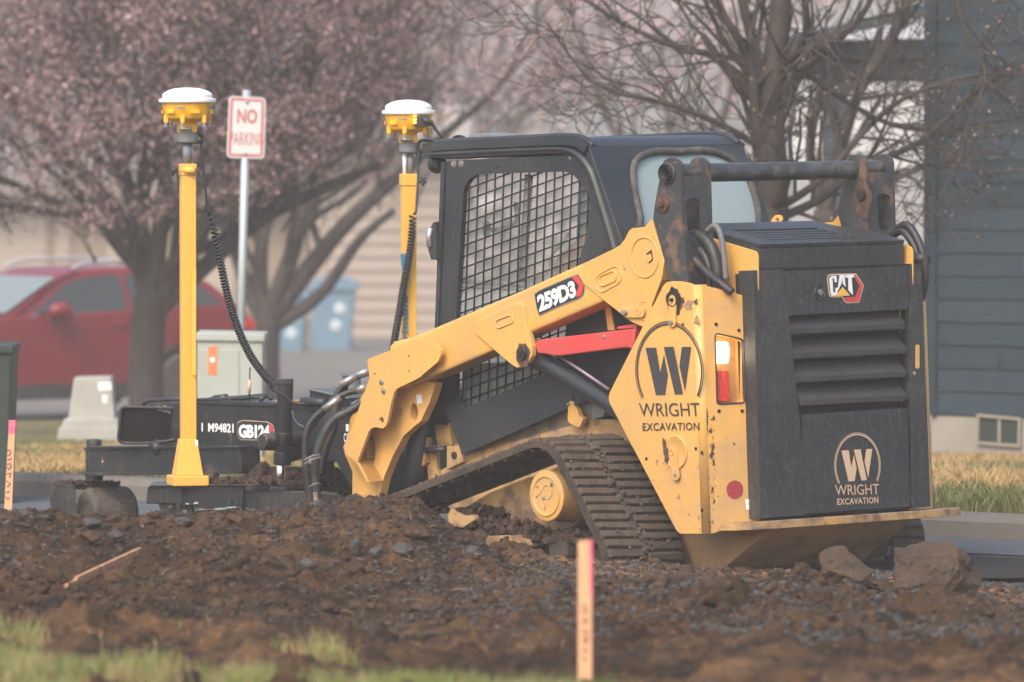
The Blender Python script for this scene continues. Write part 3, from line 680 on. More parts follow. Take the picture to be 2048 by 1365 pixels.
# web joining flange to the drop leg (front face)
S60 = SY(.66)
leg = S60.pts([(739, 760), (800, 745)] + zJ((725, 330), (680, 470), (612, 618), (570, 650), (480, 730), (400, 880), (330, 1050), (290, 1225), (275, 1320), (90, 1320), (95, 1000), (35, 865)) + [(700, 840)])
h1 = circ(S60.px(828, 825), .030, 18, .047); h2 = circ(S60.px(743, 899), .030, 18, .075)
bm = prism(S60, leg, -.05, 0, holes=[h1, h2], bevel=0); bevel_sharp(bm, .004); both('arm_drop_leg', bm, YEL)
bm = prism(S60, offset_poly(h1, .004), -.06, -.045); part('leg_recess', bm, BLK, LD)
bm = prism(S60, offset_poly(h2, .004), -.06, -.045); part('leg_recess', bm, YELD, LD)
part('leg_dimple', lathe([(.001, -.0005), (.022, .0008), (.026, .001)], S60.P(*S60.px(799, 824), .0005), S60.n, 18), YELD, LD)
# webs closing the gap between leg and flange along the front edge
fe = [zJ((24, 812))[0], zJ((100, 640))[0], zJ((225, 290))[0], zJ((205, 152))[0]]
bm = bm_new(); A = [S76.at(u, v, -.001) for u, v in fe]; tips = [S76.at(*q, -.001) for q in zJ((205, 1078), (118, 925), (40, 862))]
chain = tips + A
for p, q in zip(chain, chain[1:]):
    vs = [bm.verts.new(x) for x in (p, q, q - Vector((0, .16, 0)), p - Vector((0, .16, 0)))]; bm.faces.new(vs)
bmesh.ops.solidify(bm, geom=bm.faces[:], thickness=.01); both('arm_nose', bm, YEL)
bolt(S76, S76.px(*zJ((318, 318))[0]), .016, .016); bolt(S76, S76.px(*zJ((333, 385))[0]), .016, .016)
for q in ((522, 122), (524, 237), (264, 257)): part('bolt_hole', lathe([(.001, .0015), (.004, .0015), (.005, 0)], S76.P(*S76.px(*zJ(q)[0]), .0003), S76.n, 10), GREASE, LD)
bm = flat(S60, [S60.pts(zJ((578, 418), (620, 412), (626, 480), (588, 486)))], .002); part('sticker', bm, DECW, LD)
# raised yellow lug on the arm top (far arm is hidden)
bm = prism(SY(.60), SY(.60).pts([(779, 705), (787, 684), (800, 681), (842, 672), (842, 690)]), -.05, 0, bevel=.004); part('arm_top_lug', bm, YEL, LD)
# cross member and coupler between arms
bm = tube([S60.at(800, 800, -.02), S60.at(800, 800, -.02) - Vector((0, 1.28, 0))], .07, 24); part('arm_cross_tube', bm, YELD, LD)
bm = prism(SY(.52), SY(.52).pts([(705, 900), (735, 905), (770, 1020), (705, 1040)]), -1.04, 0, bevel=.01); part('coupler', bm, BLK, LD)
# tilt linkage pieces visible behind the leg
S4 = SY(.50)
bm = prism(S4, S4.pts(zJ((500, 735), (575, 655), (665, 745), (670, 830), (640, 850), (650, 930), (570, 1010), (548, 905), (580, 860), (560, 780))), -.03, 0, bevel=.003); both('tilt_bracket', bm, YELD)
bm = prism(S4, S4.pts(zJ((640, 830), (690, 860), (695, 980), (722, 1050), (630, 1090), (620, 960))), -.06, -.035, bevel=.003); both('step_bracket', bm, YELD)
bm = prism(S4, S4.pts(zJ((680, 620), (780, 560), (812, 800), (705, 815))), -.08, -.03, bevel=.003); both('frame_post', bm, YELD)
bm = prism(S4, S4.pts(zJ((808, 803), (905, 803), (928, 925), (808, 985))), -.03, 0, bevel=.004); both('frame_gusset', bm, YELD)
bolt(S4, S4.px(*zJ((870, 875))[0]), .018, .02, GREASE)
bm = tube([S4.at(*zJ((665, 835))[0], .01), S4.at(*zJ((805, 830))[0], .01)], .016, 12); part('step_bar', bm, BLK, LD)
bm = tube([S4.at(*zJ(q)[0], -.02) for q in ((640, 480), (560, 900), (540, 1150))], .07, 16); part('tilt_cylinder', bm, BLK, LD)
# --- cylinder guard, lift cylinder, hard line, strut
SG = SY(.71)
gd = rounded(SG.pts(zL((310, 590), (335, 572), (1168, 475), (1182, 588), (1165, 655), (1120, 638), (530, 713), (470, 711), (390, 695), (330, 690), (318, 650))), .008)
bm = prism(SG, gd, -.10, 0, bevel=.008, seg=3); both('cylinder_guard', bm, REDP, label='red lift arm safety brace')
bm = prism(SG, SG.pts(zL((1168, 476), (1190, 432), (1197, 440), (1185, 575))), -.06, -.002, bevel=.001); part('guard_end', bm, REDP, LD)
bm = prism(SG, SG.pts(zL((1018, 478), (1022, 458), (1170, 432), (1180, 455), (1170, 470))), -.06, -.008, bevel=.002); part('guard_tab', bm, REDP, LD)
bolt(SG, SG.px(*zL((918, 546))[0]), .010, .010)
SCf = SY(.63)
bm = tube([SCf.at(*zL((350, 740))[0]), SCf.at(*zL((1130, 1230))[0])], .047, 24); both('lift_cylinder', bm, BLK, smooth=35)
bm = tube([SCf.at(*zL((230, 690))[0]), SCf.at(*zL((370, 752))[0])], .03, 16); part('cylinder_rod', bm, CHROME, LD)
bm = lathe([(.02, .03), (.05, .03), (.055, 0), (.05, -.03), (.02, -.03)], SCf.at(*zL((345, 745))[0]), Vector((-.86, 0, -.5)), 24); part('cylinder_gland', bm, RUST, LD)
bm = tube([SCf.at(*zL(q)[0], .03) for q in ((560, 715), (640, 765), (1000, 1010))], .010, 10); part('hard_line', bm, mat('purple_steel_line', (.20, .15, .19), .4, .5), LD)
bm = prism(SY(.58), SY(.58).pts(zL((920, 280), (970, 285), (1005, 490), (948, 490))), -.01, 0, bevel=.002); part('yellow_strut', bm, YEL, LD)
# latch bracket on the chassis rail
S52 = SY(.50)
bm = prism(S52, rounded(S52.pts(zL((640, 1130), (655, 1108), (685, 1112), (690, 1150), (720, 1180), (735, 1240), (775, 1260), (745, 1330), (730, 1345), (640, 1300), (632, 1260))), .008), 0, .03, bevel=.004); part('latch_bracket', bm, YEL, LD)
bolt(S52, (S52.px(*zL((650, 1138))[0])), .012, .045); bm = tube([S52.at(*zL((683, 1010))[0], .015), S52.at(*zL((683, 1110))[0], .015)], .014, 10); part('latch_pin', bm, BLK, LD)
# --- cab
BARM = mat('mesh_bar_black', (.010, .011, .012), .6, spec=.25)
SCb = SY(.53)
outl = SCb.pts([(853, 318), (853, 306), (860, 291), (880, 286), (1000, 280), (1100, 275), (1140, 275), (1160, 280), (1178, 293), (1252, 506), (1262, 560)])
inn = offset_poly(outl + [SCb.px(1262, 640), SCb.px(860, 640)], -.045)
oV = [Vector(p) for p in outl]
RPa, RPb = Vector(outl[8]), Vector(outl[9])
def strip(idx, y0, y1, th, bev=.0, seg=3):
    P = [oV[i] for i in idx]; I = []
    for k in range(len(P)):
        d = (P[min(k + 1, len(P) - 1)] - P[max(k - 1, 0)]).normalized(); n = Vector((d.y, -d.x)); I.append(P[k] + n * th)
    poly = [tuple(p) for p in P] + [tuple(p) for p in reversed(I)]
    F = Frame((0, 0, 0), (-1, 0, 0), (0, 0, 1), MM)
    return prism(F, poly, y0, y1, bevel=bev, seg=seg)
def sm(P, n=5):
    q = catmull([Vector((a, b, 0)) for a, b in P], n); return [Vector((v.x, v.y)) for v in q]
oV = [Vector(outl[0]), Vector(outl[1])] + sm(outl[2:9], 4); nroof = len(oV)
bm = strip(range(nroof), -.545, .545, .04, .018, 4); part('cab_roof', bm, BLK, LD, smooth=30)
# raised rib along both roof edges
rib = [Vector((-p.x, .50, p.y + .004)) for p in oV[3:]]
bm = tube(rib, .016, 8); both('roof_rib', bm, BLK)
rib = [Vector((-p.x, .555, p.y - .045)) for p in [Vector(q) for q in sm(SCb.pts([(862, 292), (880, 288), (1000, 282), (1100, 278), (1140, 279), (1160, 287), (1178, 305), (1193, 335), (1243, 500)]), 4)]]
# side mouldings: wide rounded band between roof and side panel
def band(y):
    P = sm(SCb.pts([(858, 304), (900, 300), (1000, 295), (1100, 291), (1138, 293), (1160, 303), (1178, 322), (1193, 352), (1225, 455), (1243, 520)]), 4)
    Q = sm(SCb.pts([(862, 316), (900, 319), (1000, 314), (1100, 310), (1130, 311), (1150, 321), (1166, 341), (1181, 372), (1212, 470), (1228, 530)]), 4)
    bm = bm_new(); rows = []
    for a, b in zip(P, Q):
        m = (a + b) / 2; row = []
        for k, (f, o) in enumerate(((0, -.03), (.12, .008), (.35, .020), (.5, .020), (.62, .008), (.75, .012), (.92, .006), (1.0, -.02))):
            q = a.lerp(b, f); row.append(bm.verts.new(Vector((-q.x, y + o, q.y))))
        rows.append(row)
    for r1, r2 in zip(rows, rows[1:]):
        for k in range(len(r1) - 1): bm.faces.new((r1[k], r1[k + 1], r2[k + 1], r2[k]))
    for f in bm.faces: f.smooth = True
    bmesh.ops.recalc_face_normals(bm, faces=bm.faces); return bm
both('roof_moulding', band(.53), BLK)
# rear wall with rounded window opening
RA = SCb.P(RPa.x, RPa.y, 0); RBp = SCb.P(RPb.x, RPb.y, 0); upv = (RA - RBp).normalized()
RWn = Frame(RBp, (0, -1, 0), upv, MM)
win = RWn.pts([(u_, v_ + (7 if v_ < 320 else 0)) for u_, v_ in zA((232, 430), (222, 340), (235, 260), (290, 185), (400, 158), (540, 162), (650, 152), (740, 156), (810, 172), (920, 230), (1000, 345), (1040, 440), (1072, 560), (1085, 700), (1080, 760), (330, 760), (275, 640))])
Ht = (RA - RBp).length
bm = prism(RWn, [(0, -.25), (1.06, -.25), (1.06, Ht), (0, Ht)], -.04, 0, holes=[win]); bevel_sharp(bm, .02, 4, 60); part('cab_rear_wall', bm, BLK, LD)
bm = tube([RWn.P(a, b, .004) for a, b in sm(win + win[:1], 3)[:-1]], .018, 10, closed=True); part('window_seal', bm, mat('worn_rubber_seal', (.045, .043, .040), .8, layers=[((.13, .115, .10), 14, .42, .7, .8)]), LD)
bm = prism(RWn, win, -.016, -.010); part('rear_window', bm, GLSR, LD)
bolt(RWn, (1.02, RWn.px(1520, 396)[1]), .014, .006, STEEL)
# side panels with mesh window
SP = SY(.525)
pan = SP.pts([(898, 322), (1000, 317), (1100, 312), (1140, 312)] + zE((1000, 210), (1050, 260), (1100, 350), (1160, 520), (1215, 720)) + [(1262, 620), (1262, 760), (1232, 782), (1145, 813)] + zJ((1213, 745), (925, 868)) + [(904, 851), (889, 824), (868, 822), (868, 770), (873, 640), (885, 330)])
wn = SP.pts(zE((218, 1165), (262, 410), (275, 372), (300, 330), (340, 305), (400, 298), (880, 284), (925, 300), (985, 360), (1030, 440), (1036, 500), (1000, 700), (965, 830)) + [(1150, 560), (1125, 700), (1094, 746)] + zD((650, 638), (600, 570)))
bm = prism(SP, pan, -.03, 0, holes=[wn], bevel=0); both('side_panel', bm, BLK)
# bars
wv = [Vector(p) for p in wn]
def clipline(poly, p, d):
    T = []; n = len(poly)
    for i in range(n):
        a, b = poly[i], poly[(i + 1) % n]; e = b - a; den = d.x * e.y - d.y * e.x
        if abs(den) < 1e-9: continue
        t = ((a.x - p.x) * e.y - (a.y - p.y) * e.x) / den; s = ((a.x - p.x) * d.y - (a.y - p.y) * d.x) / den
        if 0 <= s < 1: T.append(t)
    T.sort(); return list(zip(T[::2], T[1::2]))
bm = bm_new()
def bars(L, t):
    for p, d in L:
        for t0, t1 in clipline(wv, p, d):
            a, b = p + d * t0, p + d * t1
            merge(bm, tube([SP.P(a.x, a.y, t), SP.P(b.x, b.y, t)], .0048, 4))
Lv_ = []
for k in range(-2, 20):
    A = Vector(SP.px(898 + 17.0 * k, 480)); Bq = Vector(SP.px(898 + 17.0 * k - 4.5, 620)); Lv_.append((A, (Bq - A).normalized()))
bars(Lv_, -.012)
Lh_ = []
for k in range(-6, 24):
    A = Vector(SP.px(930, 400 + 22.2 * k)); Bq = Vector(SP.px(1170, 400 + 22.2 * k - 88)); Lh_.append((A, (Bq - A).normalized()))
bars(Lh_, -.020)
both('mesh_screen', bm, BARM, label='black steel mesh over the cab side window')
bm = prism(SP, offset_poly(wn, .01), -.040, -.034); both('side_window', bm, GLS)
for q in ((472, 250), (797, 238), (220, 512), (190, 1012), (1034, 682), (1108, 547), (1120, 622), (1118, 750)):
    bolt(SP, SP.px(*zE(q)[0]), .010, .008, BLKP)
for q in ((207, 238), (252, 238), (915, 200)): bolt(SP, SP.px(*zE(q)[0]), .019 if q[0] < 900 else .012, .012, STEEL)
for q in ((1112, 540), (665, 678), (750, 655)): pass
# front post, door edge, light
bm = prism(SP, SP.pts([(885, 325), (893, 325), (880, 640), (877, 765), (868, 765), (873, 640)]), .0005, .012, bevel=.003); both('door_edge', bm, BLK)
FD = RX(2.24); 
bm = prism(SY(.50), SY(.50).pts([(884, 330), (905, 330), (895, 700), (888, 850), (866, 850), (872, 640)]), -.05, 0); both('front_post', bm, BLK)
bm = prism(SY(.56), rounded(SY(.56).pts([(858, 462), (866, 445), (871, 444), (873, 520), (862, 520), (856, 500)]), .004), -.06, 0, bevel=.004); part('door_handle', bm, BLKP, LD)
bm = tube([SY(.56).at(861, 456), SY(.56).at(858, 475), SY(.56).at(860, 495)], .016, 10); part('handle_knob', bm, STEEL, LD)
bm = lathe([(.001, .0), (.045, 0), (.05, -.02), (.035, -.06), (.001, -.065)], SY(.45).at(868, 330), Vector((1, 0, -.15)), 24); part('front_work_light', bm, BLKP, LD)
bm = lathe([(.001, .0), (.045, 0), (.05, -.02), (.035, -.06), (.001, -.065)], SY(-.4).at(1090, 335), Vector((1, 0, -.15)), 24); bm.free()
# roof beacon box
SR = SY(.30); bm = prism(SR, SR.pts(zE((290, 98), (290, 62), (320, 52), (440, 54), (478, 70), (478, 92))), -.16, 0, bevel=.01, seg=3); part('roof_sensor', bm, GREYP, LD)
bm = tube(catmull([SR.at(*zE(q)[0], .01) for q in ((205, 105), (215, 78), (250, 70), (290, 85))], 5), .008, 8); part('sensor_cable', bm, CORD, LD)
# cab inside: floor, seat, levers, far lining, post
bm = prism(SY(.48), SY(.48).pts([(890, 900), (1225, 790), (1235, 560), (1230, 520), (1225, 760), (900, 860)]), -.96, 0); bm.free()
bm = prism(SY(.47), [(-2.18, .55), (-1.05, .75), (-1.0, .85), (-2.18, .62)], -.94, 0); part('cab_floor', bm, CABIN, LD)
Sm = SY(.18)
bm = prism(Sm, rounded(Sm.pts([(1100, 548), (1112, 512), (1165, 470), (1185, 470), (1190, 560), (1105, 580)]), .03), -.36, 0, bevel=.02, seg=3); part('operator_seat', bm, SEAT, LD)
bm = tube([SY(.42).at(1058, 350), SY(.42).at(1040, 640)], .022, 8); part('cab_post', bm, BLK, LD)
bm = tube(catmull([SY(.3).at(*zE(q)[0]) for q in ((580, 470), (590, 560), (575, 600), (520, 620), (450, 640), (410, 630))], 5), .012, 8); part('mirror_arm', bm, BLKP, LD)
bm = lathe([(.001, .02), (.035, .02), (.042, 0), (.03, -.02), (.001, -.02)], SY(.3).at(*zE((405, 630))[0]), (.7, .7, 0), 16); part('inside_mirror', bm, BLKP, LD)
bm = tube(catmull([SY(.44).at(*zE(q)[0]) for q in ((905, 655), (860, 720), (800, 790), (790, 870), (825, 910))], 6), .009, 8); part('cab_wire', bm, mat('tan_wire', (.28, .22, .17), .6), LD)
bm = tube([SY(.46).at(910, 562), SY(.46).at(1050, 570)], .012, 6); tube([SY(.46).at(912, 573), SY(.46).at(1050, 580)], .008, 6, into=bm); part('window_rail', bm, GREYP, LD)
bm = box((-0, 0, 0), (.03, .9, .5)); bm.transform(Matrix.Translation((2.1, 0, .78))); part('front_dash', bm, CABIN, LD)
# --- hoses at the rear of the arms
def hose(fr, L, r, m=HOSE, parent=None, name='hose', t=None):
    P = [fr.at(u, v, (t[i] if t else 0)) for i, (u, v) in enumerate(L)]
    return part(name, tube(catmull(P, 6), r, 12), m, parent or LD, B=fr.B)
SQ = SY(.62)
hose(SQ, [(1372, 480), (1395, 470), (1420, 490), (1434, 530), (1436, 575), (1434, 620)], .030)
hose(SQ, [(1374, 490), (1385, 500), (1402, 520), (1430, 548), (1455, 568), (1470, 585)], .020, t=[.03, .03, .04, .04, .04, .02])
hose(SQ, [(1373, 505), (1390, 495), (1410, 512), (1420, 545), (1418, 600)], .024)
hose(SQ, [(1415, 462), (1428, 452), (1440, 465), (1448, 510), (1452, 560)], .014, m=mat('grey_hose', (.13, .125, .12), .6))
SQm = SY(-.66)
hose(SQm, [(1790, 462), (1812, 450), (1830, 470), (1846, 510), (1850, 560), (1842, 600)], .020)
hose(SQm, [(1785, 470), (1805, 462), (1825, 485), (1838, 520), (1840, 560)], .022)
bm = tube([SQm.at(1834, 515), SQm.at(1852, 522)], .035, 10); part('hose_clamp', bm, BLKP, LD)
bm = prism(SY(.60), SY(.60).pts([(1376, 525), (1410, 525), (1412, 640), (1378, 640)]), -.03, 0, bevel=.003); both('rear_link', bm, RUSTBLK)
# crumbs of soil lying on the track frame
def crumbs(name, fr, L, n, r, parent, B=None, m=None):
    bm = bm_new()
    for (u, v, su, sv, t) in L:
        for k in range(n):
            p = fr.at(u + random.gauss(0, su), v + abs(random.gauss(0, sv)) * -1 + sv, t + random.uniform(-.12, .02)); q = r * random.uniform(.4, 1.4)
            b = bm_new(); bmesh.ops.create_icosphere(b, subdivisions=1, radius=q)
            for vv in b.verts: vv.co *= random.uniform(.7, 1.25)
            bmesh.ops.translate(b, vec=p, verts=b.verts)
            for f in b.faces: f.smooth = False
            dst = bpy.data.meshes.new('t'); b.to_mesh(dst); b.free(); bm.from_mesh(dst); bpy.data.meshes.remove(dst)
    return part(name, bm, m or SOILM, parent, B=fr.B, kind='stuff')
SOILM = mat('moist_soil', (.045, .028, .020), .95, layers=[((.085, .055, .038), 12, .40, .65, .8), ((.045, .030, .024), 30, .5, .7, .7), ((.22, .15, .10), 120, .64, .74, .5)], bump=(150, .5, .008), bump2=(40, .5, .02), spec=.15)
def track_mud(n):
    bm = bm_new(); F = SY(1.10); rr = random.Random(9)
    for k in range(n):
        i = rr.randrange(len(PATH)); p, d = PATH[i]
        if p.y < .12 and p.x < -.75: continue
        no = Vector((d.y, -d.x)); q = p + d * rr.uniform(0, .05) + no * rr.uniform(.004, .020); y = rr.choice((rr.uniform(-.5, -.02), rr.uniform(-.30, -.22)))
        b = bm_new(); bmesh.ops.create_icosphere(b, subdivisions=1, radius=rr.uniform(.004, .013))
        for vv in b.verts: vv.co *= rr.uniform(.6, 1.3)
        bmesh.ops.translate(b, vec=F.P(q.x, q.y, y), verts=b.verts); t_ = bpy.data.meshes.new('t'); b.to_mesh(t_); b.free(); bm.from_mesh(t_); bpy.data.meshes.remove(t_)
    return bm
part('track_mud', track_mud(1500), LUGM, LD, kind='stuff')
crumbs('soil_on_frame', SY(.96), [(960, 1045, 30, 10, 0), (1000, 1062, 40, 8, 0), (1060, 1072, 30, 7, 0), (1120, 1075, 22, 9, 0), (935, 1025, 18, 6, 0)], 110, .022, LD)
# ================================================================== GRADER ATTACHMENT
def SL(y): return SY(y, ML)
GO = Matrix.Translation(ML @ Vector((4.3, 0, 0))) @ ML.to_3x3().to_4x4()
GR = thing('grader_attachment', 'black grader blade attachment with caster wheel and round-cornered mirror, in front of the loader', 'grader attachment', GO)
def gp(name, bm, m=None, **k): return part(name, bm, m or GBLK, k.pop('parent', GR), B=ML, **k)
S12 = SL(.14)
gp('main_beam', prism(S12, S12.pts([(300, 806), (330, 804), (560, 812), (700, 826), (720, 905), (640, 905), (545, 902), (395, 899), (300, 893)]), -.28, 0, bevel=.008, seg=3))
gp('beam_top_rail', tube(catmull([S12.at(u, v, -.02) for u, v in ((281, 812), (288, 803), (330, 800), (420, 800), (515, 796), (514, 801))], 4), .010, 8))
gp('beam_top_pipe', tube(catmull([S12.at(u, v, -.10) for u, v in ((370, 806), (400, 800), (455, 797), (505, 793), (514, 800))], 4), .014, 8))
gp('pipe_fitting', tube([S12.at(400, 800, -.10), S12.at(424, 797, -.10)], .022, 10))
gp('beam_top_plate', prism(S12, S12.pts([(395, 804), (440, 801), (590, 808), (690, 815), (690, 822), (560, 814), (395, 808)]), -.30, .012, bevel=.003))
gp('yellow_cover', prism(SL(.02), SL(.02).pts([(500, 812), (520, 806), (548, 801), (575, 801), (575, 812)]), -.1, 0, bevel=.004), YEL)
gp('yellow_cap', lathe([(.001, .03), (.02, .025), (.025, 0)], SL(.06).at(480, 811), (0, 0, 1), 16), MYEL)
# wording and badge on the beam
gp('lettering', text_on(S12, 'W', (405, 864), (412, 864.2), (404, 845), .003), DECW).scale = (1, 1, 1)
bpy.data.objects.remove([o for o in GR.children if o.name.startswith('lettering')][0])
gp('serial_number', text_on(S12, "I  M94821", (404, 864), (468, 866), (404, 846), .003, .025), DECW, label='white serial digits, first letters worn away')
gb = rounded(S12.pts([(476, 846), (486, 842), (535, 845), (546, 851), (549, 862), (540, 880), (482, 879), (476, 872)]), .01)
gp('badge_edge', flat(S12, [offset_poly(gb, .004)], .002), DECT); gp('badge_plate', flat(S12, [gb], .0035), BLK)
gp('badge_arrow', flat(S12, [S12.pts([(536, 848), (545, 852), (549, 862), (542, 866), (540, 858), (536, 855)])], .0045), DECR)
gp('badge_letters', text_on(S12, 'GB124', (479, 876), (541, 878), (479, 849), .006, .05, .9), DECW)
for u, v in ((520, 838), (414, 880)): bolt(S12, S12.px(u, v), .012, .01, BLK, GR)
# mirror in its frame facing the operator
MW = Frame(S12.at(295, 850, .22), (.97, .20, -.01), (0.01, 0, 1), ML); MW = Frame(ML @ S12.at(295, 850, .25), (1, 0, 0), (0, 0, 1), I4)
mo = rounded(MW.pts([(240, 818), (246, 812), (354, 815), (358, 878), (340, 884), (300, 889), (243, 889), (234, 880)]), .03)
part('mirror_frame', prism(MW, mo, -.05, .0, holes=[offset_poly(mo, -.014)], bevel=0), BLKP, GR, B=I4)
part('mirror_frame', tube([MW.P(a, b, .0) for a, b in offset_poly(mo, -.006)], .009, 8, closed=True), BLKP, GR, B=I4)
mg = prism(MW, offset_poly(mo, -.012), -.03, -.012); part('mirror_glass', mg, MIRR, GR, B=I4)
# mirrored stencil letters seen in the glass
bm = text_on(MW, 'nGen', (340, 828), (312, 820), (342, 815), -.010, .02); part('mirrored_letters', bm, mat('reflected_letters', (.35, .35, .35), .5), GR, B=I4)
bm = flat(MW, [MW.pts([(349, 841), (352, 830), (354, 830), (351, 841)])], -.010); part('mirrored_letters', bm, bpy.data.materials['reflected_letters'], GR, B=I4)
gp('mirror_stem', tube([S12.at(335, 885, .1), S12.at(345, 905, .08)], .03, 10))
gp('mirror_bracket', prism(SL(.2), SL(.2).pts([(322, 888), (352, 886), (360, 900), (318, 902)]), -.1, 0, bevel=.003))
# caster arm, pivot, fork and tyre
S22 = SL(.24)
gp('caster_arm', prism(S22, S22.pts([(178, 897), (480, 895), (482, 946), (178, 950)]), -.14, 0, bevel=.006))
gp('arm_flange', prism(S22, S22.pts([(178, 893), (480, 893), (480, 897.5), (178, 898.5)]), -.15, .014, bevel=.002)); gp('arm_flange', prism(S22, S22.pts([(178, 947), (480, 943), (480, 948), (178, 952)]), -.15, .014, bevel=.002))
gp('arm_plug', flat(S22, [circ(S22.px(206, 923), .006)], .003), DECT)
pvt = S22.at(171, 925, -.06)
def zof(v, fr=S22, u=171): return fr.px(u, v)[1]
gp('pivot_post', lathe([(.02, zof(962)), (.05, zof(962)), (.05, zof(952)), (.058, zof(951)), (.058, zof(947)), (.046, zof(946)), (.046, zof(925)), (.050, zof(925)), (.050, zof(920)), (.046, zof(920)), (.046, zof(902)), (.056, zof(901)), (.056, zof(896)), (.042, zof(895)), (.044, zof(886)), (.040, zof(880)), (.02, zof(879))], Vector((pvt.x, pvt.y, 0)), (0, 0, 1), 32), smooth=30)
CA = math.radians(24)       # caster heading relative to the camera plane
ctr = ML @ Vector((pvt.x, pvt.y, 0))
ce1 = Vector((math.cos(CA), math.sin(CA), 0)); cx = Vector((-math.sin(CA), math.cos(CA), 0))
CF = Frame((ctr.x, ctr.y, 0) - Vector((0, 0, 0)) if False else Vector((ctr.x, ctr.y, 0)), (1, 0, 0), (0, 0, 1))
# tyre: axle points left-and-towards the camera
ax = Vector((-.90, -.44, 0)).normalized(); roll = Vector((.44, -.90, 0)).normalized()
TC = CF.at(214, 1036) ; TC = Vector((TC.x, TC.y + .05, .045))
bmT = lathe([(.06, .115), (.08, .13), (.125, .135), (.143, .118), (.149, .07), (.151, 0), (.149, -.07), (.143, -.118), (.125, -.135), (.08, -.13), (.06, -.115)], TC, ax, 48)
tyre = part('caster_tyre', bmT, mat('dusty_tyre', (.045, .038, .032), .9, layers=[((.12, .09, .07), 6, .35, .65, .8)], bump=(60, .4, .008)), GR, B=I4, smooth=35)
e = Vector((0, 0, 1)); f = ax.cross(e)
bm = bm_new()
for row in range(7):
    h = -.096 + .032 * row
    for k in range(30):
        a = 2 * math.pi * (k + .5 * (row % 2)) / 30; r = .1505 - .25 * h * h * 2; n = e * math.cos(a) + f * math.sin(a)
        b = box((0, 0, 0), (.026, .024, .007), bevel=.002); t = ax.cross(n)
        M = Matrix.Translation(TC + ax * h + n * r) @ Matrix(((ax.x, t.x, n.x, 0), (ax.y, t.y, n.y, 0), (ax.z, t.z, n.z, 0), (0, 0, 0, 1))) @ Matrix.Rotation(.35 * (1 if row % 2 else -1), 4, 'Z')
        b.transform(M); merge(bm, b)
part('tyre_tread', bm, bpy.data.materials['dusty_tyre'], tyre, B=I4, kind='stuff')
part('wheel_hub', lathe([(.001, .06), (.03, .06), (.035, .04), (.08, .03), (.07, -.05), (.001, -.05)], TC, ax, 24), GBLK, GR, B=I4)
CF2 = Frame(TC + ax * .125, -roll if roll.x < 0 else roll, (0, 0, 1)); 
def world_plate(name, px_, Y, th, m=GBLK, bev=.004, **k):
    W_ = WY(Y); return part(name, prism(W_, W_.pts(px_), -th, 0, bevel=bev), m, GR, B=I4, **k)
Yc = TC.y
world_plate('fork_side', zN((45, 745), (110, 595), (135, 585), (285, 600), (300, 650), (325, 945), (80, 945)), Yc - .06, .012)
world_plate('fork_side', zN((430, 600), (745, 590), (780, 740), (760, 760), (740, 700), (430, 690)), Yc + .14, .012)
bm = bm_new(); W0 = WY(Yc - .06); W1 = WY(Yc + .14)
vs = [bm.verts.new(x) for x in (W0.at(*zN((135, 585))[0]), W0.at(*zN((285, 600))[0]), W1.at(*zN((745, 590))[0]), W1.at(*zN((560, 572))[0]))]
bm.faces.new(vs); bmesh.ops.solidify(bm, geom=bm.faces[:], thickness=.012); part('fork_top', bm, GBLK, GR, B=I4)
world_plate('fork_crown', zN((285, 600), (745, 585), (750, 640), (640, 660), (300, 645)), Yc + .04, .03)
# far caster tyre behind the dirt heap: part of the running gear seen through the frame
# blade with curled end, top fender, worklight-like pin joints
near = ML.inverted() @ Vector((-1.68, 33.3, 0)); far = ML.inverted() @ Vector((-.57, 35.4, 0))
bd = (far - near); bd.z = 0; bl = bd.length; bd.normalize(); bn = Vector((-bd.y, bd.x, 0))
if (ML.to_3x3() @ bn).y > 0: bn = -bn
BF = Frame(near, bn, (0, 0, 1), ML)            # section plane: a = towards the camera side, b = up ; n along the blade
prof = [(.03 + .10 * math.cos(t), .15 + .155 * math.sin(t)) for t in np.linspace(-1.3, 1.3, 12)]
bp_ = [(a - .10, b) for a, b in prof] + [(a - .13, b) for a, b in reversed(prof)]
s = 1 if BF.n.dot(bd) > 0 else -1
gp('blade', prism(BF, bp_, s * .06, s * (bl + .12), bevel=0), smooth=40)
W2 = WY(33.25); 
part('blade_fender', prism(W2, W2.pts(zN((1010, 790), (1020, 640), (1050, 615), (1080, 608), (1960, 600), (1990, 610), (1970, 850), (1380, 850), (1290, 790))), -.20, 0, bevel=.006, seg=3), GBLK, GR, B=I4)
part('fender_top', prism(W2, W2.pts(zN((1030, 618), (1060, 603), (2150, 592), (2150, 602), (1060, 615), (1035, 640))), -.34, .02, bevel=.002), GBLK, GR, B=I4)
part('fender_recess', prism(W2, W2.pts(zN((1375, 640), (1960, 632), (1940, 840), (1380, 835))), .0005, .004), DARK, GR, B=I4)
part('fender_strip', prism(W2, W2.pts(zN((1330, 640), (1372, 640), (1372, 770), (1330, 780))), .001, .010, bevel=.001), GBLK, GR, B=I4)
part('blade_leg', prism(W2, W2.pts(zN((1130, 790), (1290, 795), (1330, 1000), (1200, 1000))), -.10, -.02, bevel=.004), GBLK, GR, B=I4)
bolt(W2, W2.px(*zN((1255, 820))[0]), .012, .01, RUST, GR)
WET = mat('wet_steel', (.10, .12, .12), .15, .7, layers=[((.015, .016, .016), 22, .45, .58, .95)])
def post(pxs, Y, m=WET, nm='pin_joint', th=0):
    (u0, v0), (u1, v1), r = pxs; W_ = WY(Y); return part(nm, tube([W_.at(u0, v0), W_.at(u1, v1)], r, 16), m, GR, B=I4, smooth=35)
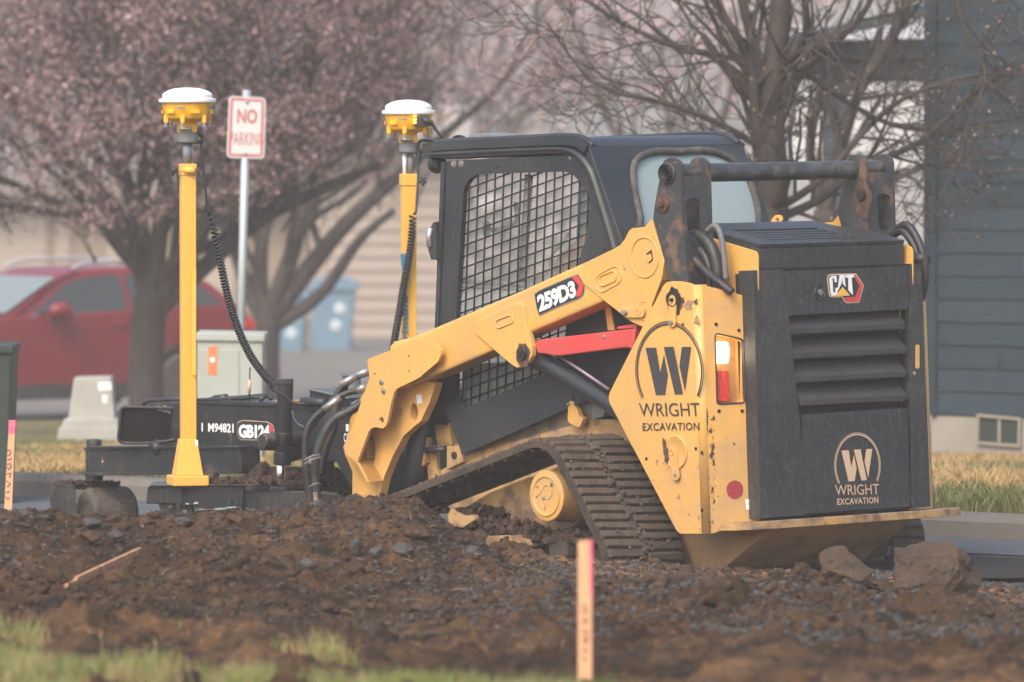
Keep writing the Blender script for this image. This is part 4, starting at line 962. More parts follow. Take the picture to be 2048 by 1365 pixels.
post((*zN((1340, 790), (1340, 830)), .020), 33.0); post((*zN((1340, 830), (1340, 985)), .016), 33.0, GBLK); post((*zN((1335, 900), (1335, 935)), .022), 33.0)
post((*zN((1400, 800), (1530, 790)), .014), 33.0); post((*zN((1460, 755), (1460, 800)), .018), 33.0); post((*zN((1450, 810), (1450, 960)), .018), 33.02, GBLK)
post((*zN((1500, 860), (1920, 845)), .016), 33.05); post((*zN((1500, 910), (1900, 900)), .040), 33.15, GBLK, 'angle_cylinder')
post((*zN((1855, 755), (1855, 800)), .014), 33.0); post((*zN((1810, 840), (1910, 835)), .018), 33.0)
part('pipe_elbow', tube(catmull([WY(33.0).at(*q) for q in zN((1880, 840), (1930, 830), (1960, 860), (1970, 910))], 5), .010, 10), WET, GR, B=I4)
part('blade_base', prism(WY(33.3), WY(33.3).pts([(425, 985), (640, 985), (660, 1060), (380, 1060)]), -.1, 0), GBLK, GR, B=I4)
# vertical lift cylinder with collar, rod and clevis
W3 = WY(33.9)
def cyl(nm, u, v0, v1, rpx, m, Y=33.9, seg=32, **k):
    W_ = WY(Y); a, b = W_.px(u, v0); a2, b2 = W_.px(u - (v1 - v0) * .028, v1); r = rpx / FPX * Y
    A = W_.P(a, b); Bq = W_.P(a2, b2); return part(nm, lathe([(r * .6, 0), (r * .94, 0), (r, .006), (r, (A - Bq).length - .004), (r * .94, (A - Bq).length), (r * .6, (A - Bq).length)], Bq, A - Bq, seg), m, GR, B=I4, smooth=30, **k)
cyl('lift_cylinder', 571, 757, 931, 16, GBLK); cyl('cylinder_band', 570, 766, 769, 17.5, BLK)
cyl('collar', 568, 866, 888, 19, GBLK); cyl('gland', 564.5, 905, 930, 17.2, GBLK)
cyl('lift_rod', 562, 930, 968, 9, CHROME)
bm = tube([WY(33.9).at(527, 884, -.05), WY(33.9).at(560, 884, .0)], .045, 28); part('trunnion', bm, GBLK, GR, B=I4, smooth=30)
bm = tube([WY(33.9).at(572, 882, .0), WY(33.9).at(602, 880, -.1)], .040, 28); part('trunnion', bm, GBLK, GR, B=I4, smooth=30)
part('trunnion_cap', lathe([(.001, .01), (.040, .01), (.045, 0)], WY(33.9).at(527, 884, .03), Vector((-.8, -.6, 0)), 28), GBLK, GR, B=I4)
part('cylinder_boss', tube([WY(34.1).at(577, 905, .0), WY(34.1).at(607, 900, -.2)], .055, 20), GBLK, GR, B=I4)
W4 = WY(33.85)
part('clevis', prism(W4, W4.pts(zM((243, 1120), (245, 1025), (262, 1010), (380, 1015), (388, 1040), (385, 1160), (350, 1150), (345, 1060), (280, 1050), (275, 1100))), -.07, 0, bevel=.004), GBLK, GR, B=I4)
part('clevis_cap', prism(W4, W4.pts(zM((280, 1010), (285, 985), (370, 985), (378, 1010))), -.06, .0, bevel=.004), GBLK, GR, B=I4)
part('clevis_pin', lathe([(.001, .02), (.018, .02), (.022, .012), (.024, 0), (.018, -.05), (.001, -.05)], W4.at(*zM((405, 1110))[0], .02), Vector((.5, -.86, 0)), 20), CHROME, GR, B=I4)
part('clevis_nut', lathe([(.001, .02), (.012, .02), (.013, 0)], W4.at(*zM((340, 1130))[0], .02), Vector((.5, -.86, 0)), 6), STEEL, GR, B=I4)
part('draft_arm', prism(WY(34.0), WY(34.0).pts(zM((60, 1180), (110, 1120), (240, 1095), (560, 1100), (680, 1050), (800, 1065), (830, 1110), (940, 1100), (940, 1190), (830, 1220), (560, 1260), (80, 1270))), -.12, 0, bevel=.01), GBLK, GR, B=I4)
# rear frame of the attachment by the coupler
S05 = SL(.20)
gp('coupler_frame', prism(S05, S05.pts([(598, 842), (640, 818), (720, 815), (760, 850), (760, 1000), (700, 975), (672, 925), (610, 915)]), -.5, 0, bevel=.01))
gp('valve_box', prism(SL(.16), SL(.16).pts([(619, 777), (700, 795), (705, 840), (619, 822)]), -.22, 0, bevel=.005))
gp('valve_box_lid', prism(SL(.16), SL(.16).pts([(619, 777), (700, 795), (700, 798), (619, 780)]), -.24, .015, bevel=.002), GALV if False else GREYP)
gp('label_sticker', flat(S05, [S05.pts(zM((880, 492), (902, 492), (900, 550), (880, 550)))], .003), DECW)
gp('frame_lettering', text_on(S05, 'CAT', zM((862, 640), (925, 645), (862, 565))[0], zM((862, 640), (925, 645), (862, 565))[1], zM((862, 640), (925, 645), (862, 565))[2], .003, .03), DECW)
gp('filler_cap', lathe([(.04, -.10), (.05, -.09), (.05, -.02), (.052, -.02), (.060, -.018), (.060, .0), (.045, .006), (.001, .006)], SL(.02).at(703, 745), (0, 0, 1), 24), GREYP, smooth=30)
gp('filler_neck', tube([SL(.02).at(703, 765), SL(.02).at(703, 800)], .045, 20), BLK)
# upright marker aerial on the beam
gp('marker_whip', tube([S12.at(500, 735), S12.at(498, 815)], .004, 6), BLK); gp('marker_sleeve', tube([S12.at(499.5, 760), S12.at(498.5, 787)], .009, 8), DECT)
# hydraulic hoses
def gh(L, Ys, r, m=HOSE, nm='hydraulic_hose'):
    P = [WY(y).at(u, v) for (u, v), y in zip(L, Ys)]; return part(nm, tube(catmull(P, 7), r, 12), m, GR, B=I4)
gh([(742, 742), (715, 752), (690, 770), (672, 790), (655, 815), (632, 840), (614, 870), (610, 920), (615, 970), (628, 1025)], [33.3] * 10, .017)
gh([(745, 775), (700, 785), (668, 800), (640, 825), (618, 850), (610, 890), (614, 950), (622, 1010)], [33.2] * 8, .016)
gh([(722, 808), (700, 822), (670, 838), (652, 862), (636, 900), (630, 950), (634, 1000), (640, 1040)], [33.0] * 8, .024)
gh([(690, 770), (676, 800), (668, 850), (650, 900), (640, 950)], [33.5] * 5, .024)
for L in (((742, 741), (712, 752)), ((735, 773), (712, 781)), ((722, 806), (706, 814))):
    part('hose_fitting', tube([WY(33.1).at(*L[0]), WY(33.1).at(*L[1])], .024, 6), STEEL, GR, B=I4)
for L in (((712, 752), (680, 771)), ((680, 795), (648, 820))): part('hose_fitting', tube([WY(33.05).at(*L[0]), WY(33.05).at(*L[1])], .018, 10), STEEL, GR, B=I4)
part('hose_print', text_on(Frame(WY(32.96).at(633, 1010), (.12, 0, 1), (-1, 0, .12), I4), 'L0/002', (629, 1015), (626, 985), (637, 1015), .0, .0), DECT, GR, B=I4)
for (u0, v0, u1, v1) in ((607, 922, 640, 910), (608, 930, 642, 915), (618, 975, 640, 968)):
    part('hose_tie', tube(catmull([WY(32.95).at(u0, v0), WY(32.92).at((u0 + u1) / 2, (v0 + v1) / 2 - 3), WY(32.95).at(u1, v1)], 4), .005, 6), GREYP, GR, B=I4)
gp('connector', tube([SL(.22).at(606, 804), SL(.22).at(650, 806)], .026, 14), BLKP)
part('thin_wire', tube(catmull([WY(33.85).at(*q) for q in zM((432, 380), (445, 440), (480, 490), (530, 515))], 5), .006, 6), bpy.data.materials['purple_steel_line'], GR, B=I4)
# soil carried over the blade
W5 = WY(34.6)
hp_ = []
for k in range(1500):
    u = random.uniform(478, 705); top = 940 + 12 * math.sin(u / 22) + (0 if u < 560 else -4) + (18 if u < 520 else 0) + max(0, (u - 655)) * .5
    v = random.uniform(top, 1020)
    hp_.append((u, v))
bm = bm_new()
for u, v in hp_:
    p = W5.at(u, v, random.uniform(0, .25)); q = random.uniform(.012, .034)
    b = bm_new(); bmesh.ops.create_icosphere(b, subdivisions=1, radius=q)
    for vv in b.verts: vv.co *= random.uniform(.7, 1.25)
    bmesh.ops.translate(b, vec=p, verts=b.verts); t_ = bpy.data.meshes.new('t'); b.to_mesh(t_); b.free(); bm.from_mesh(t_); bpy.data.meshes.remove(t_)
b2 = prism(WY(34.62), WY(34.62).pts([(470, 1060), (480, 955), (560, 945), (640, 945), (690, 965), (710, 1000), (715, 1060)]), -.6, 0, bevel=.02); merge(bm, b2)
solo('soil_heap', bm, SOILM, 'loose dark soil heaped up behind the grader blade', 'soil', kind='stuff')
b2 = bm_new()
for k in range(260):
    u = random.uniform(415, 560); v = 968 - abs(random.gauss(0, 4)); p = W2.at(u, v, random.uniform(-.2, .0)); b = bm_new(); bmesh.ops.create_icosphere(b, subdivisions=1, radius=random.uniform(.008, .022))
    bmesh.ops.translate(b, vec=p, verts=b.verts); t_ = bpy.data.meshes.new('t'); b.to_mesh(t_); b.free(); b2.from_mesh(t_); bpy.data.meshes.remove(t_)
for k in range(200):
    u = random.uniform(110, 238); v = 967 + (u - 110) * .01 - abs(random.gauss(0, 2)); p = WY(Yc + .03).at(u, v, random.uniform(-.1, .08)); b = bm_new(); bmesh.ops.create_icosphere(b, subdivisions=1, radius=random.uniform(.006, .014))
    bmesh.ops.translate(b, vec=p, verts=b.verts); t_ = bpy.data.meshes.new('t'); b.to_mesh(t_); b.free(); b2.from_mesh(t_); bpy.data.meshes.remove(t_)
part('soil_on_blade', b2, SOILM, GR, B=I4, kind='stuff')
# ================================================================== GNSS MASTS
def mast(label, Y, base, pole, topv, rec, coil, marks):
    W_ = WY(Y); s = Y / FPX
    bx = W_.at(base[0], base[1])
    T = thing('receiver_mast', label, 'mast', Matrix.Translation(bx), 'satellite receiver masts on the grader blade')
    ps = dict(parent=T, B=I4)
    rz = Matrix.Rotation(math.radians(14), 3, 'Z')
    def sq(u, v0, v1, w0, w1, name, m, bev=.004, rot=rz):
        a, b0 = W_.px(u, v0); _, b1 = W_.px(u, v1); bm = bm_new(); h0, h1 = w0 * s / 2, w1 * s / 2
        c = W_.P(a, 0); V = []
        for z, h in ((b1, h1), (b0, h0)):
            for dx, dy in ((-1, -1), (1, -1), (1, 1), (-1, 1)):
                q = rot @ Vector((dx * h, dy * h, 0)); V.append(bm.verts.new(Vector((c.x + q.x, c.y + q.y, z))))
        bm.faces.new(V[0:4][::-1]); bm.faces.new(V[4:8])
        for k in range(4): bm.faces.new((V[k], V[(k + 1) % 4], V[4 + (k + 1) % 4], V[4 + k]))
        bmesh.ops.recalc_face_normals(bm, faces=bm.faces); bevel_sharp(bm, bev, 3); return part(name, bm, m, **ps)
    u = pole; k = 1 / 1.21
    if marks != 'far':
        sq(u, 951, 971, 88 * k, 88 * k, 'base_flange', MYEL, .008); sq(u - .5, 878, 951, 40 * k, 66 * k, 'tapered_base', MYEL, .006)
        bmx = sq(u, topv + 24, 880, 35 * k, 35 * k, 'pole', MYEL, .006)
        part('sticker', prism(WY(Y - .09), WY(Y - .09).pts([(391, 881), (396, 881), (396, 892), (391, 892)]), 0, .001), DECW, **ps)
        b3 = prism(WY(Y - .053), WY(Y - .053).pts([(384, 540), (392, 540), (392, 750), (384, 750)]), -.002, .0015); part('sticker', b3, MYEL, **ps)
    else:
        sq(u, topv + 24, 985, 33 * k, 33 * k, 'pole', MYEL, .006)
    sq(u, topv, topv + 24, 38 * k, 38 * k, 'clamp_head', MYEL, .006)
    r_ = lambda n: n * s
    cx = W_.at(u, topv)
    if marks != 'far':
        part('clamp_bolt', tube([W_.at(u - 12, topv + 13, .03), W_.at(u + 16, topv + 13, .06)], r_(7), 20), MYEL, **ps)
        part('clamp_knob', tube([W_.at(u - 20, topv + 13, .03), W_.at(u - 32, topv + 13, .03)], r_(6), 8), BLKP, **ps)
        part('knob_wing', tube([W_.at(u - 28, topv + 8, .03), W_.at(u - 29, topv + 24, .03)], r_(2.5), 6), BLKP, **ps)
        part('rod', tube([W_.at(u - 1, topv), W_.at(u - 1, topv - 42)], r_(9.5), 16), GREYP, **ps); part('rod_edge', tube([W_.at(u + 8, topv), W_.at(u + 8, topv - 42)], r_(2), 6), STEEL, **ps)
    else:
        part('rod', tube([W_.at(u + 4, topv), W_.at(u + 4, topv - 42)], r_(6), 16), GREYP, **ps); part('rod_edge', tube([W_.at(u - 8, topv), W_.at(u - 8, topv - 42)], r_(4), 10), WHT, **ps)
        kb = bm_new()
        for a in range(5):
            t = a * 2 * math.pi / 5 + .3; tube([W_.at(u + 29, topv + 14, .03), W_.at(u + 29 + 8 * math.cos(t), topv + 14 + 10 * math.sin(t), .03)], r_(3), 8, into=kb)
        part('clamp_knob', kb, BLKP, **ps)
        # blue stripe and lettering down the pole
        part('blue_stripe', prism(WY(Y - .052), WY(Y - .052).pts([(801, 508), (813, 508), (813, 604), (808, 610), (801, 512)]), 0, .0015), DECB, **ps)
        part('pole_lettering', text_on(WY(Y - .055), 'Trimble', (816, 702), (816, 592), (803, 702), .0, .03), DECB, **ps)
    t2 = topv - 42
    rx = rec; Wr = W_.at(rx, t2); 
    def L(prof, name, m, u_=None, seg=40, **k):
        c0 = W_.at(rx if u_ is None else u_, t2); return part(name, lathe([(r * s, (t2 - v) * s) for r, v in prof], Vector((c0.x, c0.y, c0.z)), (0, 0, 1), seg), m, smooth=32, **ps, **k)
    q = 0.93 if marks == 'far' else 1.0
    def V(v): return t2 + (v - 288) * (.96 if marks == 'far' else 1)
    L([(6, V(289)), (17 * q, V(289)), (20 * q, V(286)), (20 * q, V(266)), (10, V(266))], 'grey_sleeve', GREYP)
    part('sleeve_clamp', tube([W_.at(rx - 20 * q, V(286)), W_.at(rx + 32 * q, V(286), -.0)], r_(4), 8), BLKP, **ps)
    sqr = sq(rx - 1, V(252), V(267), 42 * q * k, 42 * q * k, 'lower_neck', RYEL, .004)
    part('neck_pin', tube([W_.at(rx - 16, V(260), .065), W_.at(rx + 10, V(260), .065)], r_(4), 10), STEEL, **ps)
    body = L([(18 * q, V(253)), (20 * q, V(247)), (44 * q, V(240)), (46 * q, V(238)), (50 * q, V(222)), (52 * q, V(210)), (52.5 * q, V(206)), (40 * q, V(206))], 'receiver_body', RYEL, seg=12)
    for a in range(6):
        t = a * math.pi / 3 + .35; c0 = W_.at(rx, V(245)); p0 = Vector((c0.x, c0.y, c0.z)) + Vector((math.cos(t), math.sin(t), 0)) * r_(45 * q)
        part('receiver_foot', box(p0 + Vector((0, 0, .012)), (.022, .022, .04), bevel=.003), RYEL, **ps)
        part('foot_stud', lathe([(.001, -.028), (.008, -.028), (.009, 0)], p0 + Vector((0, 0, -.002)), (0, 0, 1), 10), STEEL, **ps)
    for a in range(6):
        t = a * math.pi / 3 + .87; c0 = W_.at(rx, V(226)); n = Vector((math.cos(t), math.sin(t), 0))
        b = box((0, 0, 0), (.008, .05, .02), bevel=.003); b.transform(Matrix.Translation(Vector((c0.x, c0.y, c0.z)) + n * r_(50 * q)) @ Matrix.Rotation(t, 4, 'Z')); part('receiver_boss', b, RYEL, **ps)
    L([(44 * q, V(209)), (56 * q, V(208)), (57.5 * q, V(206)), (57.5 * q, V(201)), (56 * q, V(200)), (50 * q, V(199)), (50.5 * q, V(192)), (47 * q, V(188)), (38 * q, V(183)), (26 * q, V(179.5)), (12 * q, V(178)), (.1, V(177.5))], 'dome', WHT, seg=48)
    fy = Y - 52 * s
    Wf = WY(fy - .004); tx = rx - 22 * q
    part('receiver_lettering', text_on(Wf, 'Trimble', (tx - 4, V(220.5)), (tx + 17, V(220.5)), (tx - 4, V(214.5)), .0, .03), DECB, **ps)
    if marks != 'far': part('receiver_lettering', text_on(Frame(Wf.at(rx + 42, V(217)) + Vector((0, .09, 0)), Vector((.62, .78, 0)), (0, 0, 1)), 'Trimble', (rx + 36, V(220.5)), (rx + 52, V(220.5)), (rx + 36, V(214.5)), .012, .03), DECB, **ps)
    else:
        part('port_panel', box(Wf.at(rx + 26, V(222)) + Vector((0, .035, 0)), (.075, .05, .06), bevel=.004), BLKP, **ps)
        for j in range(3): part('indicator_light', box(Wf.at(rx + 13, V(212 + 6.5 * j)) + Vector((0, .006, 0)), (.016, .012, .008)), mat('amber_led', (1, .5, .1), .4, emit=((1, .45, .08), 2.2)) if j == 0 else bpy.data.materials['amber_led'], **ps)
        part('plug', tube([Wf.at(rx + 28, V(216), .03), Wf.at(rx + 48, V(228), .03)], r_(6), 12), BLKP, **ps)
        part('cable', tube(catmull([Wf.at(rx + 48, V(228), .03), Wf.at(rx + 58, V(244), .03), Wf.at(rx + 68, V(256), .03)], 5), r_(3), 8), CORD, **ps)
        part('cable', tube(catmull([W_.at(*p) for p in ((838, 330), (836, 300), (838, 285), (850, 281), (872, 284))], 5), r_(3), 8), CORD, **ps)
        part('cable_clip', box(W_.at(850, 302), (.03, .04, .08), bevel=.004), BLKP, **ps)
    # cable: straight run, then coil
    st, cl, r0, turns = coil[:4]
    part('cable', tube(catmull([W_.at(p[0], p[1], .085 * i / (len(st) - 1) if marks == 'far' else 0) for i, p in enumerate(st)], 6), r_(2.6), 8), CORD, **ps)
    part('plug', tube([W_.at(*st[0]), W_.at(*st[1])], r_(4.5), 10), BLKP, **ps)
    C = catmull([W_.at(p[0], p[1], .085 if marks == 'far' else .0) for p in cl], 60); Ls = [0]
    for a, b in zip(C, C[1:]): Ls.append(Ls[-1] + (b - a).length)
    tot = Ls[-1]; n = turns * 12; P = []; j = 0
    for i in range(n + 1):
        f = i / n; dens = f if len(coil) < 5 else f ** coil[4]; d = tot * dens
        while j < len(Ls) - 2 and Ls[j + 1] < d: j += 1
        g = (d - Ls[j]) / max(1e-9, Ls[j + 1] - Ls[j]); c = C[j].lerp(C[j + 1], g); t = (C[min(j + 1, len(C) - 1)] - C[j]).normalized()
        e1 = Vector((0, 1, 0)).cross(t).normalized(); e2 = t.cross(e1); a = 2 * math.pi * f * turns; P.append(c + (e1 * math.cos(a) + e2 * math.sin(a)) * r_(r0))
    part('coiled_cable', tube(P, r_(2.4), 6), CORD, **ps)
    return T
m1 = mast('yellow survey mast on a flared foot at the near end of the grader blade', 33.3, (376, 971), 375.5, 328, 375,
     ([(392, 262), (404, 272), (402, 300), (408, 350), (412, 390), (414, 418), (418, 424)], [(422, 424), (430, 470), (442, 530), (455, 590), (475, 655), (500, 710), (530, 752), (550, 770)], 6.5, 62, .8), 'near')
part('cable', tube(catmull([WY(33.5).at(*p) for p in ((548, 768), (541, 772), (546, 780), (565, 790), (585, 806), (612, 808))], 5), .008, 8), CORD, m1, B=I4)
m2 = mast('yellow survey mast with blue lettering, partly hidden behind the loader arm', 35.4, (817, 985), 817, 348, 817,
     ([(838, 300), (836, 330), (836, 365), (834, 400), (832, 424), (828, 428)], [(826, 432), (824, 470), (818, 520), (808, 570), (800, 620), (792, 665), (786, 700)], 5.8, 50, .85), 'far')
# ================================================================== GROUND
def vnoise(x, y, seed=0):      # cheap value noise on arrays
    xi = np.floor(x).astype(np.int64); yi = np.floor(y).astype(np.int64); xf = x - xi; yf = y - yi
    def h(a, b):
        n = (a * 374761393 + b * 668265263 + seed * 1442695041) & 0x7fffffff
        n = ((n ^ (n >> 13)) * 1274126177) & 0x7fffffff; return ((n ^ (n >> 16)) & 0xffff) / 65535.0
    u = xf * xf * (3 - 2 * xf); v = yf * yf * (3 - 2 * yf)
    return (h(xi, yi) * (1 - u) + h(xi + 1, yi) * u) * (1 - v) + (h(xi, yi + 1) * (1 - u) + h(xi + 1, yi + 1) * u) * v
def fbm(x, y, oct=5, seed=0, g=.5):
    s = 0; a = 1; t = 0
    for o in range(oct):
        s = s + a * (vnoise(x * 2 ** o + 17.3 * o, y * 2 ** o - 9.1 * o, seed + o) - .5); t += a; a *= g
    return s / t
YK = np.array([16, 18.5, 20.3, 22.3, 24, 25.5, 27, 28.3, 29.1, 30.2, 31.2, 33, 37])
COLS = [(-5, [.46, .46, .47, .47, .30, .26, .36, .46, .30, .06, .0, -.05, -.05]),
        (-2.3, [.46, .46, .48, .47, .30, .25, .37, .475, .36, .05, .0, -.05, -.05]),
        (-1.55, [.46, .46, .47, .44, .28, .24, .34, .445, .32, .05, .0, -.05, -.05]),
        (-1.05, [.45, .46, .46, .42, .28, .25, .34, .475, .40, .12, .0, -.05, -.05]),
        (-.70, [.45, .46, .45, .40, .29, .24, .33, .45, .49, .22, .02, -.05, -.05]),
        (-.45, [.45, .46, .44, .38, .30, .24, .31, .42, .485, .30, .03, -.05, -.05]),
        (-.22, [.45, .46, .43, .38, .31, .25, .24, .27, .33, .18, .03, -.05, -.05]),
        (.0, [.44, .46, .42, .38, .32, .28, .23, .21, .19, .13, .03, -.05, -.05]),
        (.4, [.44, .45, .41, .38, .33, .30, .25, .20, .17, .13, .05, -.05, -.05]),
        (1.0, [.44, .45, .40, .37, .34, .31, .25, .18, .13, .09, .03, -.05, -.05]),
        (1.7, [.42, .44, .40, .36, .32, .27, .17, .10, .07, .03, -.0, -.06, -.06]),
        (2.4, [.42, .43, .40, .36, .29, .21, .12, .06, .03, .0, -.04, -.06, -.06]),
        (5, [.42, .42, .40, .36, .32, .26, .18, .10, .05, .0, -.03, -.05, -.05])]
CX = np.array([c[0] for c in COLS]); CH_ = np.array([c[1] for c in COLS])
def base_h(X, Y):
    t = np.clip(np.interp(Y, YK, np.arange(len(YK))), 0, len(YK) - 1.0001); i = t.astype(int); f = t - i; f = f * f * (3 - 2 * f)
    s = np.clip(np.interp(X, CX, np.arange(len(CX))), 0, len(CX) - 1.0001); j = s.astype(int); g = s - j; g = g * g * (3 - 2 * g)
    return (CH_[j, i] * (1 - f) + CH_[j, i + 1] * f) * (1 - g) + (CH_[j + 1, i] * (1 - f) + CH_[j + 1, i + 1] * f) * g
def clod(X, Y, cell, seed, dens, hmin, hmax, sq=1.0):
    """rounded lumps scattered on a jittered grid (max over the 3x3 neighbourhood)"""
    out = np.zeros_like(X); xi = np.floor(X / cell).astype(np.int64); yi = np.floor(Y / cell).astype(np.int64)
    for dx in (-1, 0, 1):
        for dy in (-1, 0, 1):
            a, b = xi + dx, yi + dy
            def h(k):
                n = (a * 374761393 + b * 668265263 + (seed * 31 + k) * 1442695041) & 0x7fffffff
                n = ((n ^ (n >> 13)) * 1274126177) & 0x7fffffff; return ((n ^ (n >> 16)) & 0xffff) / 65535.0
            px = (a + h(1)) * cell; py = (b + h(2)) * cell; r = cell * (.25 + .45 * h(3)); on = h(4) < dens
            th = h(5) * 3.14; c, s = np.cos(th), np.sin(th); ex, ey = X - px, Y - py
            u_, v_ = (ex * c + ey * s) / r, (-ex * s + ey * c) / (r * (.55 + .4 * h(6)))
            d = np.maximum(np.abs(u_), np.abs(v_)) * .45 + np.sqrt(u_ ** 2 + v_ ** 2) * .55
            z = np.where(on, np.clip(1 - d ** 2.2, 0, 1) ** .6 * (hmin + (hmax - hmin) * h(7)), 0); out = np.maximum(out, z)
    return out
def smooth_mask(X, Y): return np.minimum(smooth_mask0(X, Y), 1 - .8 * np.exp(-((X - 1.85) / .45) ** 2 - ((Y - 27.8) / .6) ** 2))
def smooth_mask0(X, Y):   # 1 = rough clods, 0 = driven smooth
    m = np.clip((X + .1) / .5, 0, 1) * np.clip((Y - 26.8) / .8, 0, 1); return 1 - .72 * m
def dirt_h(X, Y, fine=True):
    rough = smooth_mask(X, Y); fade = np.clip((32.3 - Y) / .8, 0.25, 1)
    h = base_h(X, Y) + fade * rough * (.13 * fbm(X * 1.5, Y * 1.1, 4, 3) + .055 * fbm(X * 4.5, Y * 3.0, 5, 5, .6)) + np.clip((22.8 - Y) / 1.5, 0, 1) * .10 * fbm(X * 2.4 + 3, Y * 1.5, 3, 8)
    h = h - .07 * np.exp(-((X - 1.85) / .45) ** 2 - ((Y - 27.7) / .75) ** 2)
    if fine:
        h = h + fade * rough * (clod(X, Y, .30, 1, .22, .02, .085) + clod(X + .05, Y, .11, 2, .34, .010, .040) + clod(X, Y + .03, .05, 3, .55, .006, .018)) + fade * .03 * fbm(X * 22, Y * 16, 4, 9, .6)
        h = h + fade * (clod(X, Y, .045, 7, .35, .004, .011))
    return h
xs = np.concatenate([np.arange(-5.5, -3, .06), np.arange(-3.0, 3.2, .0105), np.arange(3.2, 5.5, .06)])
ys = np.concatenate([np.arange(16, 22, .05), np.arange(22, 31.4, .018), np.arange(31.4, 33.6, .04)])
GX, GY = np.meshgrid(xs, ys); GZ = dirt_h(GX, GY)
V = np.stack([GX, GY, GZ], -1).reshape(-1, 3); nx = len(xs); ny = len(ys)
ii = (np.arange(ny - 1)[:, None] * nx + np.arange(nx - 1)[None]).ravel(); F = np.stack([ii, ii + 1, ii + nx + 1, ii + nx], -1)
DIRT = mat('churned_dirt', (.066, .038, .020), .96, layers=[((.130, .076, .038), 1.6, .40, .60, .85), ((.022, .015, .011), 4.5, .46, .60, .85), ((.040, .039, .038), 9, .56, .70, .45), ((.20, .12, .070), 26, .55, .68, .65), ((.022, .019, .018), 60, .52, .66, .7), ((.24, .17, .12), 140, .64, .72, .6)], bump=(170, .6, .010), bump2=(45, .6, .02), spec=.12)
dme = mesh_np('dirt_ground', V, F, True); at_ = dme.attributes.new('dry', 'FLOAT', 'POINT')
dryv = np.clip((1 - smooth_mask(GX, GY)) * 1.3 + fbm(GX * .9, GY * .7, 3, 51) * 1.6 + .12 * np.clip((GZ - base_h(GX, GY)) / .05, -1, 1), 0, 1).ravel()
at_.data.foreach_set('value', dryv.astype(np.float32))
nt_ = DIRT.node_tree; b_ = nt_.nodes['Principled BSDF']; lk = b_.inputs['Base Color'].links[0].from_socket; an = nt_.nodes.new('ShaderNodeAttribute'); an.attribute_name = 'dry'
mx_ = nt_.nodes.new('ShaderNodeMix'); mx_.data_type = 'RGBA'; mx_.blend_type = 'MULTIPLY'; mx_.inputs[0].default_value = 1
cr = nt_.nodes.new('ShaderNodeMix'); cr.data_type = 'RGBA'; cr.inputs[6].default_value = (.75, .73, .72, 1); cr.inputs[7].default_value = (2.15, 1.95, 1.75, 1); nt_.links.new(an.outputs['Fac'], cr.inputs[0])
nt_.links.new(lk, mx_.inputs[6]); nt_.links.new(cr.outputs[2], mx_.inputs[7]); nt_.links.new(mx_.outputs[2], b_.inputs['Base Color'])
solo('dirt_ground', dme, DIRT, kind='structure')
# pebbles, crumbs and gravel
CLOD = mat('earth_clod', (.058, .036, .023), .95, layers=[((.125, .078, .047), 9, .4, .62, .8), ((.05, .033, .025), 24, .5, .62, .7)], bump=(60, .9, .02), spec=.12)
def rock_np(seed, n=1, ang=.35):
    b = bm_new(); bmesh.ops.create_icosphere(b, subdivisions=n, radius=1); rr = random.Random(seed)
    for v in b.verts: v.co *= 1 + rr.uniform(-ang, ang); v.co.z *= .75
    V = np.array([v.co[:] for v in b.verts]); F = np.array([[v.index for v in f.verts] for f in b.faces]); b.free(); return V, F
ROCKS = [rock_np(i) for i in range(8)]
def scatter(name, X, Y, R, m, kind='stuff', label=None, cat=None, sink=.2, hf=None):
    Z = dirt_h(X, Y) if hf is None else hf(X, Y); Vs = []; Fs = []; off_ = 0
    idx = rng.integers(0, 8, len(X))
    for k in range(8):
        s = np.where(idx == k)[0]
        if not len(s): continue
        V0, F0 = ROCKS[k]; n = len(s); th = rng.uniform(0, 6.28, n); sc = rng.uniform(.7, 1.3, (n, 3)) * R[s][:, None]
        P = V0[None] * sc[:, None, :]; c, si = np.cos(th)[:, None], np.sin(th)[:, None]
        ph = rng.uniform(-.6, .6, n); cp, sp_ = np.cos(ph)[:, None], np.sin(ph)[:, None]
        y0 = P[..., 1] * cp - P[..., 2] * sp_; z0 = P[..., 1] * sp_ + P[..., 2] * cp
        x1 = P[..., 0] * c - y0 * si; y1 = P[..., 0] * si + y0 * c
        Q = np.stack([x1 + X[s][:, None], y1 + Y[s][:, None], z0 + (Z[s] + R[s] * sink)[:, None]], -1)
        Vs.append(Q.reshape(-1, 3)); Fs.append((F0[None] + (np.arange(n) * len(V0))[:, None, None] + off_).reshape(-1, 3)); off_ += n * len(V0)
    return solo(name, mesh_np(name, np.concatenate(Vs), np.concatenate(Fs)), m, label, cat, kind=kind)
def rnd(n, x0, x1, y0, y1): return rng.uniform(x0, x1, n), rng.uniform(y0, y1, n)
X, Y = rnd(26000, -2.9, 3.0, 23.5, 30.8); R = .004 + .011 * rng.random(len(X)) ** 2.2; keep = rng.random(len(X)) < .35 + .65 * smooth_mask(X, Y)
Xc, Yc_ = rnd(15000, -2.9, 3.0, 24, 30.6); Rc = .009 + .034 * rng.random(len(Xc)) ** 4.5; kc = rng.random(len(Xc)) < .05 + .42 * smooth_mask(Xc, Yc_) * np.clip(.6 + 3 * fbm(Xc * 1.3, Yc_, 3, 61), 0, 1)
scatter('soil_clods', Xc[kc], Yc_[kc], Rc[kc], CLOD, label='broken angular clods of earth strewn over the dirt', cat='soil', sink=.1)
scatter('soil_crumbs', X[keep], Y[keep], R[keep], SOILM, label='small dark crumbs of soil all over the churned dirt', cat='soil')
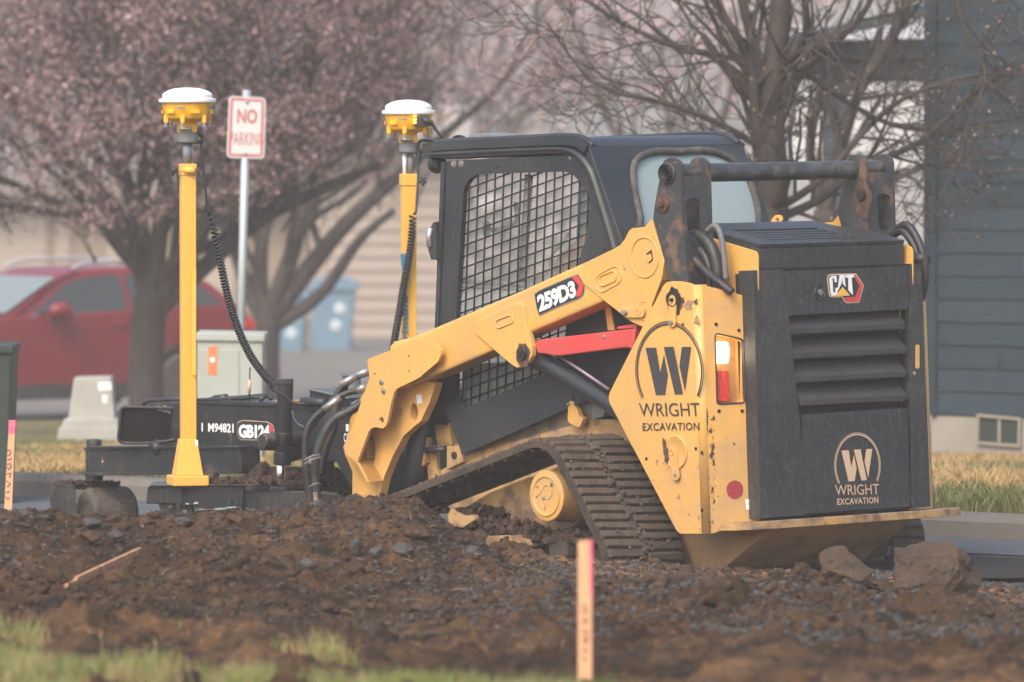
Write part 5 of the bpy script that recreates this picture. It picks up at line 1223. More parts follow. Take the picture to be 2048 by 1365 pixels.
GRAV = mat('grey_gravel', (.040, .039, .037), .9, layers=[((.088, .084, .078), 14, .45, .55, .9), ((.05, .052, .056), 23, .52, .6, .8), ((.30, .27, .23), 31, .66, .72, .8), ((.16, .10, .07), 8, .55, .7, .7)], bump=(120, .4, .006), spec=.2)
X, Y = rnd(95000, -2.6, 3.0, 22.5, 32.2); dn = fbm(X * 1.1, Y * .8, 3, 21); pr = np.clip((X + .1) / 1.2, 0, 1) * .9 * np.clip(.6 + dn * 3.5, 0, 1) + .22 * (dn > .02) + .7 * np.exp(-((X - .15 + (Y - 27) * .0) / .5) ** 2) * np.exp(-((Y - 26.0) / .9) ** 2)
pr *= np.where((Y > 27.4) & (Y < 29.3) & (X > .3), .35, 1)
keep = rng.random(len(X)) < pr; X, Y = X[keep], Y[keep]; R = .005 + .011 * rng.random(len(X)) ** 2
scatter('gravel', X, Y, R, GRAV, label='grey gravel spread over the dirt on the right', cat='gravel')
# asphalt gravel edge at the right behind the rocks
X, Y = rnd(9000, 1.9, 3.4, 30.2, 33.0); R = .006 + .01 * rng.random(len(X)) ** 2
scatter('gravel_fringe', X, Y, R, GRAV, label='dark gravel at the edge of the asphalt, far right', cat='gravel')
# stones and clods one can pick out, each its own thing
STONE = mat('basalt_stone', (.055, .053, .053), .85, layers=[((.11, .092, .078), 9, .42, .62, .8), ((.045, .044, .046), 22, .5, .62, .7), ((.20, .15, .11), 60, .6, .7, .5)], bump=(50, .8, .02), spec=.25)
BROWNROCK = mat('vesicular_rock', (.080, .054, .038), .92, layers=[((.145, .092, .058), 5, .4, .62, .7), ((.075, .058, .048), 11, .48, .60, .7), ((.03, .025, .022), 26, .60, .66, .9)], bump=(30, .9, .03), bump2=(90, .7, .01), spec=.15)
def on_dirt(u, v):
    d = ray(u, v); t = 21.0 / d.y
    for _ in range(1200):
        p = CO + d * t
        if p.z <= float(base_h(np.array([p.x]), np.array([p.y]))[0]) + .01: return p
        t += .012
    return CO + d * (30 / d.y)
def rock_bm(c, s, seed, facets=10, sub=3, rough=.06):
    rr = random.Random(seed); b = bm_new(); bmesh.ops.create_icosphere(b, subdivisions=sub, radius=1)
    pl = [(Vector((rr.gauss(0, 1), rr.gauss(0, 1), rr.gauss(0, 1))).normalized(), rr.uniform(.55, .85)) for _ in range(facets)]
    for v in b.verts:
        for n, d in pl:
            k = v.co.dot(n) - d
            if k > 0: v.co -= n * k * .92
        v.co += v.co.normalized() * (mnoise.noise(v.co * 3 + Vector((seed, 0, 0))) * rough * 1.6 + mnoise.noise(v.co * 9 + Vector((0, seed, 0))) * rough * .6 + mnoise.noise(v.co * 22 + Vector((0, 0, seed))) * rough * .3)
        v.co = Vector((v.co.x * s[0], v.co.y * s[1], v.co.z * s[2]))
    bmesh.ops.translate(b, vec=c, verts=b.verts); return b
def stone(name, u, v, w, h, seed, m, label, cat, group=None, depth=1.0, facets=10, sub=3, Yf=None):
    p = on_dirt(u, v) if Yf is None else WY(Yf).at(u, v); k = p.y / FPX * 1.12; s = (w * k * .5, w * k * .5 * depth, h * k * .5)
    c = Vector((p.x, p.y + s[1] * .3, p.z + s[2] * .75)); b = rock_bm(Vector((0, 0, 0)), s, seed, facets, sub)
    return solo(name, b, m, label, cat, group).__setattr__('location', c)
stone('large_rock', 1873, 1212, 200, 150, 5, BROWNROCK, 'large brown pitted rock with dark left flank behind the far track, right edge', 'rock', depth=.9, facets=9, sub=5, Yf=28.5)
stone('rock', 1684, 1180, 112, 88, 12, BROWNROCK, 'grey-brown pitted rock leaning before the belly panel, left of the largest rock', 'rock', depth=.8, facets=8, sub=4, Yf=28.9)
G1 = 'stones and clods lying on the dirt'
for i, (u, v, w_, h_, kind, lab) in enumerate([
    (183, 1058, 38, 26, 's', 'dark stone on the crest just below the caster wheel'), (232, 1068, 22, 14, 'c', 'small clod beside the dark stone under the caster wheel'),
    (290, 1054, 40, 22, 'c', 'clod on the crest to the right of the caster wheel'), (366, 1052, 44, 18, 's', 'pale grey stone on the crest below the flared mast foot'),
    (45, 1035, 26, 18, 's', 'small stone on the crest by the left survey stake'), (180, 1085, 40, 26, 'c', 'rounded clod one step below the crest, left'),
    (236, 1078, 30, 18, 's', 'grey stone half way down the left slope'), (155, 1110, 32, 20, 'c', 'long low clod in the middle of the left slope'),
    (640, 1030, 46, 34, 's', 'angular dark stone under the thick hydraulic hose'), (470, 1050, 40, 24, 'c', 'clod on the crest below the lift cylinder'),
    (712, 1108, 26, 36, 's', 'upright dark stone at the foot of the hump, leftmost of two'), (755, 1116, 34, 28, 's', 'dark stone at the foot of the hump, rightmost of two'),
    (804, 1112, 52, 26, 's', 'broad dark stone in the side of the hump'), (835, 1085, 62, 40, 'c', 'big brown clod in the side of the hump'),
    (943, 1120, 42, 32, 's', 'grey stone at the right foot of the hump'), (957, 1092, 36, 36, 'c', 'clod standing before the yellow track frame'),
    (615, 1140, 44, 26, 's', 'pale grey stone between the slope and the hump'), (655, 1226, 34, 26, 'c', 'tan block of earth at the lower middle left'),
    (1145, 1090, 70, 34, 'c', 'crumbly clod against the near track, behind the right stake'), (1620, 1180, 70, 40, 'c', 'loose brown lump below the bumper, left of the rocks'),
    (1760, 1185, 60, 30, 'c', 'brown lump between the two pitted rocks'), (1740, 1192, 34, 14, 'c', 'flat tan chip of earth between the rocks'),
    (1495, 1220, 18, 12, 's', 'small dark stone on the driven dirt at the lower right'), (1350, 1250, 30, 22, 'c', 'dark clod right of the near survey stake'),
    (1600, 1285, 18, 12, 's', 'pale pebble on the gravel at the lower right'), (840, 1230, 60, 26, 'c', 'flat slab of earth left of the near survey stake'),
    (1100, 1300, 44, 24, 'c', 'dark clod left of the foot of the near stake'), (1220, 1330, 50, 30, 'c', 'blurred clod at the foot of the near stake'),
    (1385, 1275, 60, 26, 'c', 'brown clod right of the near stake, lower right'), (560, 1250, 50, 40, 'c', 'lump of earth over the grass at lower middle left'),
    (210, 1245, 60, 50, 'c', 'large lump of earth above the grass at lower left'), (980, 1190, 26, 14, 's', 'small dark stone on the flat dirt before the hump')]):
    stone('stone' if kind == 's' else 'earth_clod', u, v, w_, h_, 40 + i, STONE if kind == 's' else CLOD, lab, 'stone' if kind == 's' else 'clod', G1, sub=3 if w_ < 45 else 4)
# ground detail: straw, roots, splintered lath
WOOD = mat('splintered_wood', (.50, .25, .11), .8, layers=[((.30, .13, .06), (8, 60, 8), .45, .6, .8), ((.62, .38, .20), (12, 12, 60), .5, .7, .6)], bump=(80, .6, .01))
bm = bm_new(); pa = on_dirt(123, 1198); pb = on_dirt(285, 1122); dv = pb - pa
for k in range(7):
    a = pa + dv * random.uniform(0, .3) + Vector((0, 0, .02 + .006 * k)); b = pa + dv * random.uniform(.7, 1.0) + Vector((0, 0, .02 + .006 * k)); b_ = box((0, 0, 0), ((b - a).length, .016, .013)); q = (b - a).to_track_quat('X', 'Z').to_matrix().to_4x4(); b_.transform(Matrix.Translation((a + b) / 2 + Vector((0, -.004 * k, 0))) @ q); merge(bm, b_)
solo('broken_lath', bm, WOOD, 'splintered orange-brown piece of lath lying on the left slope', 'wood')
STRAW = mat('straw_and_roots', (.34, .23, .14), .85, layers=[((.22, .13, .08), 3, .4, .6, .8)])
bm = bm_new()
for k in range(520):
    u = random.choice((random.uniform(0, 1100), random.uniform(900, 1450), random.uniform(1200, 2040))); v = random.uniform(1050, 1300); p = on_dirt(u, v) if k < 260 else None
    if p is None:
        x = random.uniform(-2.2, 2.2); y = random.uniform(25, 30); p = Vector((x, y, 0))
    p.z = float(dirt_h(np.array([p.x]), np.array([p.y]))[0]) + .004
    l = random.uniform(.015, .07); a = random.uniform(0, 3.14); d = Vector((math.cos(a), math.sin(a), random.uniform(-.05, .4))) * l
    tube([p, p + d * .5 + Vector((0, 0, random.uniform(0, .01))), p + d], [random.uniform(.0008, .0018)] * 3, 4, into=bm, cap=False)
solo('straw', bm, STRAW, 'dry straw stems and root ends scattered over the dirt', 'straw', kind='stuff')
# foreground grass
def blades(name, X, Y, Z, H, W_, m, label, lean=.5):
    n = len(X); th = rng.uniform(0, 6.28, n); ln = rng.uniform(.1, lean, n); dx, dy = np.cos(th) * ln * H, np.sin(th) * ln * H; wa = rng.uniform(-.6, .6, n); wx, wy = np.cos(wa) * W_, np.sin(wa) * W_
    V = np.stack([np.stack([X - wx, Y - wy, Z], -1), np.stack([X + wx, Y + wy, Z], -1), np.stack([X + dx * .4 + wx * .7, Y + dy * .4 + wy * .7, Z + H * .6], -1), np.stack([X + dx * .4 - wx * .7, Y + dy * .4 - wy * .7, Z + H * .6], -1), np.stack([X + dx, Y + dy, Z + H], -1)], 1).reshape(-1, 3)
    b = np.arange(n)[:, None] * 5; F = np.concatenate([b + np.array([[0, 1, 2]]), b + np.array([[0, 2, 3]]), b + np.array([[3, 2, 4]])], 0)
    return solo(name, mesh_np(name, V, F), m, label, 'grass', kind='stuff')
GRN = mat('fresh_grass', (.13, .17, .035), .6, layers=[((.30, .25, .11), 5, .42, .60, .85), ((.07, .12, .03), 9, .5, .65, .8)], spec=.3)
DRYG = mat('dry_grass', (.38, .27, .13), .8, layers=[((.26, .16, .075), 4, .40, .62, .8), ((.16, .16, .05), 2.2, .52, .66, .8)], spec=.2)
X, Y = rnd(150000, -3.0, 1.2, 18.8, 22.9); nz = fbm(X * 2.2, Y * 1.6, 4, 31)
edge = np.interp(X, [-3, -1.7, -.9, -.1, .5, 1.2], [22.9, 22.9, 22.3, 20.2, 18.9, 18.8]); dens = np.clip((edge - Y) / .35, 0, 1) * np.clip(-.05 + .25 * (X < -.5) + nz * 5.5, 0, 1)
keep = rng.random(len(X)) < dens; X, Y = X[keep], Y[keep]; dry = rng.random(len(X)) < .45
for nm, kk, m, lb, h0, h1 in (('fresh_grass', ~dry, GRN, 'tufts of fresh green grass blurred along the bottom left foreground', .05, .12), ('dead_grass', dry, DRYG, 'dead tan grass mixed through the green foreground tufts', .03, .08)):
    x, y = X[kk], Y[kk]; blades(nm, x, y, dirt_h(x, y, False) + .0, rng.uniform(h0, h1, len(x)), rng.uniform(.0015, .004, len(x)), m, lb)
# ------------------------------------------------------------------ road, kerb, lawn, far ground
def zg(Y): return np.interp(Y, [34, 36, 40, 42, 45, 47, 52, 60, 70, 100, 160, 3000], [.12, .12, .02, -.05, -.17, -.23, -.38, -.70, -1.0, -1.2, -1.4, -1.4])
def kerbY(x, o=0.0): return 36.05 - .73 * x + o
XA, XB = -30, 14
def sheet(name, L0, L1, z0, z1, m, n=60, th=None):
    bm = bm_new(); xs_ = np.linspace(XA, XB, n); A = [bm.verts.new((x, L0(x), z0(x) if callable(z0) else z0)) for x in xs_]; Bv = [bm.verts.new((x, L1(x), z1(x) if callable(z1) else z1)) for x in xs_]
    for k in range(n - 1): bm.faces.new((A[k], A[k + 1], Bv[k + 1], Bv[k]))
    return solo(name, bm, m, kind='structure')
ASPH = mat('asphalt', (.055, .052, .048), .9, layers=[((.11, .10, .092), 1.2, .4, .62, .8), ((.045, .045, .045), 40, .55, .7, .5), ((.14, .135, .13), 90, .6, .7, .4)], bump=(130, .4, .006), spec=.03)
CONC = mat('concrete_kerb', (.15, .138, .12), .9, layers=[((.15, .13, .11), 3, .42, .64, .8), ((.19, .17, .15), 16, .5, .7, .5), ((.10, .09, .08), 50, .62, .7, .5)], bump=(90, .4, .006), spec=.15)
GUTT = mat('wet_gutter_concrete', (.105, .108, .112), .7, layers=[((.08, .08, .08), 4, .42, .64, .8), ((.14, .13, .12), 30, .55, .7, .5)], bump=(90, .3, .004), spec=.2)
bm = bm_new(); xs_ = np.linspace(.6, 8, 20); A = [bm.verts.new((x, 31.3, -.008)) for x in xs_]; Bv = [bm.verts.new((x, max(31.35, kerbY(x, -1.5)), -.0035)) for x in xs_]
for k in range(19): bm.faces.new((A[k], A[k + 1], Bv[k + 1], Bv[k]))
solo('fresh_asphalt', bm, mat('fresh_dark_asphalt', (.036, .035, .034), .95, layers=[((.042, .040, .039), 30, .5, .7, .6)], bump=(140, .5, .006), spec=.03), kind='structure')
sheet('road', lambda x: 31.3 - .0 * x if x > -40 else 30, lambda x: kerbY(x, -1.35), -.012, -.004, ASPH)
sheet('fresh_asphalt', lambda x: 31.3, lambda x: kerbY(x, -1.62) if x < 6 else kerbY(x, -1.5), -.008, -.0035, mat('fresh_dark_asphalt', (.028, .028, .028), .95, layers=[((.045, .043, .042), 30, .5, .7, .6)], bump=(140, .5, .006), spec=.03)) if False else None
sheet('gutter', lambda x: kerbY(x, -1.36), lambda x: kerbY(x, -.02), .002, -.002, GUTT)
bm = bm_new(); n = 60; xs_ = np.linspace(XA, XB, n); prof = [(-.03, -.05), (-.02, .085), (.02, .118), (.06, .124), (.24, .124), (.24, -.05)]
rows = [[bm.verts.new((x, kerbY(x, a), b)) for a, b in prof] for x in xs_]
for r1, r2 in zip(rows, rows[1:]):
    for k in range(len(prof) - 1): bm.faces.new((r1[k], r2[k], r2[k + 1], r1[k + 1]))
solo('kerb', bm, CONC, kind='structure')
LAWN = mat('patchy_lawn', (.20, .155, .075), .95, layers=[((.11, .125, .045), .9, .44, .60, .85), ((.28, .20, .10), 3, .48, .64, .7), ((.10, .085, .045), 14, .5, .66, .6)], bump=(30, .6, .03), spec=.1)
bm = bm_new(); xs_ = np.linspace(XA, XB, 70); ysn = np.linspace(0, 1, 40); rows = []
for t in ysn: rows.append([bm.verts.new((x, (yy := kerbY(x, .235) * (1 - t) + 84 * t), float(zg(max(yy, 34))) + .0 + (0 if t > 0 else .0))) for x in xs_])
for r1, r2 in zip(rows, rows[1:]):
    for k in range(len(r1) - 1): bm.faces.new((r1[k], r1[k + 1], r2[k + 1], r2[k]))
for f in bm.faces: f.smooth = True
solo('lawn', bm, LAWN, kind='structure')
bm = bm_new(); rows = []
XG = [-900, -120, -40, -30, -15, -8, -2, 4, 14, 40, 120, 900]; YG = [-400, 0, 8, 15.5, 17.5, 25, 33, 36, 42, 50, 60, 70, 84, 100, 160, 400, 2500]
for y in YG: rows.append([bm.verts.new((x, y, (.40 if y < 16 else (-.12 if y < 34 else float(zg(y)) - .30)))) for x in XG])
for r1, r2 in zip(rows, rows[1:]):
    for k in range(len(r1) - 1): bm.faces.new((r1[k], r1[k + 1], r2[k + 1], r2[k]))
solo('ground', bm, mat('far_ground', (.17, .14, .10), .95, layers=[((.10, .10, .06), .2, .4, .6, .8)]), kind='structure')
bm = bm_new(); rows = []
for t in np.linspace(0, 1, 20): rows.append([bm.verts.new((x, 55 + 3 * math.sin(x * .1) + t * 70, float(zg(55 + t * 70)) + .012)) for x in np.linspace(-40, 20, 30)])
for r1, r2 in zip(rows, rows[1:]):
    for k in range(len(r1) - 1): bm.faces.new((r1[k], r1[k + 1], r2[k + 1], r2[k]))
solo('driveway', bm, mat('old_driveway', (.15, .13, .10), .9, layers=[((.12, .11, .095), .5, .4, .6, .8), ((.2, .18, .15), 3, .5, .7, .5)]), kind='structure')
# lawn blades near the kerb
def lawn_h(X, Y): return zg(np.maximum(Y, 34))
n = 130000; X = rng.uniform(-4.2, 4.4, n); Y = kerbY(X) + .25 + rng.random(n) ** 1.2 * 11; nz = fbm(X * .8, Y * .5, 3, 41)
keep = rng.random(n) < np.clip(.7 + nz * 2, .25, 1); X, Y, nz = X[keep], Y[keep], nz[keep]; g = nz + .25 * (rng.random(len(X)) - .5) + .06 * np.sin((Y - kerbY(X)) * 1.3) > .12
for nm, kk, m, lb in (('lawn_grass', g, mat('muted_grass', (.10, .125, .045), .7, layers=[((.16, .15, .06), 4, .4, .6, .8)], spec=.2), 'green blades in the patchy lawn behind the kerb'), ('dry_lawn_grass', ~g, mat('straw_grass', (.40, .27, .12), .85, layers=[((.28, .19, .09), 3, .4, .6, .8)], spec=.15), 'dry straw-coloured blades of the lawn behind the kerb')):
    x, y = X[kk], Y[kk]; blades(nm, x, y, lawn_h(x, y) - .005, rng.uniform(.04, .11, len(x)), rng.uniform(.004, .008, len(x)), m, lb, lean=.9)
# ------------------------------------------------------------------ stakes
LATH = mat('survey_lath', (.68, .37, .19), .7, layers=[((.52, .31, .16), (30, 30, 3), .42, .62, .7), ((.70, .50, .32), (60, 60, 4), .5, .7, .5)], bump=(60, .3, .003))
PINK = mat('pink_marking_paint', (.85, .12, .20), .5, layers=[((.90, .25, .28), 30, .45, .65, .7)])
INK = mat('marker_ink', (.12, .07, .06), .6)
def stake(label, Y, pts, paint, ink, ground):
    W_ = WY(Y); T = thing('survey_stake', label, 'survey stake', Matrix.Translation(W_.at((pts[2][0] + pts[3][0]) / 2, ground)), 'wooden survey stakes with pink tops')
    part('lath', prism(W_, W_.pts(pts), -.012, 0, bevel=.001), LATH, T, B=I4)
    part('painted_tip', prism(W_, W_.pts(paint), -.0135, .0015, bevel=.001), PINK, T, B=I4, label='fluorescent pink painted end')
    bm = bm_new()
    for L in ink: tube([W_.at(u, v, .002) for u, v in L], .0022 if Y > 25 else .003, 5, into=bm)
    part('marker_writing', bm, INK, T, B=I4, kind='stuff')
stake('thin survey stake on the dirt crest at the left edge', 28.2, [(18, 842), (31, 842), (22, 1060), (6, 1060)], [(17.5, 841), (31.2, 841), (30, 868), (17, 868)],
      [[(14, 902), (20, 900), (22, 906), (16, 912)], [(15, 920), (24, 917)], [(14, 930), (20, 926), (23, 932), (17, 940), (14, 934)], [(14, 948), (22, 946), (19, 956)], [(13, 962), (21, 968), (14, 974)], [(12, 985), (19, 983)], [(11, 992), (15, 1000), (19, 994)]], 1035)
stake('thick blurred survey stake in the foreground before the near track', 20.25, [(1156, 1082), (1184, 1082), (1184, 1420), (1156, 1420)], [(1178, 1081), (1184.5, 1081), (1184.5, 1200), (1180, 1195)],
      [[(1165, 1212), (1174, 1214)], [(1164, 1224), (1175, 1222)], [(1166, 1236), (1174, 1240), (1166, 1246)], [(1164, 1262), (1176, 1266)], [(1165, 1278), (1175, 1274), (1170, 1288)], [(1164, 1300), (1176, 1302)], [(1166, 1314), (1172, 1322)]], 1380)
Wp = WY(20.24); 
# ------------------------------------------------------------------ background things
W_ = WY(45.3)
NP = thing('no_parking_sign', 'white and red no parking sign on a thin galvanised post beside the blossom tree', 'road sign', Matrix.Translation(W_.at(480, 926)))
part('post', tube([W_.at(493, 180, -.03), W_.at(475, 935, -.03)], .030, 12), GALV, NP, B=I4)
sp = rounded(W_.pts([(458, 192), (532, 196), (529, 318), (453, 316)]), .035)
part('sign_panel', prism(W_, sp, -.006, 0), mat('sign_white', (.56, .55, .53), .5), NP, B=I4)
SRED = mat('sign_red', (.44, .12, .11), .6)
part('sign_border', prism(W_, offset_poly(sp, -.012), .0005, .002, holes=[offset_poly(sp, -.030)]), SRED, NP, B=I4)
part('lettering', text_on(W_, 'NO', (474, 247), (514, 248), (475, 218), .003, .03), SRED, NP, B=I4); part('lettering', text_on(W_, 'PARKING', (459, 290), (527, 292), (460, 264), .003, .0, 1.08), SRED, NP, B=I4)
part('lettering', text_on(W_, '\u2190', (462, 238), (474, 238), (462, 222), .003, .02), SRED, NP, B=I4) if False else None
for u, v in ((494, 204), (490, 308)): part('bolt', lathe([(.001, .01), (.012, .008), (.014, 0)], W_.at(u, v, .001), (0, -1, 0), 12), STEEL, NP, B=I4)
# utility cabinets
def cabinet(name, label, cat, Y, front, depth, color, top=None, group=None):
    W_ = WY(Y); cx_ = sum(p[0] for p in front) / len(front); by = max(p[1] for p in front)
    T = thing(name, label, cat, Matrix.Translation(W_.at(cx_, by)), group); part('body', prism(W_, W_.pts(front), -depth, 0, bevel=.015, seg=2), color, T, B=I4); return T, W_
PG = mat('pale_green_enamel', (.37, .39, .345), .55, layers=[((.31, .33, .27), 3, .42, .64, .7), ((.25, .22, .17), 2, .55, .75, .4, {'z': (-1, .3, .2)})])
T, W_ = cabinet('utility_cabinet', 'pale green metal utility cabinet with orange sticker behind the grader beam', 'utility cabinet', 42, [(394, 676), (526, 678), (524, 948), (394, 948)], .5, PG)
part('lid', prism(W_, W_.pts([(392, 665), (530, 668), (530, 684), (392, 682)]), -.52, .02, bevel=.01), PG, T, B=I4)
part('door_panel', prism(W_, rounded(W_.pts([(400, 700), (478, 700), (478, 930), (400, 930)]), .01), .0, .008, bevel=.003), PG, T, B=I4)
part('warning_sticker', prism(W_, W_.pts([(416, 693), (434, 693), (434, 750), (416, 750)]), .009, .011), mat('orange_sticker', (.75, .20, .07), .5), T, B=I4)
part('sticker_symbol', flat(W_, [circ(W_.px(425, 720), .018, 12)], .013), DECW, T, B=I4)
PC = mat('weathered_concrete', (.36, .35, .31), .85, layers=[((.28, .27, .24), 4, .42, .64, .7)])
T, W_ = cabinet('utility_pedestal', 'small pale concrete utility pedestal standing in the dry grass', 'utility pedestal', 51.5, [(148, 756), (222, 754), (230, 842), (136, 842)], .30, PC)
part('base', prism(W_, W_.pts([(130, 838), (236, 838), (238, 858), (120, 858)]), -.34, .04, bevel=.01), PC, T, B=I4); part('footing', prism(W_, W_.pts([(118, 856), (240, 856), (240, 882), (116, 882)]), -.36, .08, bevel=.01), PC, T, B=I4)
part('stencil_marks', text_on(W_, 'ELEC', (197, 780), (222, 780), (197, 764), .006, .02), DECW, T, B=I4) if False else None
part('white_plate', prism(W_, rounded(W_.pts([(196, 765), (222, 764), (224, 780), (198, 782)]), .006), 0, .004), DECW, T, B=I4); part('white_plate', prism(W_, rounded(W_.pts([(204, 790), (214, 790), (215, 806), (205, 806)]), .006), 0, .004), DECW, T, B=I4)
DG = mat('dark_green_plastic', (.022, .032, .024), .6)
T, W_ = cabinet('wheelie_bin', 'dark green bin cut by the left edge of the view', 'bin', 37.3, [(-95, 705), (24, 705), (14, 1008), (-85, 1008)], .5, DG)
part('lid', prism(W_, W_.pts([(-100, 690), (27, 690), (27, 708), (-100, 708)]), -.54, .02, bevel=.01), DG, T, B=I4)
# blue bins
BLU = mat('blue_bin_plastic', (.11, .19, .25), .7, layers=[((.14, .22, .27), 2, .4, .65, .6)])
for (u0, u1, vt, vb, lab) in ((536, 622, 572, 708, 'blue wheelie bin partly behind the tree limbs, left one of the pair'), (618, 718, 556, 711, 'blue wheelie bin in full view by the beige house, right one of the pair')):
    W_ = WY(96); T = thing('recycling_bin', lab, 'bin', Matrix.Translation(W_.at((u0 + u1) / 2, vb)), 'blue bins by the beige house')
    part('body', prism(W_, W_.pts([(u0 + 6, vt + 22), (u1 - 8, vt + 22), (u1 - 18, vb), (u0 + 4, vb)]), -.6, 0, bevel=.03), BLU, T, B=I4)
    part('lid', prism(W_, W_.pts([(u0 + 2, vt + 10), (u0 + 22, vt), (u1 - 30, vt), (u1, vt + 12), (u1 - 3, vt + 26), (u0 + 2, vt + 26)]), -.7, .05, bevel=.02), BLU, T, B=I4)
    for (a, b) in (((u0 + u1) / 2 + 12, vt + 62), ((u0 + u1) / 2 + 4, vt + 96)): part('pale_mark', lathe([(.001, .02), (.07, .015), (.09, 0)], W_.at(a, b, .001), (0, -1, 0), 14), mat('pale_print', (.40, .46, .50), .6) if 'pale_print' not in bpy.data.materials else bpy.data.materials['pale_print'], T, B=I4)
# ------------------------------------------------------------------ red car
CW = WY(68); s = 68 / FPX
CARG = float(zg(69)) + .01
def cpt(u, v): p = CW.at(u, v); return p
carM = Matrix.Translation(Vector((CW.at(222, 860).x, 69.4, CARG))) @ Matrix.Rotation(math.radians(37), 4, 'Z')
CAR = thing('red_car', 'red crossover car with roof rails parked beyond the grass, nose to the left', 'car', carM)
cp = dict(parent=CAR, B=carM)
RP = mat('red_car_paint', (.19, .009, .014), .45, coat=.12, layers=[((.16, .012, .018), 1.2, .4, .65, .5)])
CF_ = Frame((0, 0, 0), (1, 0, 0), (0, 0, 1), I4); CF_.B = carM
body = [(-2.85, .45), (-2.88, .70), (-2.75, .92), (-2.2, 1.02), (-1.45, 1.10), (-.9, 1.13), (1.55, 1.18), (1.72, 1.05), (1.78, .6), (1.70, .38), (1.45, .30), (-2.7, .28)]
def arch(cx_, r=.42): return [(cx_ + r * math.cos(t), .34 + r * math.sin(t)) for t in np.linspace(math.pi, 0, 12)]
low = [(-2.7, .28), (-2.42, .28)] + arch(-2.0) + [(-1.58, .28), (.43, .28)] + arch(.85) + [(1.27, .28), (1.55, .30)]
bodyp = rounded([(-2.86, .45), (-2.88, .70), (-2.75, .92), (-2.2, 1.02), (-1.45, 1.10), (-.9, 1.13), (1.55, 1.20), (1.74, 1.05), (1.79, .6), (1.72, .36)], .05) + low[::-1]
part('body', prism(CF_, bodyp, -1.78, 0, bevel=.05, seg=3), RP, smooth=30, **cp)
gh_ = [(-1.42, 1.09), (-.62, 1.52), (-.35, 1.60), (.45, 1.62), (1.05, 1.55), (1.30, 1.42), (1.62, 1.16)]
def cabinB(th0, th1):
    bm = bm_new(); n = len(gh_); zz = [b for a, b in gh_]
    A = [bm.verts.new((a, .02 + max(0, b - 1.1) * .34, b)) for a, b in gh_]; Bv = [bm.verts.new((a, 1.76 - max(0, b - 1.1) * .34, b)) for a, b in gh_]
    bm.faces.new(A); bm.faces.new(Bv[::-1])
    for k in range(n): bm.faces.new((A[k], A[(k + 1) % n], Bv[(k + 1) % n], Bv[k]))
    bmesh.ops.recalc_face_normals(bm, faces=bm.faces); bevel_sharp(bm, .03, 2); return bm
part('cabin', cabinB(0, 0), RP, smooth=30, **cp)
def sideq(P, t, m, name):
    bm = bm_new(); V = [bm.verts.new((a, .02 + max(0, b - 1.1) * .34 - t, b)) for a, b in P]; bm.faces.new(V); bmesh.ops.solidify(bm, geom=bm.faces[:], thickness=.006); part(name, bm, m, **cp)
sideq([(-1.10, 1.14), (-.58, 1.46), (-.30, 1.53), (.10, 1.54), (.14, 1.15)], .008, CARGL, 'side_glass'); sideq([(.20, 1.155), (.17, 1.54), (.50, 1.545), (.86, 1.50), (.92, 1.17)], .008, CARGL, 'side_glass'); sideq([(.98, 1.175), (.93, 1.48), (1.12, 1.42), (1.40, 1.2)], .008, CARGL, 'side_glass')
sideq([(-1.12, 1.115), (1.45, 1.165), (1.45, 1.18), (-1.12, 1.135)], .016, CHROME, 'window_trim')
bm = bm_new(); V = [bm.verts.new(q) for q in ((-1.36, .10, 1.135), (-.66, .20, 1.51), (-.66, 1.58, 1.51), (-1.36, 1.68, 1.135))]; bm.faces.new(V); bmesh.ops.translate(bm, vec=(-.03, 0, .015), verts=bm.verts); part('windscreen', bm, mat('bright_windscreen', (.19, .22, .22), .4, spec=.2), **cp)
sideq([(-1.30, 1.11), (-.62, 1.49), (-.40, 1.565), (-.42, 1.595), (-.66, 1.52), (-1.38, 1.11)], .012, RP, 'pillar')
part('roof_rail', tube(catmull([(-.45, .22, 1.62), (-.2, .22, 1.675), (.6, .22, 1.685), (1.0, .22, 1.64), (1.1, .22, 1.60)], 5), .022, 8), mat('silver_rail', (.45, .45, .45), .45, .3), **cp)
part('roof_rail', tube(catmull([(-.45, 1.55, 1.62), (-.2, 1.55, 1.675), (.6, 1.55, 1.685), (1.0, 1.55, 1.64), (1.1, 1.55, 1.60)], 5), .022, 8), bpy.data.materials['silver_rail'], **cp)
part('mirror', rock_bm(Vector((-.82, -.12, 1.17)), (.15, .10, .10), 3, 2, 3, .0), RP, **cp); part('mirror_foot', box((-.82, -.03, 1.10), (.12, .12, .06), bevel=.01), BLKP, **cp)
part('sill', box((-.55, -.0, .30), (2.0, .05, .16), bevel=.01), BLKP, **cp)
part('door_line', box((.16, -.003, .76), (.012, .008, .74)), DARK, **cp); part('door_line', box((1.0, -.003, .82), (.012, .008, .6)), DARK, **cp)
part('door_handle', box((.0, -.012, 1.0), (.2, .03, .03), bevel=.008), RP, **cp); part('door_handle', box((.86, -.012, 1.01), (.18, .03, .03), bevel=.008), RP, **cp)
part('tail_lamp', box((1.66, .03, .98), (.22, .12, .12), bevel=.02), TAIL, **cp)
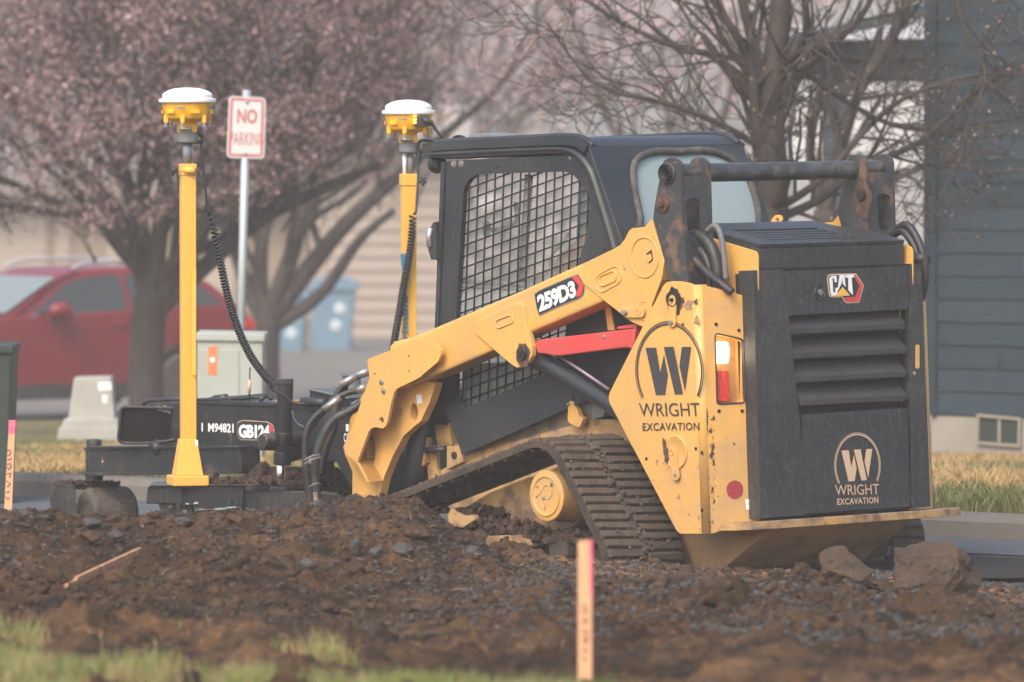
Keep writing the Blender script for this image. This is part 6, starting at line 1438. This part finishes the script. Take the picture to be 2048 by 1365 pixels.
for cx_ in (-2.0, .85):
    for y_ in (.10, 1.68):
        wv_ = part('wheel', lathe([(.20, .11), (.30, .115), (.345, .08), (.35, 0), (.345, -.08), (.30, -.11), (.20, -.11)], (cx_, y_, .35), (0, -1, 0), 28), bpy.data.materials['dusty_tyre'], smooth=35, **cp)
        part('rim', lathe([(.001, .06), (.05, .07), (.19, .09), (.21, .11), (.21, -.05), (.001, -.05)], (cx_, y_, .35), (0, -1, 0), 20), GALV, wv_, B=carM)
        ar = [(cx_ + .45 * math.cos(t), .34 + .45 * math.sin(t)) for t in np.linspace(math.pi, 0, 14)] + [(cx_ + .40 * math.cos(t), .34 + .40 * math.sin(t)) for t in np.linspace(0, math.pi, 14)]
        if y_ < 1: part('arch_trim', prism(CF_, ar, -.03, .012), BLKP, **cp)
# ------------------------------------------------------------------ houses
SID = mat('blue_grey_siding', (.034, .050, .062), .8, layers=[((.028, .042, .054), 1.5, .4, .65, .6), ((.042, .058, .070), (6, 6, 40), .5, .7, .3)], bump=(60, .15, .003), spec=.12)
HD = Vector((.807, -.59, 0)); HN = Vector((-.59, -.807, 0)); HC = Vector((3.13, 48.0, -.25))
HM = Matrix(((HD.x, HN.x * -1, 0, HC.x), (HD.y, HN.y * -1, 0, HC.y), (0, 0, 1, 0), (0, 0, 0, 1)))
HS = thing('blue_grey_house', 'blue-grey lap-sided house wall on a concrete foundation at the right edge', 'house', Matrix.Translation(HC))
HF_ = Frame((0, 0, 0), (1, 0, 0), (0, 0, 1), HM)       # n = -local y (towards the road)
zt = HF_.px(1900, 832)[1]
vw = HF_.pts([(1962, 834), (2040, 841), (2039, 889), (1961, 883)])
part('foundation', prism(HF_, [(-.0, -.4), (7, -.4), (7, zt), (-.0, zt)], -6, 0, holes=()), mat('painted_foundation', (.34, .30, .25), .9, layers=[((.27, .24, .20), 3, .42, .62, .7), ((.20, .17, .14), 1.2, .55, .75, .5)], bump=(40, .3, .01)), HS, B=HM)
part('vent_frame', prism(HF_, offset_poly(vw, .022), .0, .03, holes=[vw]), mat('cream_frame', (.27, .24, .19), .7), HS, B=HM)
part('vent_pane', prism(HF_, vw, .002, .008), mat('dim_vent_pane', (.045, .055, .045), .5, spec=.1), HS, B=HM)
mx = (vw[0][0] + vw[1][0]) / 2; part('vent_mullion', prism(HF_, [(mx - .012, vw[3][1]), (mx + .012, vw[3][1]), (mx + .012, vw[0][1]), (mx - .012, vw[0][1])], .008, .02), bpy.data.materials['cream_frame'], HS, B=HM)
part('sheathing', prism(HF_, [(-.0, zt), (7, zt), (7, 5.2), (-.0, 5.2)], -6, -.012), SID, HS, B=HM)
nt_ = SID.node_tree; b_ = nt_.nodes['Principled BSDF']; lk = b_.inputs['Base Color'].links[0].from_socket; oi = nt_.nodes.new('ShaderNodeObjectInfo'); hs = nt_.nodes.new('ShaderNodeHueSaturation'); mr_ = nt_.nodes.new('ShaderNodeMapRange'); mr_.inputs[3].default_value = .86; mr_.inputs[4].default_value = 1.14
nt_.links.new(oi.outputs['Random'], mr_.inputs[0]); nt_.links.new(mr_.outputs[0], hs.inputs['Value']); nt_.links.new(lk, hs.inputs['Color']); nt_.links.new(hs.outputs[0], b_.inputs['Base Color'])
LAP = .1725; rj = random.Random(4); nb = int((5.2 - zt) / LAP); b0 = None
for k in range(nb):
    z0 = zt + .012 + k * LAP
    jx = rj.uniform(.5, 2.2)
    if b0 is None:
        bm = bm_new(); P = [(0, -.012), (0, .018), (LAP + .03, .004), (LAP + .03, -.010)]
        A = [bm.verts.new((0.0, -t, z)) for z, t in P]; Bv = [bm.verts.new((1, -t, z)) for z, t in P]
        bm.faces.new(A); bm.faces.new(Bv[::-1])
        for q in range(4): bm.faces.new((A[q], A[(q + 1) % 4], Bv[(q + 1) % 4], Bv[q]))
        bmesh.ops.recalc_face_normals(bm, faces=bm.faces); me = bpy.data.meshes.new('siding_board'); bm.to_mesh(me); bm.free(); me.materials.append(SID)
        b0 = bpy.data.objects.new('siding_board', me); COL.objects.link(b0); b0.parent = HS; b0.matrix_basis = rootinv(HS) @ HM @ Matrix.Translation((0, 0, z0)) @ Matrix.Diagonal((jx - .002, 1, 1, 1))
    else: copy_part(b0, rootinv(HS) @ HM @ Matrix.Translation((0, 0, z0)) @ Matrix.Diagonal((jx - .002, 1, 1, 1)), HS)
    copy_part(b0, rootinv(HS) @ HM @ Matrix.Translation((jx + .002, 0, z0 + rj.uniform(-.002, .002))) @ Matrix.Diagonal((7 - jx, 1, 1, 1)), HS)
part('corner_board', prism(HF_, [(-.05, zt), (.06, zt), (.06, 5.2), (-.05, 5.2)], -.05, .034, bevel=.003), SID, HS, B=HM)
part('roof', prism(Frame((0, 0, 0), (0, 1, 0), (0, 0, 1), HM), [(-.5, 5.1), (3, 6.9), (6.5, 5.1), (6.5, 5.3), (3, 7.1), (-.5, 5.3)], -.3, 7.3), BLKP, HS, B=HM)
# porch
PM = mat('porch_paint', (.065, .083, .092), .8, spec=.1, layers=[((.055, .07, .08), 2, .4, .6, .6)])
PO = thing('porch', 'grey-blue porch beam, gable and square column beside the siding wall', 'porch', Matrix.Translation(WY(52).at(1670, 880)))
W_ = WY(52); pq = dict(parent=PO, B=I4)
part('column', prism(W_, W_.pts([(1646, 150), (1697, 150), (1697, 905), (1646, 905)]), -.2, 0, bevel=.004), PM, **pq)
part('beam', prism(W_, W_.pts([(1560, 118), (1950, 116), (1950, 160), (1560, 156)]), -.25, .02, bevel=.004), mat('dark_porch_trim', (.035, .043, .048), .8, spec=.1), **pq)
part('beam_fascia', prism(W_, W_.pts([(1560, 82), (1950, 76), (1950, 117), (1560, 119)]), -.28, .06, bevel=.004), PM, **pq)
part('gable_rake', prism(W_, W_.pts([(1560, 78), (1960, -18), (1960, 8), (1640, 80), (1560, 104)]), -.9, .30, bevel=.004), PM, **pq)
part('porch_ceiling', prism(W_, W_.pts([(1560, 150), (1900, 150), (1900, 156), (1560, 156)]), -3.0, -.25), PM, **pq)
part('arch_trim', prism(W_, W_.pts([(1697, 158), (1880, 158), (1880, 176), (1850, 166), (1800, 161), (1750, 164), (1712, 176), (1697, 192)]), -.12, -.02), PM, **pq)
# white lap-sided building glimpsed through the porch
WHS = mat('white_siding', (.56, .55, .535), .8, layers=[((.50, .49, .475), 1.5, .4, .65, .6)])
WB = thing('white_building', 'bright white lap-sided building glimpsed through the porch opening', 'house', Matrix.Translation(WY(66).at(1700, 800)))
W_ = WY(66); zb_ = W_.px(1700, 338)[1]
part('roof', prism(Frame((0, 66, 0), (0, 1, 0), (0, 0, 1)), [(-.3, 2.95), (2, 3.15), (4.3, 2.95), (4.3, 3.05), (2, 3.25), (-.3, 3.05)], W_.px(1575, 0)[0], W_.px(2010, 0)[0]), mat('pale_roof', (.40, .39, .38), .9), WB, B=I4)
part('wall', prism(W_, [(W_.px(1585, 0)[0], zb_), (W_.px(2010, 0)[0], zb_), (W_.px(2010, 0)[0], 3.0), (W_.px(1585, 0)[0], 3.0)], -4, -.02), WHS, WB, B=I4)
part('lower_wall', prism(W_, [(W_.px(1585, 0)[0], -1.4), (W_.px(2010, 0)[0], -1.4), (W_.px(2010, 0)[0], zb_), (W_.px(1585, 0)[0], zb_)], -4, -.02), mat('pale_grey_wall', (.34, .33, .325), .8), WB, B=I4)
b0 = None
for k in range(7):
    z0 = zb_ + k * .18
    if b0 is None:
        bm = prism(Frame((0, 0, 0), (1, 0, 0), (0, 0, 1)), [(0, 0), (2.18, 0), (2.18, .172), (0, .172)], 0, .02); 
        for v in bm.verts:
            if v.co.z > .1: v.co.y += .010
        me = bpy.data.meshes.new('siding_board'); bm.to_mesh(me); bm.free(); me.materials.append(WHS); b0 = bpy.data.objects.new('siding_board', me); COL.objects.link(b0); b0.parent = WB
        MB_ = rootinv(WB) @ Matrix.Translation((W_.px(1585, 0)[0], 66, 0)); b0.matrix_basis = MB_ @ Matrix.Translation((0, 0, z0))
    else: copy_part(b0, MB_ @ Matrix.Translation((0, 0, z0)), WB)
# beige house far left-centre
BG = mat('beige_siding', (.33, .265, .215), .85, layers=[((.29, .235, .19), 1.2, .4, .65, .6)])
BH = thing('beige_house', 'beige lap-sided house fading in the haze behind the blue bins', 'house', Matrix.Translation(WY(103).at(760, 705)))
W_ = WY(103); g0 = float(zg(103)) - .1; xa, xb = W_.px(640, 0)[0], W_.px(905, 0)[0]
part('wall', prism(W_, [(xa, g0), (xb, g0), (xb, W_.px(0, 262)[1]), (xa, W_.px(0, 262)[1])], -8, -.03), BG, BH, B=I4)
b0 = None
for k in range(17):
    z0 = g0 + .1 + k * .215
    if b0 is None:
        bm = prism(Frame((0, 0, 0), (1, 0, 0), (0, 0, 1)), [(0, 0), (xb - xa, 0), (xb - xa, .205), (0, .205)], 0, .04)
        for v in bm.verts:
            if v.co.z > .1: v.co.y += .035
        me = bpy.data.meshes.new('siding_board'); bm.to_mesh(me); bm.free(); me.materials.append(BG); b0 = bpy.data.objects.new('siding_board', me); COL.objects.link(b0); b0.parent = BH
        MB_ = rootinv(BH) @ Matrix.Translation((xa, 103, 0)); b0.matrix_basis = MB_ @ Matrix.Translation((0, 0, z0))
    else: copy_part(b0, MB_ @ Matrix.Translation((0, 0, z0)), BH)
part('corner_board', prism(W_, [(xa - .15, g0), (xa + .1, g0), (xa + .1, W_.px(0, 262)[1]), (xa - .15, W_.px(0, 262)[1])], -.1, .06), BG, BH, B=I4)
zr = W_.px(0, 262)[1]; part('roof', prism(Frame((0, 103, 0), (0, 1, 0), (0, 0, 1)), [(-.8, zr - .15), (4, zr + .25), (8.8, zr - .15), (8.8, zr + .05), (4, zr + .42), (-.8, zr + .05)], xa - .5, xb + .3), mat('faded_shingle_roof', (.38, .34, .31), .9), BH, B=I4)
W_ = WY(112); TH = thing('tan_house', 'tan house with pale garage doors behind the red car, blurred', 'house', Matrix.Translation(W_.at(150, 690)))
xa2, xb2 = W_.px(-200, 0)[0], W_.px(620, 0)[0]; g1 = float(zg(112)) - .1; zr = W_.px(0, 372)[1]
part('wall', prism(W_, [(xa2, g1), (xb2, g1), (xb2, zr), (xa2, zr)], -9, 0), mat('tan_wall', (.30, .225, .16), .85, layers=[((.25, .19, .14), .6, .4, .6, .7)]), TH, B=I4)
for u0, u1 in ((-10, 95), (112, 140), (215, 262), (380, 470)): part('garage_door' if u1 - u0 > 60 else 'pilaster', prism(W_, W_.pts([(u0, 425), (u1, 425), (u1, 690), (u0, 690)]), 0, .06), mat('pale_door', (.36, .30, .24), .8) if 'pale_door' not in bpy.data.materials else bpy.data.materials['pale_door'], TH, B=I4)
part('roof', prism(Frame((0, 112, 0), (0, 1, 0), (0, 0, 1)), [(-.8, zr - .15), (4.5, zr + 1.8), (9.8, zr - .15), (9.8, zr + .05), (4.5, zr + 2.0), (-.8, zr + .05)], xa2 - .5, xb2 + .5), mat('dark_shingles', (.20, .17, .15), .9), TH, B=I4)
# ------------------------------------------------------------------ trees
def grow(tree, rr, p, d, L, r, depth, maxd, segs, tips, spread, upb, shrink=.72, nk=(2, 3), wig=.16):
    if len(segs) > 26000: return
    n = max(3, int(L / .35)); P = [p.copy()]; R = [r]; dd = d.copy()
    for i in range(n):
        dd = (dd + Vector((rr.gauss(0, wig), rr.gauss(0, wig), rr.gauss(0, wig) + upb)) * .5).normalized(); P.append(P[-1] + dd * (L / n)); R.append(r * (1 - .45 * (i + 1) / n))
    segs.append((P, R, depth))
    if depth >= maxd - 1:
        for q in P[1:]: tips.append((q, dd.copy()))
    if depth == maxd: return
    k = rr.randint(*nk) + (1 if depth > 1 else 0)
    for c in range(k):
        f = rr.uniform(.35, 1.0) if c else 1.0; idx = min(n, max(1, int(f * n))); ax_ = dd.orthogonal().normalized(); ax_.rotate(Matrix.Rotation(rr.uniform(0, 6.28), 3, dd)); nd = dd.copy(); nd.rotate(Matrix.Rotation(rr.uniform(.5, 1.0) * spread, 3, ax_))
        grow(tree, rr, P[idx], nd.normalized(), L * shrink * rr.uniform(.8, 1.15), max(.004, R[idx] * rr.uniform(.5, .72)), depth + 1, maxd, segs, tips, spread, upb, shrink, nk, wig)
def curve_tubes(segs, lo, hi, sides):
    Vs, Fs, o = [], [], 0
    for P, R, dp in segs:
        if not (lo <= dp <= hi): continue
        k = sides(dp); n = len(P); up = Vector((.3, .2, .9)); ring = []
        for i in range(n):
            t = (P[min(i + 1, n - 1)] - P[max(i - 1, 0)]).normalized(); a = t.cross(up); a = a.normalized() if a.length > 1e-4 else t.orthogonal(); b = t.cross(a)
            for q in range(k):
                w_ = 2 * math.pi * q / k; v = P[i] + (a * math.cos(w_) + b * math.sin(w_)) * R[i]; Vs.append((v.x, v.y, v.z))
        for i in range(n - 1):
            for q in range(k): Fs.append((o + i * k + q, o + i * k + (q + 1) % k, o + (i + 1) * k + (q + 1) % k, o + (i + 1) * k + q))
        o += n * k
    return Vs, Fs
def leaf_np(tips, n, sz, rr, spr, flatn=False):
    T = np.array([t[0][:] for t in tips]); wt = np.exp(rng.normal(0, 1.3, len(T))); idx = rng.choice(len(T), n, p=wt / wt.sum()); C = T[idx] + rng.normal(0, spr, (n, 3)); A = rng.normal(0, 1, (n, 3)); A /= np.linalg.norm(A, axis=1)[:, None]; B_ = rng.normal(0, 1, (n, 3)); B_ -= (B_ * A).sum(1)[:, None] * A; B_ /= np.linalg.norm(B_, axis=1)[:, None]
    S = (sz * rng.uniform(.5, 1.4, n))[:, None]; V = np.stack([C - A * S, C - B_ * S * .6, C + A * S, C + B_ * S * .6], 1).reshape(-1, 3); return V, np.arange(n * 4).reshape(-1, 4)
def pm(name, V, F, m, T, smooth=False):
    V = np.asarray(V, np.float64); Mi = np.array(rootinv(T)); V = V @ Mi[:3, :3].T + Mi[:3, 3]; me = mesh_np(name, V, F, smooth); me.materials.append(m); o = bpy.data.objects.new(name, me); COL.objects.link(o); o.parent = T; return o
def tree(name, label, Y, trunk, limbs, bark, leaf=None, nleaf=0, lsz=.05, group=None, seed=1, maxd=4, spread=.8, spr=.2, shrink=.72, wig=.16, nk=(2, 3), cat='tree', upb=.05, blossom=None):
    rr = random.Random(seed); W_ = WY(Y); s = Y / FPX; (bu, bv), (fu, fv), wb, wf = trunk
    zb = min(W_.at(bu, bv).z, float(zg(Y))); b = W_.at(bu, bv); b.z = float(zg(Y)) - .05
    T = thing(name, label, cat, Matrix.Translation(b), group); f = W_.at(fu, fv); mid = b.lerp(f, .55) + Vector((rr.uniform(-.04, .04), 0, 0))
    P = catmull([b, b.lerp(f, .12), mid, f], 5); R = [wb * s / 2 * (1.35 if i == 0 else 1) * (1 - i / len(P)) + wf * s / 2 * (i / len(P)) for i in range(len(P))]
    part('trunk', tube(P, R, 14), bark, T, B=I4); segs, tips = [], []
    for (pts, r0, r1, mx) in limbs:
        L = [W_.at(u, v, t) for u, v, t in pts]; C = catmull(L, 6); R = [ (r0 + (r1 - r0) * i / (len(C) - 1)) * s for i in range(len(C))]; segs.append((C, R, 0))
        for i in range(3, len(C), 2):
            dd = (C[i] - C[i - 1]).normalized(); ax_ = dd.orthogonal().normalized(); ax_.rotate(Matrix.Rotation(rr.uniform(0, 6.28), 3, dd)); nd = dd.copy(); nd.rotate(Matrix.Rotation(rr.uniform(.4, 1.1), 3, ax_)); grow(T, rr, C[i], nd, mx * rr.uniform(.6, 1.2), R[i] * .5, 1, maxd, segs, tips, spread, upb, shrink, nk, wig)
        grow(T, rr, C[-1], (C[-1] - C[-2]).normalized(), mx, R[-1], 1, maxd, segs, tips, spread, upb, shrink, nk, wig)
    if blossom:
        segs = [sg for sg in segs if sg[2] == 0 or (HOR + (CAMZ - sg[0][-1].z) * FPX / sg[0][-1].y) < np.interp(1024 + sg[0][-1].x * FPX / sg[0][-1].y, blossom[0], blossom[1]) + 30]
    for L in [sg for sg in segs if sg[2] == 0]:
        v_, f_ = curve_tubes([L], 0, 0, lambda d: 10); pm('limb', v_, f_, bark, T, True)
    v_, f_ = curve_tubes(segs, 1, maxd, lambda d: 6 if d < 3 else 4); pm('branches', v_, f_, bark, T, True)
    if leaf and blossom:
        def vis(q):
            d = q - CO; v = HOR + (CAMZ - q.z) * FPX / q.y; u = 1024 + q.x * FPX / q.y; return v < np.interp(u, blossom[0], blossom[1]) + rr.gauss(0, 14)
        tips = [t for t in tips if vis(t[0])]
        segs = [sg for sg in segs if sg[2] == 0 or vis(sg[0][-1])]
    if leaf: 
        v_, f_ = leaf_np(tips, nleaf, lsz, rr, spr); pm('crown', v_, f_, leaf, T)
    return T, segs, tips
BARK = mat('dark_plum_bark', (.040, .030, .027), .9, layers=[((.075, .058, .050), (12, 12, 3), .42, .65, .8)], bump=(30, .6, .02))
BARK2 = mat('brown_bark', (.075, .055, .045), .9, layers=[((.12, .09, .075), (14, 14, 3), .42, .65, .8), ((.04, .03, .025), 20, .5, .7, .6)], bump=(40, .6, .02))
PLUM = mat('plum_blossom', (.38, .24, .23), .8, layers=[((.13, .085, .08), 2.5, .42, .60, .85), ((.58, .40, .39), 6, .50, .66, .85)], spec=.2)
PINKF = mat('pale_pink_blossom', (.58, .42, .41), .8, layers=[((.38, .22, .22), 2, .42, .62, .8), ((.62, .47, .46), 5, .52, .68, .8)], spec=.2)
tree('blossom_tree', 'dark-trunked plum tree with purplish pink blossom, its trunk before the red car', 60, ((292, 815), (302, 590), 78, 66),
     [([(300, 610, 0), (270, 500, 0), (215, 400, .1), (120, 300, .3), (20, 200, .3)], 22, 9, 1.5), ([(300, 600, 0), (285, 480, 0), (250, 360, -.2), (200, 220, -.3), (160, 80, -.3)], 22, 8, 1.5),
      ([(305, 600, 0), (320, 470, .1), (335, 330, .2), (330, 180, .3), (350, 20, .3)], 20, 8, 1.5), ([(310, 610, 0), (380, 500, 0), (450, 380, .1), (560, 240, .2), (640, 120, .2)], 24, 9, 1.5),
      ([(312, 620, 0), (400, 540, -.1), (520, 440, -.2), (640, 380, -.2), (760, 330, -.3)], 22, 8, 1.3), ([(296, 560, 0), (240, 470, .3), (150, 420, .4), (40, 370, .5)], 15, 7, 1.2), ([(320, 560, 0), (420, 430, .4), (470, 250, .4), (520, 60, .5)], 18, 8, 1.5)],
     BARK, PLUM, 110000, .020, 'blossom trees in the haze', 3, maxd=5, spread=.85, spr=.075, upb=.03, blossom=([-50, 60, 200, 330, 480, 620, 760, 900], [400, 440, 455, 420, 400, 330, 260, 180]))
tree('blossom_tree', 'fan-limbed plum tree behind the sign post, limbs reaching right over the blue bins', 74, ((530, 760), (528, 640), 66, 70),
     [([(530, 650, 0), (600, 560, 0), (690, 450, 0), (800, 350, 0), (900, 260, .2)], 24, 9, 1.6), ([(530, 650, 0), (580, 520, .1), (620, 400, .1), (700, 260, .2), (790, 120, .2)], 20, 8, 1.6),
      ([(525, 650, 0), (520, 520, -.1), (540, 380, -.1), (600, 200, -.2), (640, 40, -.2)], 18, 8, 1.6), ([(535, 660, 0), (640, 590, 0), (720, 480, .2), (790, 420, .3)], 16, 7, 1.1), ([(522, 640, 0), (470, 500, 0), (450, 340, .1), (430, 160, .2)], 16, 7, 1.5)],
     BARK, PLUM, 15000, .024, 'blossom trees in the haze', 8, maxd=4, spread=.85, spr=.09, upb=.05, blossom=([300, 480, 600, 740, 860, 1000], [430, 420, 380, 340, 250, 120]))
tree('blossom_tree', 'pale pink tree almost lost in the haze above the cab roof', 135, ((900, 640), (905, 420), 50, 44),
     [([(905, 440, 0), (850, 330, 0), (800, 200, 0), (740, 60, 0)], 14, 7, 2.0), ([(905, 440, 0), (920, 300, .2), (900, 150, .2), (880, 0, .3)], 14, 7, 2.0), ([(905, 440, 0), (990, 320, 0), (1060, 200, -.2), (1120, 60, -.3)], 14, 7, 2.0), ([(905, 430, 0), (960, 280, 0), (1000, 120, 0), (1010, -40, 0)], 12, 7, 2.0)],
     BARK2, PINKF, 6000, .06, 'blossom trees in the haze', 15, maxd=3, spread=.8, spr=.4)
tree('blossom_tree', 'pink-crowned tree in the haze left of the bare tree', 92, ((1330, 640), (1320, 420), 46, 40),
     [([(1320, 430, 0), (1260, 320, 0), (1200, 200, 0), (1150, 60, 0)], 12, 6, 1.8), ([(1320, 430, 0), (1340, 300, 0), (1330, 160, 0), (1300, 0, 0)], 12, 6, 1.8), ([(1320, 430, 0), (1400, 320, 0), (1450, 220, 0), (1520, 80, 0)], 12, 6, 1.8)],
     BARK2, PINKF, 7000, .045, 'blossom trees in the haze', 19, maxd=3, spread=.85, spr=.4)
BUD = mat('spring_bud', (.36, .30, .15), .7, layers=[((.34, .16, .13), 5, .42, .6, .9)])
TWB = mat('reddish_twig_bark', (.036, .030, .027), .85, layers=[((.080, .058, .047), (10, 10, 4), .42, .65, .8)])
T, segs, tips = tree('bare_tree', 'bare budding tree standing between the cab and the porch', 43, ((1552, 900), (1545, 470), 76, 66),
     [([(1545, 480, 0), (1545, 340, 0), (1540, 200, 0), (1555, 80, 0), (1565, -40, 0)], 35, 20, .8), ([(1535, 330, 0), (1510, 230, .1), (1500, 120, .1), (1450, 40, .2), (1400, -40, .2)], 12, 6, .9),
      ([(1535, 250, 0), (1520, 160, 0), (1500, 60, -.1), (1470, -60, -.1)], 16, 8, .9), ([(1550, 420, 0), (1640, 360, .1), (1730, 260, .1), (1800, 200, .2), (1900, 160, .3)], 9, 4, .7),
      ([(1550, 440, 0), (1640, 400, -.1), (1720, 340, -.1), (1850, 280, -.2), (1960, 180, -.2), (2060, 130, -.2)], 10, 4, .7), ([(1560, 160, 0), (1640, 110, .2), (1720, 30, .3), (1760, -60, .3)], 9, 5, .8),
      ([(1530, 300, 0), (1440, 250, .2), (1340, 210, .3), (1240, 190, .4)], 8, 4, .7), ([(1530, 200, 0), (1440, 120, 0), (1340, 90, 0), (1230, 40, 0)], 8, 4, .7), ([(1560, 100, 0), (1660, 180, -.2), (1790, 250, -.3), (1900, 260, -.3)], 7, 4, .6),
      ([(1530, 380, 0), (1470, 330, .1), (1400, 300, .1), (1330, 290, .1)], 7, 4, .5), ([(1900, 0, .5), (1930, 90, .5), (1960, 150, .5), (1940, 220, .5)], 5, 3, .4)],
     TWB, BUD, 900, .011, None, 23, maxd=4, spread=.95, spr=.03, shrink=.68, wig=.38, nk=(1, 3))
T, segs, tips = tree('bare_tree', 'second bare tree leaning right behind the roll bar, in front of the porch column', 47.5, ((1640, 860), (1650, 420), 60, 44),
     [([(1648, 440, 0), (1680, 300, 0), (1720, 180, 0), (1790, 60, 0), (1840, -60, 0)], 16, 8, .8), ([(1648, 430, 0), (1620, 300, 0), (1640, 160, 0), (1610, 20, 0)], 12, 7, .8), ([(1640, 440, 0), (1740, 380, 0), (1860, 330, 0)], 9, 5, .7)],
     BARK, BUD, 350, .011, None, 29, maxd=3, spread=.9, spr=.03, shrink=.7, wig=.3)
bpy.data.objects.remove
# far hazy tree line so that the horizon closes
bm = bm_new()
X = rng.uniform(-26, 26, 60000); Y = rng.uniform(150, 165, 60000); top = 5.5 + 3.5 * (fbm(X * .12 + 7, Y * 0 + .5, 3, 77) + .2); Z_ = -1.4 + rng.random(60000) ** .8 * top * .30
tips_ = np.stack([X, Y, Z_], -1); n = len(X); A = rng.normal(0, .16, (n, 3)); B_ = rng.normal(0, .16, (n, 3)); V = np.stack([tips_ - A, tips_ - B_, tips_ + A, tips_ + B_], 1).reshape(-1, 3)
bm.free(); solo('distant_trees', mesh_np('distant_trees', V, np.arange(n * 4).reshape(-1, 4)), mat('distant_foliage', (.32, .26, .24), .9), 'far line of trees dissolving in the haze', 'trees', kind='stuff')
# ------------------------------------------------------------------ haze
hm = bpy.data.materials.new('haze_air'); hm.use_nodes = True; nt = hm.node_tree; nt.nodes.remove(nt.nodes['Principled BSDF'])
pv = nt.nodes.new('ShaderNodeVolumePrincipled'); pv.inputs['Density'].default_value = HAZE; pv.inputs['Color'].default_value = (1.0, .96, .91, 1); pv.inputs['Anisotropy'].default_value = .0
nt.links.new(pv.outputs[0], nt.nodes['Material Output'].inputs['Volume'])
solo('haze', box((0, 148, 5.2), (190, 326, 15.4)), hm, kind='stuff')
